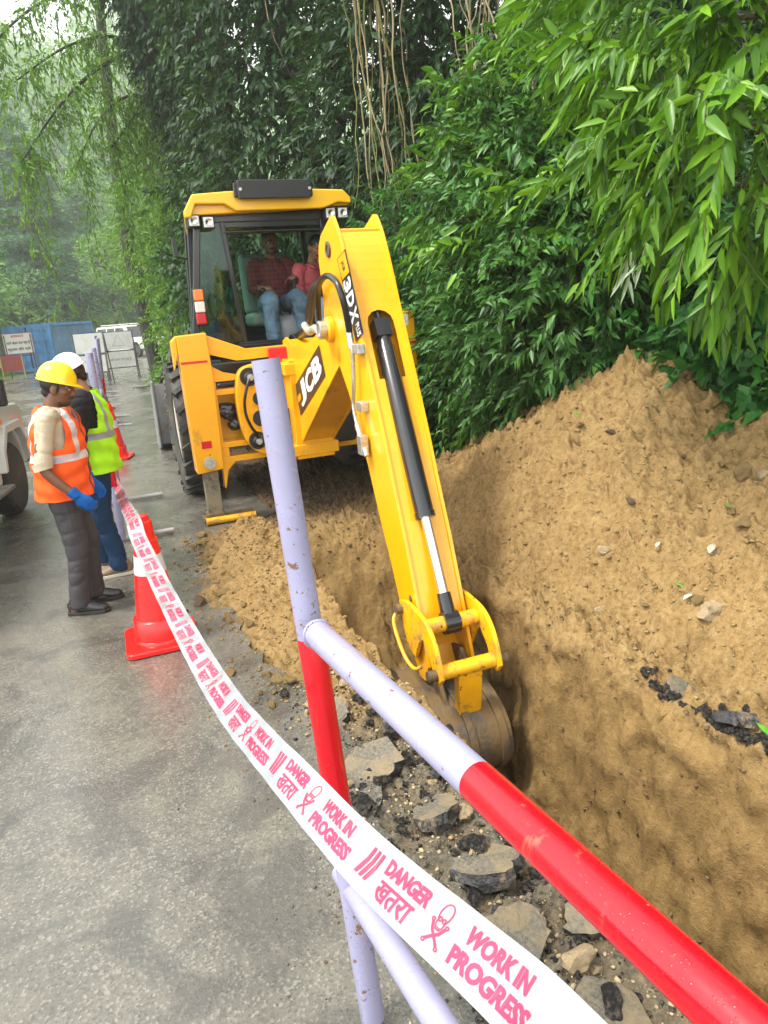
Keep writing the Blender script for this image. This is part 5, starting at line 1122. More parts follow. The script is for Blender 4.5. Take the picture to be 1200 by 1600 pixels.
def suv(name, label, cat, loc, rz, group=None, van=False):
    """x forward, y left; a boxy four door off-road wagon or a small one-box van"""
    o = thing(name, label, cat, loc, rz, group)
    if van: low = [(-1.75, .30), (-1.82, .6), (-1.80, .98), (-1.72, 1.02), (1.30, 1.00), (1.62, .92), (1.78, .70), (1.80, .35), (1.7, .28), (1.42, .28), (1.38, .45), (1.22, .62), (1.02, .62), (.86, .45), (.82, .28), (-.82, .28), (-.86, .45), (-1.02, .62), (-1.22, .62), (-1.38, .45), (-1.42, .30)]; up = [(-1.72, 1.02), (-1.55, 1.72), (-1.35, 1.82), (.45, 1.82), (.65, 1.76), (1.35, 1.0)]; W = 1.48; Rw = .29; wx = (-1.12, 1.12)
    else: low = [(-2.0, .42), (-2.05, .6), (-2.03, 1.08), (-1.98, 1.12), (1.05, 1.12), (1.95, 1.06), (2.05, 1.0), (2.08, .62), (2.12, .45), (1.85, .42), (1.80, .62), (1.62, .82), (1.18, .82), (1.0, .62), (.95, .38), (-.98, .38), (-1.02, .60), (-1.2, .82), (-1.62, .82), (-1.8, .6), (-1.85, .42)]; up = [(-1.98, 1.12), (-1.92, 1.70), (-1.85, 1.78), (.45, 1.80), (.58, 1.76), (.98, 1.12)]; W = 1.66; Rw = .36; wx = (-1.41, 1.40)
    e = MB().prism(low, (0, 0, 0), (1, 0, 0), (0, 0, 1), (0, 1, 0), -W / 2, W / 2); body = e.build('body', [WC], o, bevel=.035, seg=3)
    # cabin tapers inward
    n = len(up); V = [(x, s * (W / 2 - .02 - (z - 1.0) * .13), z) for s in (-1, 1) for x, z in up]; MB().add(V, [tuple(range(n)), tuple(range(2 * n - 1, n - 1, -1))] + [(i, (i + 1) % n, n + (i + 1) % n, n + i) for i in range(n)]).build('cabin', [WC], o, bevel=.03, seg=3)
    GD = mat_once('car_glass', (.015, .02, .022), .06, spec=1)
    wins = ([(-1.50, -.62), (-.54, .22), (.30, .95)] if van else [(-1.82, -1.05), (-.95, -.32), (-.24, .42)])
    for s in (-1, 1):
        for k, (a, b) in enumerate(wins):
            yt = lambda z: s * (W / 2 - .02 - (z - 1.0) * .13 + .006)
            top = 1.68; bt = b + (.34 if (k == 2 and not van) else (-.30 if k == 2 else 0)) ; P = [(a, 1.14), (b + (.38 if k == 2 and not van else 0), 1.14), (b if k < 2 or not van else .55, top), (a + .03, top)]
            V = [(x, yt(z), z) for x, z in P] + [(x, yt(z) - s * .02, z) for x, z in P]; MB().add(V, [(0, 1, 2, 3), (7, 6, 5, 4), (0, 4, 5, 1), (1, 5, 6, 2), (2, 6, 7, 3), (3, 7, 4, 0)]).build('window', [GD], o)
        for k, x in enumerate(((-.28, ) if van else (-.28, .48, -1.0))): MB().box((x, s * (W / 2 + .002), .85), (.010, .006, .62)).build('door_gap', [TRIM], o)
        for x in (-.36, .40): MB().box((x - .1, s * (W / 2 + .015), 1.0), (.13, .03, .035)).build('door_handle', [TRIM], o, bevel=.006)
        mx = MB().box((.72 if not van else .95, s * (W / 2 + .16), 1.26), (.10, .17, .24)); mx.bar((.74 if not van else .97, s * (W / 2 - .02), 1.13), (.73 if not van else .96, s * (W / 2 + .13), 1.17), .05, .04); mx.build('wing_mirror', [TRIM], o, bevel=.02, seg=3)
        if not van: MB().box((.0, s * (W / 2 + .05), .40), (1.55, .20, .035)).build('side_step', [mat_once('step_plate', (.22, .21, .19), .5, .5, dirt=(.2, .15, .1))], o, bevel=.01)
        MB().box((2.06 if not van else 1.79, s * .62, .86 if not van else .72), (.06, .24, .2)).build('headlight', [M['lens']], o, bevel=.02)
        MB().box((-2.05 if not van else -1.80, s * .70, .9), (.05, .14, .3)).build('tail_light', [mat_once('tail_red', (.45, .01, .01), .2)], o, bevel=.01)
        if not van: MB().box((1.10, s * (W / 2 + .03), .96), (.05, .05, .05)).build('indicator', [mat_once('orange_lens', (.9, .25, .02), .2)], o, bevel=.01)
        for x in wx: car_wheel(o, x, s * (W / 2 - .10), Rw, .22, -s)
        if not van:
            for x in wx:
                P = [(x - .52, .50), (x - .46, .72), (x - .26, .92), (x + .26, .92), (x + .46, .72), (x + .54, .46), (x + .47, .46), (x + .39, .68), (x + .23, .84), (x - .23, .84), (x - .39, .68), (x - .44, .50)]
                MB().prism(P, (0, 0, 0), (1, 0, 0), (0, 0, 1), (0, 1, 0), s * (W / 2 - .02), s * (W / 2 + .07)).build('wheel_arch', [WC], o, bevel=.012)
            e = MB(); e.add([(x, s * (W / 2 + .004), z) for x, z in ((-1.0, .66), (.9, .66), (1.02, .74), (-.9, .72))], [(0, 1, 2, 3)]); e.add([(x, s * (W / 2 + .004), z) for x, z in ((.2, .76), (.75, .78), (.9, .84), (.3, .81))], [(0, 1, 2, 3)]); e.build('side_graphic', [GYT], o, fix=False)
    P = [(.60, 1.72), (.98, 1.14)] if not van else [(.68, 1.74), (1.33, 1.04)]
    MB().add([(P[0][0] + .03, -.62, P[0][1]), (P[0][0] + .03, .62, P[0][1]), (P[1][0] + .03, .70, P[1][1]), (P[1][0] + .03, -.70, P[1][1])], [(0, 1, 2, 3)]).build('windscreen', [GD], o)
    MB().add([(-2.02 if not van else -1.68, y, z) for y, z in ((-.6, 1.2), (.6, 1.2), (.55, 1.65), (-.55, 1.65))], [(0, 1, 2, 3)]).build('rear_window', [GD], o)
    MB().box((2.10 if not van else 1.80, 0, .50 if not van else .38), (.14, W * .98, .2)).build('bumper', [mat_once('bumper_grey', (.12, .12, .12), .5)], o, bevel=.03)
    if not van:
        e = MB()
        for s in (-1, 1): e.tube([(-1.6, s * .6, 1.88), (.3, s * .6, 1.88)], .018, 6)
        for x in (-1.5, -.9, -.3, .25): e.bar((x, -.62, 1.86), (x, .62, 1.86), .03, .03); e.bar((x, -.6, 1.78), (x, -.6, 1.88), .02, .02); e.bar((x, .6, 1.78), (x, .6, 1.88), .02, .02)
        e.build('roof_rack', [WC], o)
    return o
suv('parked_jeep', 'white jeep with a roof rack crossing at the far bend, before the trees', 'jeep', tuple(YP(207, 556, 43.0) * [1, 1, 0]), rad(-32))
nj = suv('white_jeep', 'white jeep cut off by the left edge of the photo, right behind the men', 'jeep', (-4.21, 5.50, 0), rad(102))
suv('white_van', 'small white van parked at the far left beside the red board', 'van', tuple(YP(-62, 590, 30.0) * [1, 1, 0]), rad(-20), van=True)
# ================================================================ FOLIAGE
def leaf_mat(name, cols, rough=.38, trans=.30, sat=1.0):
    m = bpy.data.materials.new(name); m.use_nodes = True; t = m.node_tree; b = t.nodes['Principled BSDF']; out = [n for n in t.nodes if n.type == 'OUTPUT_MATERIAL'][0]
    g = t.nodes.new('ShaderNodeNewGeometry'); n_ = len(cols); c = ramp(t, g.outputs['Random Per Island'], [((k + .5) / n_, cols[k]) for k in range(n_)]).outputs[0]
    oc = coord(t); nz = noise(t, .9, 3, .5, oc); c = mixc(t, ramp(t, nz.outputs['Fac'], [(.35, 0), (.65, .5)]).outputs[0], c, tuple(x * f for x, f in zip(cols[-1], (1.15, 1.05, .8))))
    t.links.new(c, b.inputs['Base Color']); b.inputs['Roughness'].default_value = rough; b.inputs['Specular IOR Level'].default_value = .35
    tr = t.nodes.new('ShaderNodeBsdfTranslucent'); mx = t.nodes.new('ShaderNodeMixShader'); mx.inputs[0].default_value = trans
    lc = mixc(t, .5, c, (.12, .26, .01)); t.links.new(lc, tr.inputs[0]); t.links.new(b.outputs[0], mx.inputs[1]); t.links.new(tr.outputs[0], mx.inputs[2]); t.links.new(mx.outputs[0], out.inputs[0]); return m
def norm(a): return a / (np.linalg.norm(a, axis=-1, keepdims=True) + 1e-9)
def leaves_mesh(P, D, Nn, L, W, kind=2, droop=.25, fold=.25):
    """(n,3) leaf bases -> vertices, triangles. kind 2: folded rhombus, 4 tris; 3: long curved leaf, 8 tris; 1: flat rhombus, 2 tris"""
    D = norm(D); S = norm(np.cross(D, Nn)); U = np.cross(S, D); L = L[:, None]; W = W[:, None] / 2; G_ = np.array([0, 0, -1.])
    if kind == 1:
        V = np.stack([P, P + D * L * .45 + S * W, P + D * L, P + D * L * .45 - S * W], 1); T = np.array([(0, 1, 2), (0, 2, 3)])
    elif kind == 2:
        V = np.stack([P, P + D * L * .38 + S * W + U * W * fold * 2, P + D * L * .4 + G_ * L * droop * .1, P + D * L * .38 - S * W + U * W * fold * 2, P + D * L + G_ * L * droop], 1); T = np.array([(0, 1, 2), (0, 2, 3), (1, 4, 2), (2, 4, 3)])
    else:
        def c(t_): return P + D * L * t_ + G_ * L * droop * t_ * t_
        a, b = c(.28), c(.66)
        V = np.stack([P, a + S * W * .92 + U * W * fold * 2, a, a - S * W * .92 + U * W * fold * 2, b + S * W * .72 + U * W * fold * 1.4, b, b - S * W * .72 + U * W * fold * 1.4, c(1.)], 1)
        T = np.array([(0, 1, 2), (0, 2, 3), (1, 4, 5), (1, 5, 2), (2, 5, 6), (2, 6, 3), (4, 7, 5), (5, 7, 6)])
    n, k = V.shape[:2]; F = (T[None] + (np.arange(n) * k)[:, None, None]).reshape(-1, 3); return V.reshape(-1, 3), F
def shoot(rng, L, n, ang=50, curve=.3, ph=None):
    """leafy twig along +z: stem points, leaf base, direction, normal, relative size"""
    t = np.linspace(.12, 1, n); az = np.arange(n) * (math.pi if ph is None else ph) + rng.uniform(0, 6); az = az + rng.normal(0, .35, n)
    bx, by = rng.normal(0, curve, 2); path = lambda q: np.stack([bx * q ** 2 * L, by * q ** 2 * L, q * L * (1 - .1 * q)], -1)
    P = path(t); a = np.radians(ang + rng.normal(0, 12, n)) * (1 - .45 * t); D = np.stack([np.sin(a) * np.cos(az), np.sin(a) * np.sin(az), np.cos(a)], -1)
    Nn = norm(np.stack([-np.cos(a) * np.cos(az), -np.cos(a) * np.sin(az), np.sin(a)], -1) + rng.normal(0, .25, (n, 3))); sz = (.65 + .5 * np.sin(np.clip(t, 0, 1) * 2.6)) * rng.uniform(.75, 1.15, n)
    return path(np.linspace(0, 1, 5)), P, D, Nn, sz
def foliage(rng, A, O, SL, leafL, leafW, nl, kind=2, grav=.35, gleaf=.3, droop=.25, K=8, ang=50, curve=.3, ph=None, svar=.3, stems=True):
    """A anchors, O directions. Returns leaf (V,F) and stem (V,F)"""
    T = [shoot(rng, 1.0, nl, ang, curve, ph) for _ in range(K)]; ti = rng.integers(0, K, len(A)); VV = []; FF = []; SV = []; SF = []; nv = ns = 0
    for k in range(K):
        idx = np.where(ti == k)[0]
        if not len(idx): continue
        z = norm(O[idx]); x = norm(np.cross(z, rng.normal(0, 1, (len(idx), 3)))); y = np.cross(z, x); R = np.stack([x, y, z], -1); s = SL * rng.uniform(1 - svar, 1 + svar, len(idx))
        st, P, D, Nn, sz = T[k]
        def tp(Q, g=True):
            W_ = np.einsum('nij,mj->nmi', R, Q) * s[:, None, None]; h = Q[:, 2][None, :, None]; W_ = W_ + np.array([0, 0, -1.]) * grav * (h ** 2) * s[:, None, None]; return A[idx][:, None] + W_
        Pw = tp(P).reshape(-1, 3); Dw = np.einsum('nij,mj->nmi', R, D).reshape(-1, 3) + np.array([0, 0, -gleaf]); Nw = np.einsum('nij,mj->nmi', R, Nn).reshape(-1, 3) + np.array([0, 0, .9])
        lf = np.tile(sz, len(idx)) * leafL * rng.uniform(.8, 1.2, len(Pw)); V, F = leaves_mesh(Pw, Dw, Nw, lf, lf * leafW / leafL * rng.uniform(.85, 1.15, len(Pw)), kind, droop)
        VV.append(V); FF.append(F + nv); nv += len(V)
        if stems:
            Q = tp(st); r = .0032 * SL / .4; off = np.array([(1, 0, 0), (-.5, .87, 0), (-.5, -.87, 0)]) * r; S_ = (Q[:, :, None] + off[None, None]).reshape(len(idx), -1, 3); m = len(st)
            f = np.array([(i * 3 + j, i * 3 + (j + 1) % 3, (i + 1) * 3 + (j + 1) % 3) for i in range(m - 1) for j in range(3)] + [(i * 3 + j, (i + 1) * 3 + (j + 1) % 3, (i + 1) * 3 + j) for i in range(m - 1) for j in range(3)])
            SV.append(S_.reshape(-1, 3)); SF.append((f[None] + (np.arange(len(idx)) * m * 3)[:, None, None]).reshape(-1, 3) + ns); ns += len(idx) * m * 3
    return np.concatenate(VV), np.concatenate(FF), (np.concatenate(SV), np.concatenate(SF)) if stems else None
def blob_anchors(rng, blobs, n, front=.75, inner=.25):
    """points over the surface of ellipsoids; most face the road side"""
    C = np.array([b[0] for b in blobs], float); Rr = np.array([np.broadcast_to(b[1], (3,)) for b in blobs], float); w_ = Rr.prod(1) ** (2 / 3); A = []; O = []
    tot = 0
    while tot < n:
        m = (n - tot) * 3 + 50; k = rng.choice(len(blobs), m, p=w_ / w_.sum()); d = norm(rng.normal(0, 1, (m, 3))); q = np.where(rng.random(m) < inner, rng.uniform(.55, .9, m), rng.uniform(.88, 1.08, m))
        p = C[k] + d * Rr[k] * q[:, None]; nn = norm(d / Rr[k]); tc_ = norm(CAMP - p); keep = (np.sum(nn * tc_, 1) > -.15) | (rng.random(m) > front)
        e = (((p[:, None] - C[None]) / Rr[None]) ** 2).sum(-1); e[np.arange(m), k] = 9; keep &= (e.min(1) > .55); keep &= p[:, 2] > .02
        A.append(p[keep]); O.append(nn[keep]); tot += keep.sum()
    A = np.concatenate(A)[:n]; O = np.concatenate(O)[:n]; return A, O
BARK = mat('brown_bark', (.085, .065, .045), .85, var=.4, vscale=9, bst=.8, bscale=22, bdist=.03); TWIG = mat('green_twig', (.10, .11, .04), .6); WOOD = mat('dark_bark', (.035, .032, .025), .85, var=.4, vscale=7, bst=.8, bscale=16, bdist=.04)
def plant(name, label, cat, blobs, n, mt, SL, lL, lW, nl, base=None, trunk=None, group=None, seed=0, up=.35, jit=.4, inner=.25, front=.8, parts=('foliage', 'stem'), trunk_r=.06, limbs=5, trunk_mat=None, **k):
    rng = np.random.default_rng(seed); A, O = blob_anchors(rng, blobs, n, front, inner); O = norm(O + rng.normal(0, jit, O.shape) + np.array([0, 0, up]))
    V, F, st = foliage(rng, A, O, SL, lL, lW, nl, **k); C = np.array([b[0] for b in blobs])
    if base is None: base = np.array([C[:, 0].mean(), C[:, 1].mean(), 0])
    base = np.array(base, float); o = thing(name, label, cat, tuple(base), 0, group)
    fast_mesh(parts[0], V - base, F, mt, o, smooth=False)
    if st is not None: fast_mesh(parts[1], st[0] - base, st[1], TWIG, o)
    # trunk / woody stems that reach every clump
    mb = MB(); tm_ = trunk_mat or WOOD
    if trunk is None:
        for b in blobs[:limbs]:
            c = np.array(b[0], float); j = rng.normal(0, .12, 3); q = outline([tuple(base + [j[0] * .5, j[1] * .5, .0]), tuple(lerp(base, c, .5) + j), tuple(c)], 6); mb.tube(np.array(q) - base, np.linspace(trunk_r, trunk_r * .35, len(q)), 7)
    else:
        tr_ = np.array(outline([tuple(p) for p in trunk], 8)); mb.tube(tr_ - base, np.linspace(trunk_r, trunk_r * .4, len(tr_)), 10)
        for b in blobs[:limbs]:
            c = np.array(b[0], float); i = np.argmin(np.linalg.norm(tr_ - c, axis=1) + .8 * np.maximum(0, tr_[:, 2] - c[2] + .4)); q = outline([tuple(tr_[i]), tuple(lerp(tr_[i], c, .5) + rng.normal(0, .1, 3) + [0, 0, .1]), tuple(c)], 6); mb.tube(np.array(q) - base, np.linspace(trunk_r * .5, trunk_r * .15, len(q)), 7)
    if mb.n: mb.build('trunk', [tm_], o, smooth=True)
    return o
# ---- leaf colours (dark and far sets carry painted shade and mist)
GRN_BRIGHT = leaf_mat('leaf_fresh', [(0.0688, 0.1892, 0.00688), (0.1204, 0.2924, 0.01032), (0.2064, 0.4128, 0.0172), (0.0602, 0.172, 0.01032)], .35, .32)
GRN_MID = leaf_mat('leaf_mid', [(0.02408, 0.1204, 0.01376), (0.0387, 0.172, 0.0258), (0.0688, 0.2322, 0.0258), (0.0258, 0.1032, 0.0258)], .40, .28)
GRN_BLUE = leaf_mat('leaf_blue_green', [(0.0344, 0.129, 0.0215), (0.0688, 0.215, 0.0387), (0.1204, 0.301, 0.0516), (0.0301, 0.1032, 0.0172)], .42, .25)
GRN_DARK = leaf_mat('leaf_dark', [(0.00602, 0.0344, 0.00688), (0.01204, 0.0602, 0.01032), (0.0258, 0.0989, 0.0129), (0.00688, 0.03096, 0.0086)], .55, .15)  # dark leaves, deepened in base colour to stand in for shade under trees
GRN_YEL = leaf_mat('leaf_yellow_green', [(.09, .22, .010), (.15, .31, .016), (.24, .42, .025), (.07, .18, .012)], .45, .38)
GRN_FAR = leaf_mat('leaf_far', [(.17, .32, .08), (.24, .42, .10), (.32, .50, .13), (.16, .32, .10)], .6, .25)  # paled in base colour to stand in for distant mist
GRN_CON = leaf_mat('needle_blue_green', [(.025, .09, .04), (.045, .14, .06), (.08, .20, .08), (.02, .08, .03)], .6, .15)
def B(px, py, y, r, s=(1, 1, 1)): return (YP(px, py, y), np.array(s) * r)
# ---- hillside behind the hedge, and the wooded slope beyond the bend
def hillside():
    foot = np.array([(9.5, -3), (7.2, 2), (5.0, 6.2), (3.2, 9.2), (1.2, 11.6), (-.8, 14.6), (-2.6, 18), (-4.4, 22), (-4.8, 27), (-3.5, 33), (1, 42), (8, 50), (20, 60)], float)
    fo = np.array(outline([tuple(p) for p in foot], 10)); tg = np.gradient(fo, axis=0); tg /= np.linalg.norm(tg, axis=1)[:, None]; nr = np.stack([tg[:, 1], -tg[:, 0]], 1) * 1
    if nr[5, 0] < 0: nr = -nr
    rows = np.array([0, .4, 1, 2, 3.5, 5.5, 8, 12, 18, 30, 60]); hz = np.array([-.1, .7, 1.9, 3.4, 5.2, 7, 9, 12, 17, 25, 40])
    V = []; 
    for d, h in zip(rows, hz): V.append(np.concatenate([fo + nr * d, np.full((len(fo), 1), h)], 1))
    V = np.array(V); n2 = (fbm(V[..., 0] * .7, V[..., 1] * .7 + V[..., 2], 4, seed=31) - .5) * np.minimum(1, rows)[:, None] * 1.4; V[..., 2] += n2; V = V.reshape(-1, 3); a, b = len(rows), len(fo); I = np.arange(a * b).reshape(a, b)
    tag(fast_mesh('hillside', V, np.stack([I[:-1, :-1], I[1:, :-1], I[1:, 1:], I[:-1, 1:]], -1).reshape(-1, 4), [mat('dark_bank', (.022, .026, .012), .95, var=.5, vscale=3, bst=1, bscale=8, bdist=.1)], smooth=True), kind='structure')
hillside()
def far_slope():
    X = np.linspace(-230, 170, 60); Y = np.concatenate([np.linspace(56, 120, 20), np.linspace(130, 330, 20)]); XX, YY = np.meshgrid(X, Y, indexing='ij')
    d = YY - 56 - XX * .12 + np.maximum(0, -XX - 60) * .1; Z = np.maximum(-.3, d * .33) + (fbm(XX * .03, YY * .03, 4, seed=33) - .5) * 14 * np.clip(d / 40, 0, 1)
    I = np.arange(XX.size).reshape(XX.shape); V = np.stack([XX, YY, Z], -1).reshape(-1, 3)
    tag(fast_mesh('far_hill', V, np.stack([I[:-1, :-1], I[1:, :-1], I[1:, 1:], I[:-1, 1:]], -1).reshape(-1, 4), [mat('far_green', (.10, .20, .06), .95, var=.5, vscale=.15)], smooth=True), kind='structure')
    return lambda x, y: max(-.1, (y - 56 - x * .12 + max(0, -x - 60) * .1) * .33 + (float(fbm(np.array(x * .03), np.array(y * .03), 4, seed=33)) - .5) * 14 * min(1, max(0, (y - 56 - x * .12) / 40)))
hill_z = far_slope()
# ---- right side, near to far
plant('willow_tree', 'bright green tree with long narrow drooping leaves hanging in from the upper right', 'tree',
      [B(1120, 30, 3.9, .58), B(1180, 200, 3.5, .45), B(1080, 190, 4.0, .42), B(1150, 290, 3.9, .30), B(1250, 80, 3.6, .5), B(1200, -120, 3.9, .7), B(1060, -100, 4.4, .6), B(1240, 300, 3.8, .28)], 430, GRN_BRIGHT, .38, .13, .036, 12,
      base=(5.3, 4.9, 1.2), trunk=[(5.3, 4.9, 1.1), (4.6, 4.8, 2.4), (3.9, 4.6, 3.4), (3.4, 4.3, 4.4), (3.1, 4.2, 5.2)], seed=11, up=-.05, jit=.6, kind=3, grav=.5, gleaf=.55, droop=.22, curve=.35, ang=55, trunk_r=.09, limbs=10, trunk_mat=BARK, parts=('foliage', 'twigs'))
def pale_sprig():
    rng = np.random.default_rng(90); p0 = YP(1000, 370, 4.0); P = []; D = []
    for k in range(9): P.append(p0 + np.array([rng.normal(-.03, .035), rng.normal(0, .03), -.03 - k * .022])); D.append([rng.normal(-.25, .35), rng.normal(-.1, .2), -1 + rng.uniform(0, .5)])
    V, F = leaves_mesh(np.array(P), np.array(D), rng.normal(0, 1, (9, 3)) + [0, -1.2, .3], rng.uniform(.12, .18, 9), rng.uniform(.02, .03, 9), 3, .15); W_ = [o for o in bpy.data.objects if o.get('category') == 'tree' and o.name == 'willow_tree'][0]; b_ = np.array(W_.location)
    fast_mesh('pale_leaf_cluster', V - b_, F, mat('pale_leaf_underside', (.55, .68, .45), .45), W_, smooth=True); MB().tube([YP(1060, 300, 4.05) - b_, YP(1020, 340, 4.0) - b_, p0 - b_, p0 - b_ + [-.03, 0, -.2]], .003, 5).build('twig', [TWIG], W_)
pale_sprig()
plant('tall_shrub', 'tall blue green shrub with toothed pointed leaves rising behind the sand heap', 'shrub',
      [B(900, 190, 6.6, .75), B(800, 250, 6.9, .55), B(840, 350, 6.6, .75), B(940, 380, 6.2, .7), B(880, 480, 6.1, .7), B(800, 520, 6.6, .6), B(1000, 300, 6.2, .6), B(960, 520, 6.0, .55), B(860, 590, 6.2, .5)], 1250, GRN_BLUE, .40, .095, .036, 14,
      base=(2.4, 7.4, .3), seed=12, up=.25, kind=2, grav=.25, gleaf=.35, droop=.25, trunk_r=.035, limbs=9)
plant('sprawling_shrub', 'fresh green pointed leaf sprays reaching left in front of the bare vines', 'shrub',
      [B(770, 140, 6.9, .28), B(840, 130, 6.8, .35), B(760, 260, 7.0, .35), B(840, 290, 6.2, .3), B(720, 340, 7.4, .35), B(900, 120, 6.5, .4), B(900, 300, 5.9, .35), B(960, 200, 5.9, .35), B(800, 400, 6.3, .3)], 330, GRN_BRIGHT, .5, .12, .042, 13,
      base=(1.9, 7.3, .2), seed=25, up=.35, jit=.6, kind=3, grav=.35, gleaf=.35, droop=.22, trunk_r=.025, limbs=9, ang=58)
plant('leafy_shrub', 'bushy green shrub right of the digging arm, its foot on the dark soil', 'shrub',
      [B(690, 400, 8.6, .75), B(740, 490, 8.0, .7), B(660, 500, 8.8, .65), B(700, 590, 8.3, .6), B(650, 620, 8.9, .5), B(770, 600, 7.7, .55), B(780, 400, 7.8, .6), B(640, 430, 9.2, .5)], 1250, GRN_MID, .40, .095, .040, 13, base=(1.2, 9.0, 0), seed=13, up=.2, grav=.2, gleaf=.35, trunk_r=.03, limbs=8)
plant('low_shrub', 'low fresh green plant spilling over the left flank of the sand heap', 'shrub',
      [B(800, 640, 6.9, .36), B(830, 600, 6.6, .34), B(770, 655, 7.3, .30), B(840, 560, 6.4, .4)], 260, GRN_BRIGHT, .36, .085, .028, 13, base=(1.35, 7.2, .25), seed=14, up=.1, grav=.4, gleaf=.5, trunk_r=.02, limbs=4)
plant('low_bush', 'small bush with pale green leaf tips at the foot of the bushy shrub', 'shrub',
      [B(690, 625, 8.2, .38), B(655, 655, 8.5, .28), B(720, 650, 7.9, .28)], 230, GRN_MID, .30, .10, .05, 11, base=(1.0, 8.4, 0), seed=15, up=.3, grav=.2, gleaf=.3, trunk_r=.02, limbs=3)
plant('broadleaf_shrub', 'dark broad leaved shrub in the shade right of the heap peak', 'shrub',
      [B(1090, 480, 5.6, .50), B(1160, 560, 5.2, .50), B(1050, 570, 5.8, .42), B(1190, 460, 5.4, .5), B(1120, 620, 5.2, .34), B(1200, 640, 4.9, .34)], 560, GRN_MID, .36, .12, .062, 11, base=(3.3, 5.9, .4), seed=16, up=.25, grav=.25, gleaf=.35, trunk_r=.03, limbs=6)
plant('broadleaf_bush', 'green bush of glossy leaves beside the sand peak, under the dark shrub', 'shrub',
      [B(1070, 590, 5.2, .24), B(1110, 600, 5.1, .22), B(1185, 655, 4.5, .2)], 90, GRN_MID, .26, .11, .055, 10, base=(2.5, 5.3, .75), seed=17, up=.3, grav=.2, gleaf=.3, trunk_r=.015, limbs=3)
plant('shaded_tree', 'leafy tree coloured dark for the shade behind the hanging vines', 'tree',
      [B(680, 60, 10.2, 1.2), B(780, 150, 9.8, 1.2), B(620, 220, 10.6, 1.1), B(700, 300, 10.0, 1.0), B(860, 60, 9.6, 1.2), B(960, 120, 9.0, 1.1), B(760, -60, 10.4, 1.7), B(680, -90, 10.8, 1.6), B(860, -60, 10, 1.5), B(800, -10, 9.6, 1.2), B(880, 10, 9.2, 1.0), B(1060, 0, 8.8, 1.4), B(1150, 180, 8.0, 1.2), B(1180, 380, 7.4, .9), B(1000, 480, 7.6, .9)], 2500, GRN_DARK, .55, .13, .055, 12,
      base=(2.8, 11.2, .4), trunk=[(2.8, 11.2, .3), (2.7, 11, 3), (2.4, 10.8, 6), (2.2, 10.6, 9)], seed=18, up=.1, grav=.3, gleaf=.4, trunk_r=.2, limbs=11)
plant('added_canopy_tree', 'added dark tree whose crown, out of view above the top right, blocks the sky', 'tree',  # unseen crown added overhead to keep sky light off the bank
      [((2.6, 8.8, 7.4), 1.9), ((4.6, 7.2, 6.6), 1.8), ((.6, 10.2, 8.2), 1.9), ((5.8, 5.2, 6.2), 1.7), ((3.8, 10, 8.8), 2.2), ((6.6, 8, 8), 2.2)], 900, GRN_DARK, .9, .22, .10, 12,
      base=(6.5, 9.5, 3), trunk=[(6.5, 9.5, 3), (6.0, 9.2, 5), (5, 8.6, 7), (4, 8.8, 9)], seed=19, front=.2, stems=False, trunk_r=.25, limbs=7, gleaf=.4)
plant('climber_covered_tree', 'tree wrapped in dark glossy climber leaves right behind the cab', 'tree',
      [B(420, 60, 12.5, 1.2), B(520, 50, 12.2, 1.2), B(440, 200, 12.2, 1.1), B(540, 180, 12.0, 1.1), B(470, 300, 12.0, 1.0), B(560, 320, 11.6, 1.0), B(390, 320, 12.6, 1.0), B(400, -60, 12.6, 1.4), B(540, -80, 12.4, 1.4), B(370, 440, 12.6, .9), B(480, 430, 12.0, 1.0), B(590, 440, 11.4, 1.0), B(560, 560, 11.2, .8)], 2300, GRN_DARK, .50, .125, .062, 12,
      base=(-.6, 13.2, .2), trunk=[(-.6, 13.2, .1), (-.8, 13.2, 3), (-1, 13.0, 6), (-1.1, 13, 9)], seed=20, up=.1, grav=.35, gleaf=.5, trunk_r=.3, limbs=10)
plant('lighter_hedge', 'lighter green leafy growth along the left side of the climber covered tree', 'hedge',  # lighter leaf green than the climber covered tree
      [B(392, 60, 13.6, .62), B(385, 170, 13.8, .6), B(380, 270, 14, .62), B(365, 360, 14.2, .65), B(390, -40, 13.6, .7), B(320, 430, 15.5, .7)], 900, GRN_MID, .45, .115, .055, 12, base=(-2.6, 14.6, 0), trunk=[(-2.6, 14.6, 0), (-2.7, 14.5, 3), (-2.6, 14.2, 6)], seed=21, trunk_r=.12, limbs=6, grav=.3, gleaf=.4)
plant('roadside_hedge', 'yellow green roadside hedge left of the cab, running to the bend', 'hedge',
      [B(295, 420, 17, .9), B(290, 500, 18, .7), B(300, 520, 16, .6), B(280, 430, 20, .9), B(292, 505, 22, .8), B(292, 555, 21, .45), B(300, 560, 18.5, .5)], 1000, GRN_YEL, .45, .11, .05, 12, base=(-5.6, 18.5, 0), seed=22, trunk_r=.05, limbs=7, up=.4, grav=.25)
plant('verge_bush', 'small bright bush at the road edge where the hedge ends', 'shrub',
      [B(268, 590, 20.5, .35), B(282, 588, 19, .35), B(256, 590, 23, .25)], 240, GRN_BRIGHT, .4, .10, .045, 11, base=(-7.0, 21, 0), seed=23, trunk_r=.02, limbs=3, up=.5)
plant('ivy_column_tree', 'yellow green leafy tree column leaning over the left of the road', 'tree',
      [B(250, 320, 21, 1.0), B(265, 250, 20, .9), B(255, 400, 23, 1.1), B(285, 360, 19, .8), B(225, 380, 24, .9)], 1100, GRN_YEL, .5, .12, .05, 12, base=(-6.4, 21.5, 0), trunk=[(-6.4, 21.5, 0), (-6.6, 21.2, 4), (-6.2, 20.4, 8), (-5.6, 19.4, 11)], seed=24, trunk_r=.22, limbs=6, grav=.4, gleaf=.6)
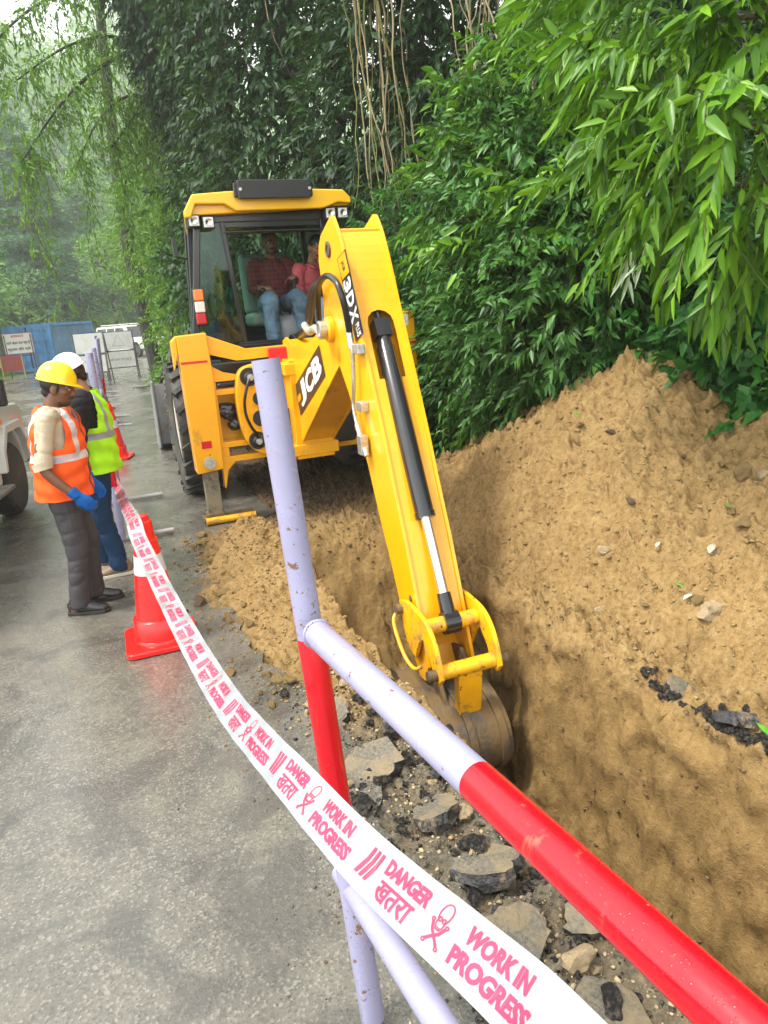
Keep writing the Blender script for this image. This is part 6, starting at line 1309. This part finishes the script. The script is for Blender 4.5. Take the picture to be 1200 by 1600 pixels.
# ---- two leaning trunks wrapped in ivy, with arching branches and hanging leafy strands
def ivy_trunk(label, pts, r, seed, n=900, arch=()):
    rng = np.random.default_rng(seed); P = np.array(outline([tuple(YP(*p)) for p in pts], 10)); base = P[0].copy(); o = thing('ivy_clad_tree', label, 'tree', tuple(base), 0, 'leaning ivy clad trees')
    MB().tube(P - base, np.linspace(r, r * .6, len(P)), 12).build('trunk', [WOOD], o, smooth=True)
    i = rng.integers(0, len(P) - 1, n); f = rng.random((n, 1)); C = P[i] * (1 - f) + P[i + 1] * f; T_ = norm(P[i + 1] - P[i]); d = norm(np.cross(T_, rng.normal(0, 1, (n, 3)))); A = C + d * r * rng.uniform(.8, 1.25, (n, 1)); O = norm(d + np.array([0, 0, -.3]) + rng.normal(0, .3, d.shape))
    V, F, st = foliage(rng, A, O, .42, .11, .06, 11, gleaf=.6, grav=.4, stems=False); fast_mesh('ivy', V - base, F, GRN_DARK, o)
    if arch:
        mb = MB(); AA = []; OO = []
        for br in arch:
            Q = np.array(outline([tuple(YP(*p)) for p in br], 10)); mb.tube(Q - base, np.linspace(.045, .012, len(Q)), 7)
            m = 170; i = rng.integers(0, len(Q) - 1, m); f = rng.random((m, 1)); C = Q[i] * (1 - f) + Q[i + 1] * f; AA.append(C); OO.append(norm(rng.normal(0, .9, C.shape) + [0, 0, -.25]))
            for s in range(9):      # hanging strands
                k = rng.integers(4, len(Q)); L_ = rng.uniform(.6, 2.6); sp = Q[k]; nn = int(L_ * 9); z = np.linspace(0, L_, nn); w_ = .15 * np.sin(z * 2 + rng.uniform(0, 6)) * z / L_; S_ = sp + np.stack([w_ + rng.normal(0, .03, nn), w_ * .5 + rng.normal(0, .03, nn), -z], 1)
                if nn > 3: keep_ = rng.random(nn) > .35; mb.tube(S_ - base, .0045, 4); AA.append(S_[keep_]); OO.append(norm(rng.normal(0, .8, S_[keep_].shape) + [0, 0, -.8]))
        mb.build('branch', [WOOD], o, smooth=True); A = np.concatenate(AA); O = np.concatenate(OO)
        V, F, st = foliage(rng, A, O, .36, .085, .040, 9, gleaf=.6, grav=.5, stems=False); fast_mesh('hanging_foliage', V - base, F, GRN_YEL, o)
    return o
ivy_trunk('left one of the two leaning ivy clad trunks, branches arching over the road', [(345, 540, 16.5), (333, 380, 16.2), (308, 240, 16), (262, 110, 15.8), (222, 10, 15.6), (180, -90, 15.4)], .24, 41, 1000,
          arch=[[(262, 110, 17), (190, 60, 16), (110, 70, 15), (20, 130, 14)], [(240, 60, 16.8), (150, 110, 15.5), (90, 170, 14.5), (30, 260, 14)], [(300, 210, 17.4), (220, 150, 16.5), (160, 180, 16), (120, 260, 15.5)], [(200, -30, 16.5), (120, -20, 15), (40, 20, 14), (-30, 90, 13.5)], [(280, 150, 17.2), (230, 210, 17), (190, 300, 17)], [(250, 90, 17), (215, 170, 16.5), (175, 230, 16)]])
ivy_trunk('right one of the two leaning ivy clad trunks, straighter and closer to the cab', [(350, 540, 15.8), (334, 330, 15.6), (318, 200, 15.4), (298, 60, 15.2), (284, -70, 15.1)], .24, 42, 900)
# ---- hanging bare vines
def vine(label, cat, x0, y0, x1, y1, dep, r, seed, m_):
    rng = np.random.default_rng(seed); n = 14; q = np.linspace(0, 1, n); px = x0 + (x1 - x0) * q + np.cumsum(rng.normal(0, 2.2, n)) + 8 * np.sin(q * rng.uniform(2, 5) + rng.uniform(0, 6)); py = y0 + (y1 - y0) * q
    P = np.array(outline([tuple(YP(a, b, dep + .12 * math.sin(c * 5 + seed))) for a, b, c in zip(px, py, q)], 3)); o = MB().tube(P - P[-1], np.linspace(r, r * .6, len(P)), 6).build('hanging_vine', [m_], None, smooth=True); o.location = tuple(P[-1])
    return tag(o, label, cat, 'bare vines hanging from the trees')
VM1 = mat('vine_tan', (.25, .20, .11), .7, var=.3, vscale=4); VM2 = mat('vine_olive', (.16, .16, .04), .7, var=.3, vscale=4)
rv = np.random.default_rng(5)
for k in range(21): x = rv.normal(603, 25); vine('bare vine in the thick bundle hanging just right of the cab', 'vine', x - 18 + rv.normal(0, 10), -40, x + 14 + rv.normal(0, 8), rv.uniform(250, 400), rv.uniform(8.6, 9.3), rv.uniform(.006, .013), 100 + k, VM2 if k % 2 else VM1)
for k in range(24): x = rv.uniform(720, 880); vine('bare vine of the looser group hanging above the tall blue green shrub', 'vine', x + rv.normal(0, 18), -40, x + rv.normal(0, 14), rv.uniform(140, 290), rv.uniform(7.3, 8.2), rv.uniform(.005, .010), 200 + k, VM1)
for k in range(7): x = rv.uniform(410, 560); vine('thin bare vine against the climber covered tree above the cab roof', 'vine', x + rv.normal(-20, 18), -40, x + rv.normal(20, 14), rv.uniform(80, 250), 11.0, .007, 300 + k, VM1)
# ---- conifers
def conifer(name, label, loc, Ht, W_, seed, group=None):
    rng = np.random.default_rng(seed); o = thing(name, label, 'tree', loc, 0, group); MB().tube([(0, 0, 0), (0, 0, Ht * .5), (0, 0, Ht)], [.28, .18, .03], 8).build('trunk', [BARK], o, smooth=True); A = []; O = []; mb = MB()
    for z in np.arange(Ht * .10, Ht * .98, .42):
        R_ = W_ * (1 - z / Ht) ** .75 * rng.uniform(.8, 1.1)
        for k in range(7):
            a = rng.uniform(0, 6.28); d = np.array([math.cos(a), math.sin(a), 0]); L_ = R_ * rng.uniform(.7, 1.1); n = max(3, int(L_ * 7)); q = np.linspace(.15, 1, n); P = d * (q * L_)[:, None] + np.array([0, 0, z]) + np.array([0, 0, 1]) * (.12 * L_ * q - .28 * L_ * q ** 2)[:, None]
            side = np.array([-d[1], d[0], 0]); 
            for s in (-1, 1, 0): A.append(P); O.append(norm(d * .8 + side * s * 1.0 + rng.normal(0, .2, P.shape) + [0, 0, -.15]))
            mb.tube([(0, 0, z), tuple(P[-1])], [.03, .008], 4)
    mb.build('branch', [WOOD], o); A = np.concatenate(A); O = np.concatenate(O)
    V, F, _ = foliage(rng, A, O, .55, .26, .045, 9, kind=1, gleaf=.25, grav=.25, stems=False, ang=62); fast_mesh('needles', V, F, GRN_CON, o); return o
p = YP(85, 560, 50.0); conifer('conifer', 'large blue green conifer behind the container, with tiered drooping branches', (p[0], p[1], 0), 15.5, 5.0, 51, 'conifers beyond the bend')
p = YP(10, 560, 57.0); conifer('conifer', 'conifer at the left edge of the photo, partly hidden by the large one', (p[0], p[1], 0), 15, 4.6, 52, 'conifers beyond the bend')
p = YP(160, 555, 62.0); conifer('conifer', 'slimmer conifer right of the large one, above the far jeep', (p[0], p[1], 0), 13, 4.2, 53, 'conifers beyond the bend')
# ---- broadleaf trees beyond the bend: three prototypes, copied
def proto(name, label, seed, H_, mt, lf=.30):
    rng = np.random.default_rng(seed); blobs = [((rng.normal(0, H_ * .13), rng.normal(0, H_ * .13), H_ * rng.uniform(.35, .9)), H_ * rng.uniform(.13, .22)) for _ in range(9)]
    return plant(name, label, 'tree', blobs, 900, mt, .8, lf, lf * .5, 8, base=(0, 0, 0), trunk=[(0, 0, 0), (.1, 0, H_ * .4), (0, 0, H_ * .85)], group='broadleaf trees on the misty slope', seed=seed, front=0, stems=False, trunk_r=.25, limbs=6, kind=1, up=.2, gleaf=.2, parts=('crown', 'stem'))
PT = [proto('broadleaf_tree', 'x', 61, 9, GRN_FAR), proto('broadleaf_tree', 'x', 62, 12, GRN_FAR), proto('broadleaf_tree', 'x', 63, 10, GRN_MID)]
rf = np.random.default_rng(9); first = [True] * 3
def put_tree(x, y, s, label, k=None):
    k = rf.integers(0, 3) if k is None else k
    o = PT[k] if first[k] else copy_tree(PT[k]); first[k] = False; o.location = (x, y, hill_z(x, y) - .3 if y > 54 else 0); o.scale = (s, s, s * rf.uniform(.9, 1.15)); o.rotation_euler = (0, 0, rf.uniform(0, 6.28)); o['label'] = label
for px, y in ((20, 50), (60, 47), (110, 52), (150, 50), (190, 56), (225, 58), (255, 54), (285, 50), (-30, 46), (190, 62), (245, 62)):
    q = YP(px, 545, y); put_tree(q[0], q[1], rf.uniform(.38, .55) * (1.3 if y > 54 else 1), 'low leafy tree standing behind the container and the far jeep', None)
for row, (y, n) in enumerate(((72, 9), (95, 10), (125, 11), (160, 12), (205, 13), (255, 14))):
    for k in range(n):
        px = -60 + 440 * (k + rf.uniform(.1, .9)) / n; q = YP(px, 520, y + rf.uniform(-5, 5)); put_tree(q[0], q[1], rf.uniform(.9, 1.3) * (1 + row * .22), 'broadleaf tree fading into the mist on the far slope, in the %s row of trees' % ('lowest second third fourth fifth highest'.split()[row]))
# trees left of the road, outside and at the edge of the frame
for px, y, s in ((-160, 24, .9), (-110, 34, 1.0), (-40, 44, .6)):
    q = YP(px, 560, y); put_tree(q[0], q[1], s, 'broadleaf tree at the left edge above the white van')
# ---- grass
def grass(name, poly_fn, n, h, seed, mt):
    rng = np.random.default_rng(seed); P = poly_fn(rng, n); D = norm(rng.normal(0, .35, P.shape) + [0, 0, 1]); V, F = leaves_mesh(P, D, rng.normal(0, 1, P.shape), h * rng.uniform(.5, 1.4, n), np.full(n, h * .09), 1)
    tag(fast_mesh(name, V, F, mt), kind='stuff')
def verge_l(rng, n): a = rng.random((n, 1)); b = rng.random((n, 1)); return np.concatenate([-15.0 - 6 * b - a * 3.5 + .3, 25 + a * 16, np.zeros((n, 1)) - .04], 1)
def verge_r(rng, n): a = rng.random((n, 1)); b = rng.random((n, 1)) ** 1.5; return np.concatenate([-7.1 + a * 2.6 + b * 2.4 + 0, 25 - a * 9, np.zeros((n, 1)) - .04], 1)
grass('verge_grass', verge_l, 30000, .16, 71, GRN_YEL); grass('hedge_grass', verge_r, 9000, .16, 72, GRN_YEL)
# ================================================================ LOOSE STONES, CLODS, ASPHALT PIECES, FALLEN LEAVES
rg = np.random.default_rng(77)
def gz(x, y):
    s, t = w2st(x, y); return float(ground_h(np.array(s), np.array(t)))
def onroad(s, t): return t < road_edge(s) - .02 or s > 4.3 and t < .0
def rock_data(seed, sub=3, rough=.35, flat=.7, ang=True):
    rng = np.random.default_rng(seed); bm = bmesh.new(); bmesh.ops.create_icosphere(bm, subdivisions=sub, radius=1); V = np.array([v_.co[:] for v_ in bm.verts]); F = np.array([[v_.index for v_ in f.verts] for f in bm.faces]); bm.free()
    for k in range(9 if ang else 3):      # chipped facets
        n = norm(rng.normal(0, 1, 3)); d = rng.uniform(.45, .8); q = V @ n; V = V - np.outer(np.maximum(0, q - d), n) * .9
    o3 = seed * 11.3; h = vnoise3(V * 2.2 + o3) - .5; h2 = vnoise3(V * 6 + o3) - .5; h3 = vnoise3(V * 14 + o3) - .5
    V = V * (1 + rough * h + rough * .5 * h2 + rough * .25 * h3)[:, None]; return V * np.array([1, rng.uniform(.65, .95), flat * rng.uniform(.8, 1.1)]), F
CLOD = mat('sandy_clod', (.26, .178, .075), .9, var=.4, vscale=30, bst=.9, bscale=90, bdist=.01, spec=.2); CLODD = mat('moist_clod', (.13, .08, .04), .7, var=.5, vscale=30, bst=.9, bscale=80, bdist=.01)
STONE = mat('pale_stone', (.38, .29, .17), .7, var=.3, vscale=18, bst=.7, bscale=60, bdist=.008, dirt=(.28, .18, .08), dscale=12, dlo=.5, dhi=.65)
TAR = mat('tar_lump', (.03, .03, .032), .45, var=.6, vscale=3, bst=1, bscale=6, bdist=.4, dirt=(.20, .16, .11), dscale=2.5, dlo=.47, dhi=.60)
protos = {}
def rock(name, kind, x, y, r, label, group, seed, m_, sink=.25, flat=.7, z=None):
    key = (kind, seed % 7)
    if key not in protos:
        V, F = rock_data(seed % 7 + 17 * len(kind), 3, .45, flat); me_o = fast_mesh(name, V, F, m_, smooth=True); me_o.data.set_sharp_from_angle(angle=rad(32)); protos[key] = me_o.data; bpy.data.objects.remove(me_o)
    o = bpy.data.objects.new(name, protos[key]); COL.objects.link(o); zz = z if z is not None else (0.0 if onroad(*w2st(x, y)) else gz(x, y))
    o.location = (x, y, zz + r * flat * (.55 - sink)); o.scale = (r, r, r); o.rotation_euler = (rg.normal(0, .25), rg.normal(0, .25), rg.uniform(0, 6.28)); return tag(o, label, 'clod' if 'clod' in name else 'stone' if 'stone' in name else 'rubble', None, None) if group is None else tag(o, label, 'clod' if 'clod' in name else 'stone' if 'stone' in name else 'rubble', group)
# clods along the foot of the spoil on the road
for k in range(70):
    s = rg.uniform(1.2, 4.2); t = -.5 - abs(rg.normal(0, .16)); x, y = st2w(s, t); rock('soil_clod', 'a', x, y, rg.uniform(.012, .05) * (1.3 if t > -.6 else .8), 'sandy clod lying along the edge of the spoil on the road', 'clods along the spoil edge', int(rg.integers(99)), CLOD if rg.random() < .7 else CLODD)
# clods on the heap and its flank
for k in range(85):
    s = rg.uniform(-1.2, 4.2); t = rg.uniform(1.1, 3.2); x, y = st2w(s, t); rock('soil_clod', 'b', x, y, rg.choice([.02, .03, .04, .06], p=[.4, .3, .2, .1]) * rg.uniform(.8, 1.2), 'sandy clod half sunk in the big spoil heap', 'clods on the spoil heap', int(rg.integers(99)), CLOD if rg.random() < .8 else CLODD, flat=.75)
# named stones of the photograph
def at_ground(px, py, z0=.3):
    z = z0
    for _ in range(14): p = G(px, py, z); z = .5 * z + .5 * gz(p[0], p[1])
    return G(px, py, z)
for px, py, r, la, fl in ((1108, 956, .085, 'largest pale stone, oblong, on the heap at the right', .6), (940, 890, .035, 'small round pale stone below the middle of the heap', .8), (682, 765, .055, 'pale boulder lying beside the bucket cylinder, at the foot of the heap', .8), (1190, 740, .06, 'orange brown stone at the right edge of the photo on the heap', .8), (905, 1503, .055, 'stone among the rubble under the red rail', .8), (1118, 868, .035, 'flat grey chip of stone on the heap, above the oblong stone', .4), (945, 862, .045, 'low sandy stone half buried beside the small round one', .5)):
    p = at_ground(px, py) if py < 1400 else G(px, py, -.02); rock('stone', 'c', p[0], p[1], r, la, None, int(rg.integers(99)), STONE, flat=fl)
for px, py, r in ((312, 945, .055), (400, 830, .05), (385, 835, .045), (330, 862, .02), (308, 893, .018), (325, 890, .015), (455, 1235, .02)):
    p = G(px, py); rock('soil_clod', 'd', p[0], p[1], r * 1.0, 'dark wet clod lying loose on the asphalt between the cone and the spoil', 'dark clods on the road', int(rg.integers(99)), CLODD, sink=.1)
SLABTOP = mat('slab_top', (.125, .112, .085), .75, var=.55, vscale=70, bst=.9, bscale=120, bdist=.006, dirt=(.24, .18, .10), dscale=7, dlo=.45, dhi=.65)
# broken asphalt: tilted slabs and tarry lumps along the near trench edge
def slab(s, t, R_, th, tilt, rot, label, seed, z=.0):
    rng = np.random.default_rng(seed); n = 22; a = np.sort(rng.uniform(0, 2 * math.pi, n)); cor = rng.uniform(.65, 1.1, 6)
    rr = R_ * (np.interp(a, np.linspace(0, 2 * math.pi, 7), np.append(cor, cor[0])) + rng.normal(0, .05, n)); P = np.stack([rr * np.cos(a), rr * np.sin(a) * .75], 1); top = np.concatenate([P, np.full((n, 1), 0.)], 1) + rng.normal(0, .002, (n, 3))
    mid = np.concatenate([P * (1 + rng.normal(.03, .06, (n, 1))), np.full((n, 1), -th * .5)], 1) + rng.normal(0, .006, (n, 3)); bot = np.concatenate([P * (.9 + rng.normal(0, .06, (n, 1))), np.full((n, 1), -th)], 1) + rng.normal(0, .006, (n, 3))
    V = np.concatenate([top, mid, bot]); F = [tuple(range(n))]; mi = [0]
    for q in (0, 1): F += [(q * n + i, q * n + n + i, q * n + n + (i + 1) % n, q * n + (i + 1) % n) for i in range(n)]; mi += [1] * n
    F.append(tuple(2 * n + i for i in range(n))[::-1]); mi.append(1)
    mb = MB(); mb.v = [V]; mb.f = [list(f) for f in F]; mb.m = mi; mb.n = len(V); o = mb.build('broken_slab', [SLABTOP, M['asphalt_cut']]); x, y = st2w(s, t); o.location = (x, y, z + th * .75); o.rotation_euler = (tilt[0], tilt[1], rot)
    return tag(o, label, 'rubble slab', 'broken asphalt slabs along the trench')
SL_ = [(.62, -.42, .20, (.12, -.10), .4, 'large grey asphalt slab, long and flat, beside the foot of the red post'), (.28, -.30, .15, (-.15, .2), 1.5, 'tilted asphalt slab with a thick black edge behind the tape'), (-.02, -.28, .17, (.1, .16), 2.6, 'wide asphalt slab under the middle of the red rail'), (.85, -.18, .13, (.25, .1), .9, 'small slab leaning on the sandy lip just short of the bucket'),
       (-.30, -.34, .14, (-.2, -.1), 3.3, 'asphalt slab half covered by the white tape'), (-.34, -.12, .11, (.18, -.2), .2, 'asphalt slab at the very lip of the trench under the red rail'), (-.62, -.28, .16, (.1, .1), 1.1, 'asphalt slab in the bottom right corner'), (.50, -.12, .10, (-.3, .1), 4.1, 'crumbling slab between the lavender rail and the trench lip'), (-.95, -.30, .18, (.1, -.15), 2.0, 'asphalt slab nearest the camera foot'), (1.05, -.42, .11, (.1, .2), 5.0, 'slab edge poking from the sand beside the red post')]
for k, (s, t, R_, ti, ro, la) in enumerate(SL_): slab(s, t, R_ * .82, rg.uniform(.05, .075), (ti[0] * 1.7, ti[1] * 1.7), ro, la, 500 + k, -.03)
for k, (s, t, la) in enumerate(((.42, 1.0, 'old asphalt slab broken through at the far lip of the trench, the left one'), (.14, .99, 'old asphalt slab at the far lip of the trench, the middle one'), (-.14, .97, 'old asphalt slab at the far lip of the trench, the one at the photo edge'))): slab(s, t, .09, .05, (.5, .45), k * 2.1, la, 530 + k, float(ground_h(np.array(s), np.array(t))) - .02)
for k in range(170):
    s = rg.uniform(-1.4, 1.35); t = rg.uniform(-.60, -.02); x, y = st2w(s, t); rock('tarry_lump', 'e', x, y, rg.choice([.014, .022, .035, .05], p=[.3, .35, .25, .1]) * rg.uniform(.8, 1.2), 'tarry lump of broken asphalt in the rubble along the near trench edge', 'tarry lumps along the trench edge', int(rg.integers(99)), TAR if rg.random() < .6 else (CLODD if rg.random() < .5 else STONE), sink=.1, flat=.8)
# the cut through the old road layer on the far lip
for k in range(120):
    q_ = rg.random() if k % 2 else rg.choice([.1, .55, .9]) + rg.normal(0, .07); px, py = 1005 + 200 * q_ + rg.normal(0, 8), 1072 + 140 * q_ + rg.normal(0, 8); p = G(px, py, -.04 + rg.normal(0, .02)); s, t = w2st(p[0], p[1]); t = min(max(t, .95), 1.06); p = st2w(s, t); rock('tarry_lump', 'f', p[0], p[1], rg.choice([.012, .02, .03]) * rg.uniform(.8, 1.2), 'black asphalt lump sticking out of the far lip of the trench', 'asphalt lumps in the far trench lip', int(rg.integers(99)), TAR, sink=.2, flat=.7)
# crumbs nobody could count
def crumbs(name, n, fn, lo, hi, m_, seed):
    rng = np.random.default_rng(seed); s, t = fn(rng, n); x, y = st2w(s, t); e = np.array([road_edge(q) for q in s]); z = ground_h(s, t); z = np.where(t < e, np.maximum(z, 0.0), z); r = lo * (hi / lo) ** (rng.random(n) ** 2.5)
    V0, F0 = rock_data(seed, 1, .5, .75); a = rng.uniform(0, 6.28, n); c_, s_ = np.cos(a), np.sin(a); fl = rng.uniform(.5, 1, n); V = np.stack([V0[None, :, 0] * c_[:, None] - V0[None, :, 1] * s_[:, None], V0[None, :, 0] * s_[:, None] + V0[None, :, 1] * c_[:, None], V0[None, :, 2] * fl[:, None]], -1) * r[:, None, None] + np.stack([x, y, z + r * .15], -1)[:, None]
    F = (F0[None] + (np.arange(n) * len(V0))[:, None, None]).reshape(-1, 3); tag(fast_mesh(name, V.reshape(-1, 3), F, m_, smooth=False), kind='stuff')
crumbs('soil_crumbs', 15000, lambda g, n: (g.uniform(-1.5, 4.6, n), 1.0 + np.abs(g.normal(0, 1.1, n))), .003, .022, CLOD, 81)
crumbs('spoil_crumbs', 5000, lambda g, n: (g.uniform(1.0, 4.2, n), -.30 + g.normal(0, .20, n)), .003, .022, CLOD, 82)
crumbs('road_crumbs', 1600, lambda g, n: (g.uniform(-1.5, 4.8, n), -.65 - np.abs(g.normal(0, .22, n)) ** 1.1), .002, .011, CLODD, 83)
crumbs('rubble_crumbs', 5000, lambda g, n: (g.uniform(-1.6, 1.5, n), -.30 + g.normal(0, .16, n)), .003, .018, TAR, 84)
crumbs('rubble_sand', 3000, lambda g, n: (g.uniform(-1.6, 1.5, n), -.25 + g.normal(0, .18, n)), .003, .016, STONE, 85)
crumbs('wall_crumbs', 3500, lambda g, n: (g.uniform(-1.5, 3.8, n), g.uniform(.70, .98, n)), .003, .02, CLODD, 88)
crumbs('aggregate', 3500, lambda g, n: (g.uniform(-2.0, 6, n), -.5 - g.uniform(0, 2.6, n)), .0012, .0045, STONE, 86)
crumbs('muddy_crumbs', 3500, lambda g, n: (g.uniform(3.6, 6.5, n), g.uniform(.0, 2.2, n)), .006, .03, CLODD, 87)
# fallen leaves
def fallen(px, py, L, ang, m_, label, cat='leaf', z0=.3, w_=.42, name='fallen_leaf', ground=False):
    p = G(px, py) if ground else at_ground(px, py, z0); d = np.array([[math.cos(ang), math.sin(ang), .15]]); V, F = leaves_mesh(np.array([[0, 0, 0.]]) - d * L * .5, d, np.array([[.1, .1, 1.]]), np.array([L]), np.array([L * w_]), 3, -.10, .35)
    o = fast_mesh(name, V, F, m_, smooth=True); o.location = tuple(p + [0, 0, .014]); md = o.modifiers.new('s', 'SOLIDIFY'); md.thickness = .0012; return tag(o, label, cat)
PALE = mat('pale_leaf_back', (.42, .47, .37), .5, var=.2, vscale=30); LG = mat('green_leaf', (.10, .30, .03), .4, var=.3, vscale=30); DEAD = mat('dead_leaf', (.20, .075, .03), .5, var=.4, vscale=30)
fallen(1043, 888, .075, 2.3, PALE, 'pale upturned leaf on the heap, upper one of the torn sprig'); fallen(1077, 937, .075, .3, PALE, 'pale upturned leaf on the heap, lower one of the torn sprig'); fallen(1060, 918, .07, 1.9, LG, 'green leaf between the two pale ones on the heap', w_=.25)
fallen(1028, 855, .055, .8, PALE, 'small pale leaf lying above the torn sprig'); fallen(1124, 998, .035, .5, PALE, 'tiny round pale leaf right below the oblong stone', w_=.7); fallen(1112, 862, .10, .9, mat('grey_leaf', (.36, .33, .26), .6), 'grey brown curled leaf near the right of the heap')
fallen(900, 652, .09, 1.6, LG, 'green leaf high on the heap near the peak', z0=.8, w_=.25); fallen(1003, 666, .10, .3, mat('lime_leaf', (.28, .45, .04), .4), 'lime green leaf high on the heap at the right of the peak', z0=.8, w_=.25); fallen(845, 706, .07, 2.5, LG, 'green leaf on the left flank of the heap', z0=.6)
fallen(1160, 740, .05, .4, PALE, 'small pale leaf at the right edge of the heap', z0=.5); fallen(1136, 795, .05, 2.0, LG, 'small green leaf at the right of the heap', z0=.5)
for k, (px, py, a) in enumerate(((300, 818, .2), (345, 838, 2.4), (330, 852, 1.2), (380, 845, .6), (265, 836, 2.9), (255, 905, 1.0))): fallen(px, py, .07, a, DEAD, 'dead brown leaf on the wet road, %s' % ['left of the yellow foot bar', 'just below the yellow foot bar', 'near the first dark clods', 'touching the dark clods', 'beside the cone top', 'right of the cone'][k], ground=True)
fallen(1195, 1150, .10, 1.8, LG, 'green leaf poking in at the right edge above the trench', z0=.2)
# worn white edge line of the road
def edge_line():
    m, t, b = nodes('worn_road_paint'); oc = coord(t); n = noise(t, 6, 8, .75, oc); out = [q for q in t.nodes if q.type == 'OUTPUT_MATERIAL'][0]; b.inputs['Base Color'].default_value = (.40, .40, .37, 1); b.inputs['Roughness'].default_value = .4
    t.links.new(ramp(t, n.outputs['Fac'], [(.48, 0), (.60, .6)]).outputs[0], b.inputs['Alpha'])
    P = [(-7.05, 22.2), (-5.0, 16.3), (-3.55, 12.2), (-2.5, 9.2), (-2.05, 7.9)]; V = []; 
    for k, (x, y) in enumerate(P): V += [(x - .06, y, .004), (x + .06, y, .004)]
    tag(MB().add(V, [(2 * k, 2 * k + 1, 2 * k + 3, 2 * k + 2) for k in range(4)]).build('road_marking', [m]), kind='structure')
edge_line()
# muddy earth washed onto the far half of the road
# ---------------------------------------------------------------- haze
hz = bpy.data.materials.new('haze_air'); hz.use_nodes = True; t = hz.node_tree; t.nodes.clear(); pv = t.nodes.new('ShaderNodeVolumePrincipled'); o_ = t.nodes.new('ShaderNodeOutputMaterial'); pv.inputs['Color'].default_value = (.97, 1, .97, 1); pv.inputs['Density'].default_value = .0017; pv.inputs['Anisotropy'].default_value = .3; t.links.new(pv.outputs[0], o_.inputs['Volume'])
tag(MB().box((-25, 165, 74.0), (440, 380, 152)).build('haze', [hz]), kind='stuff')
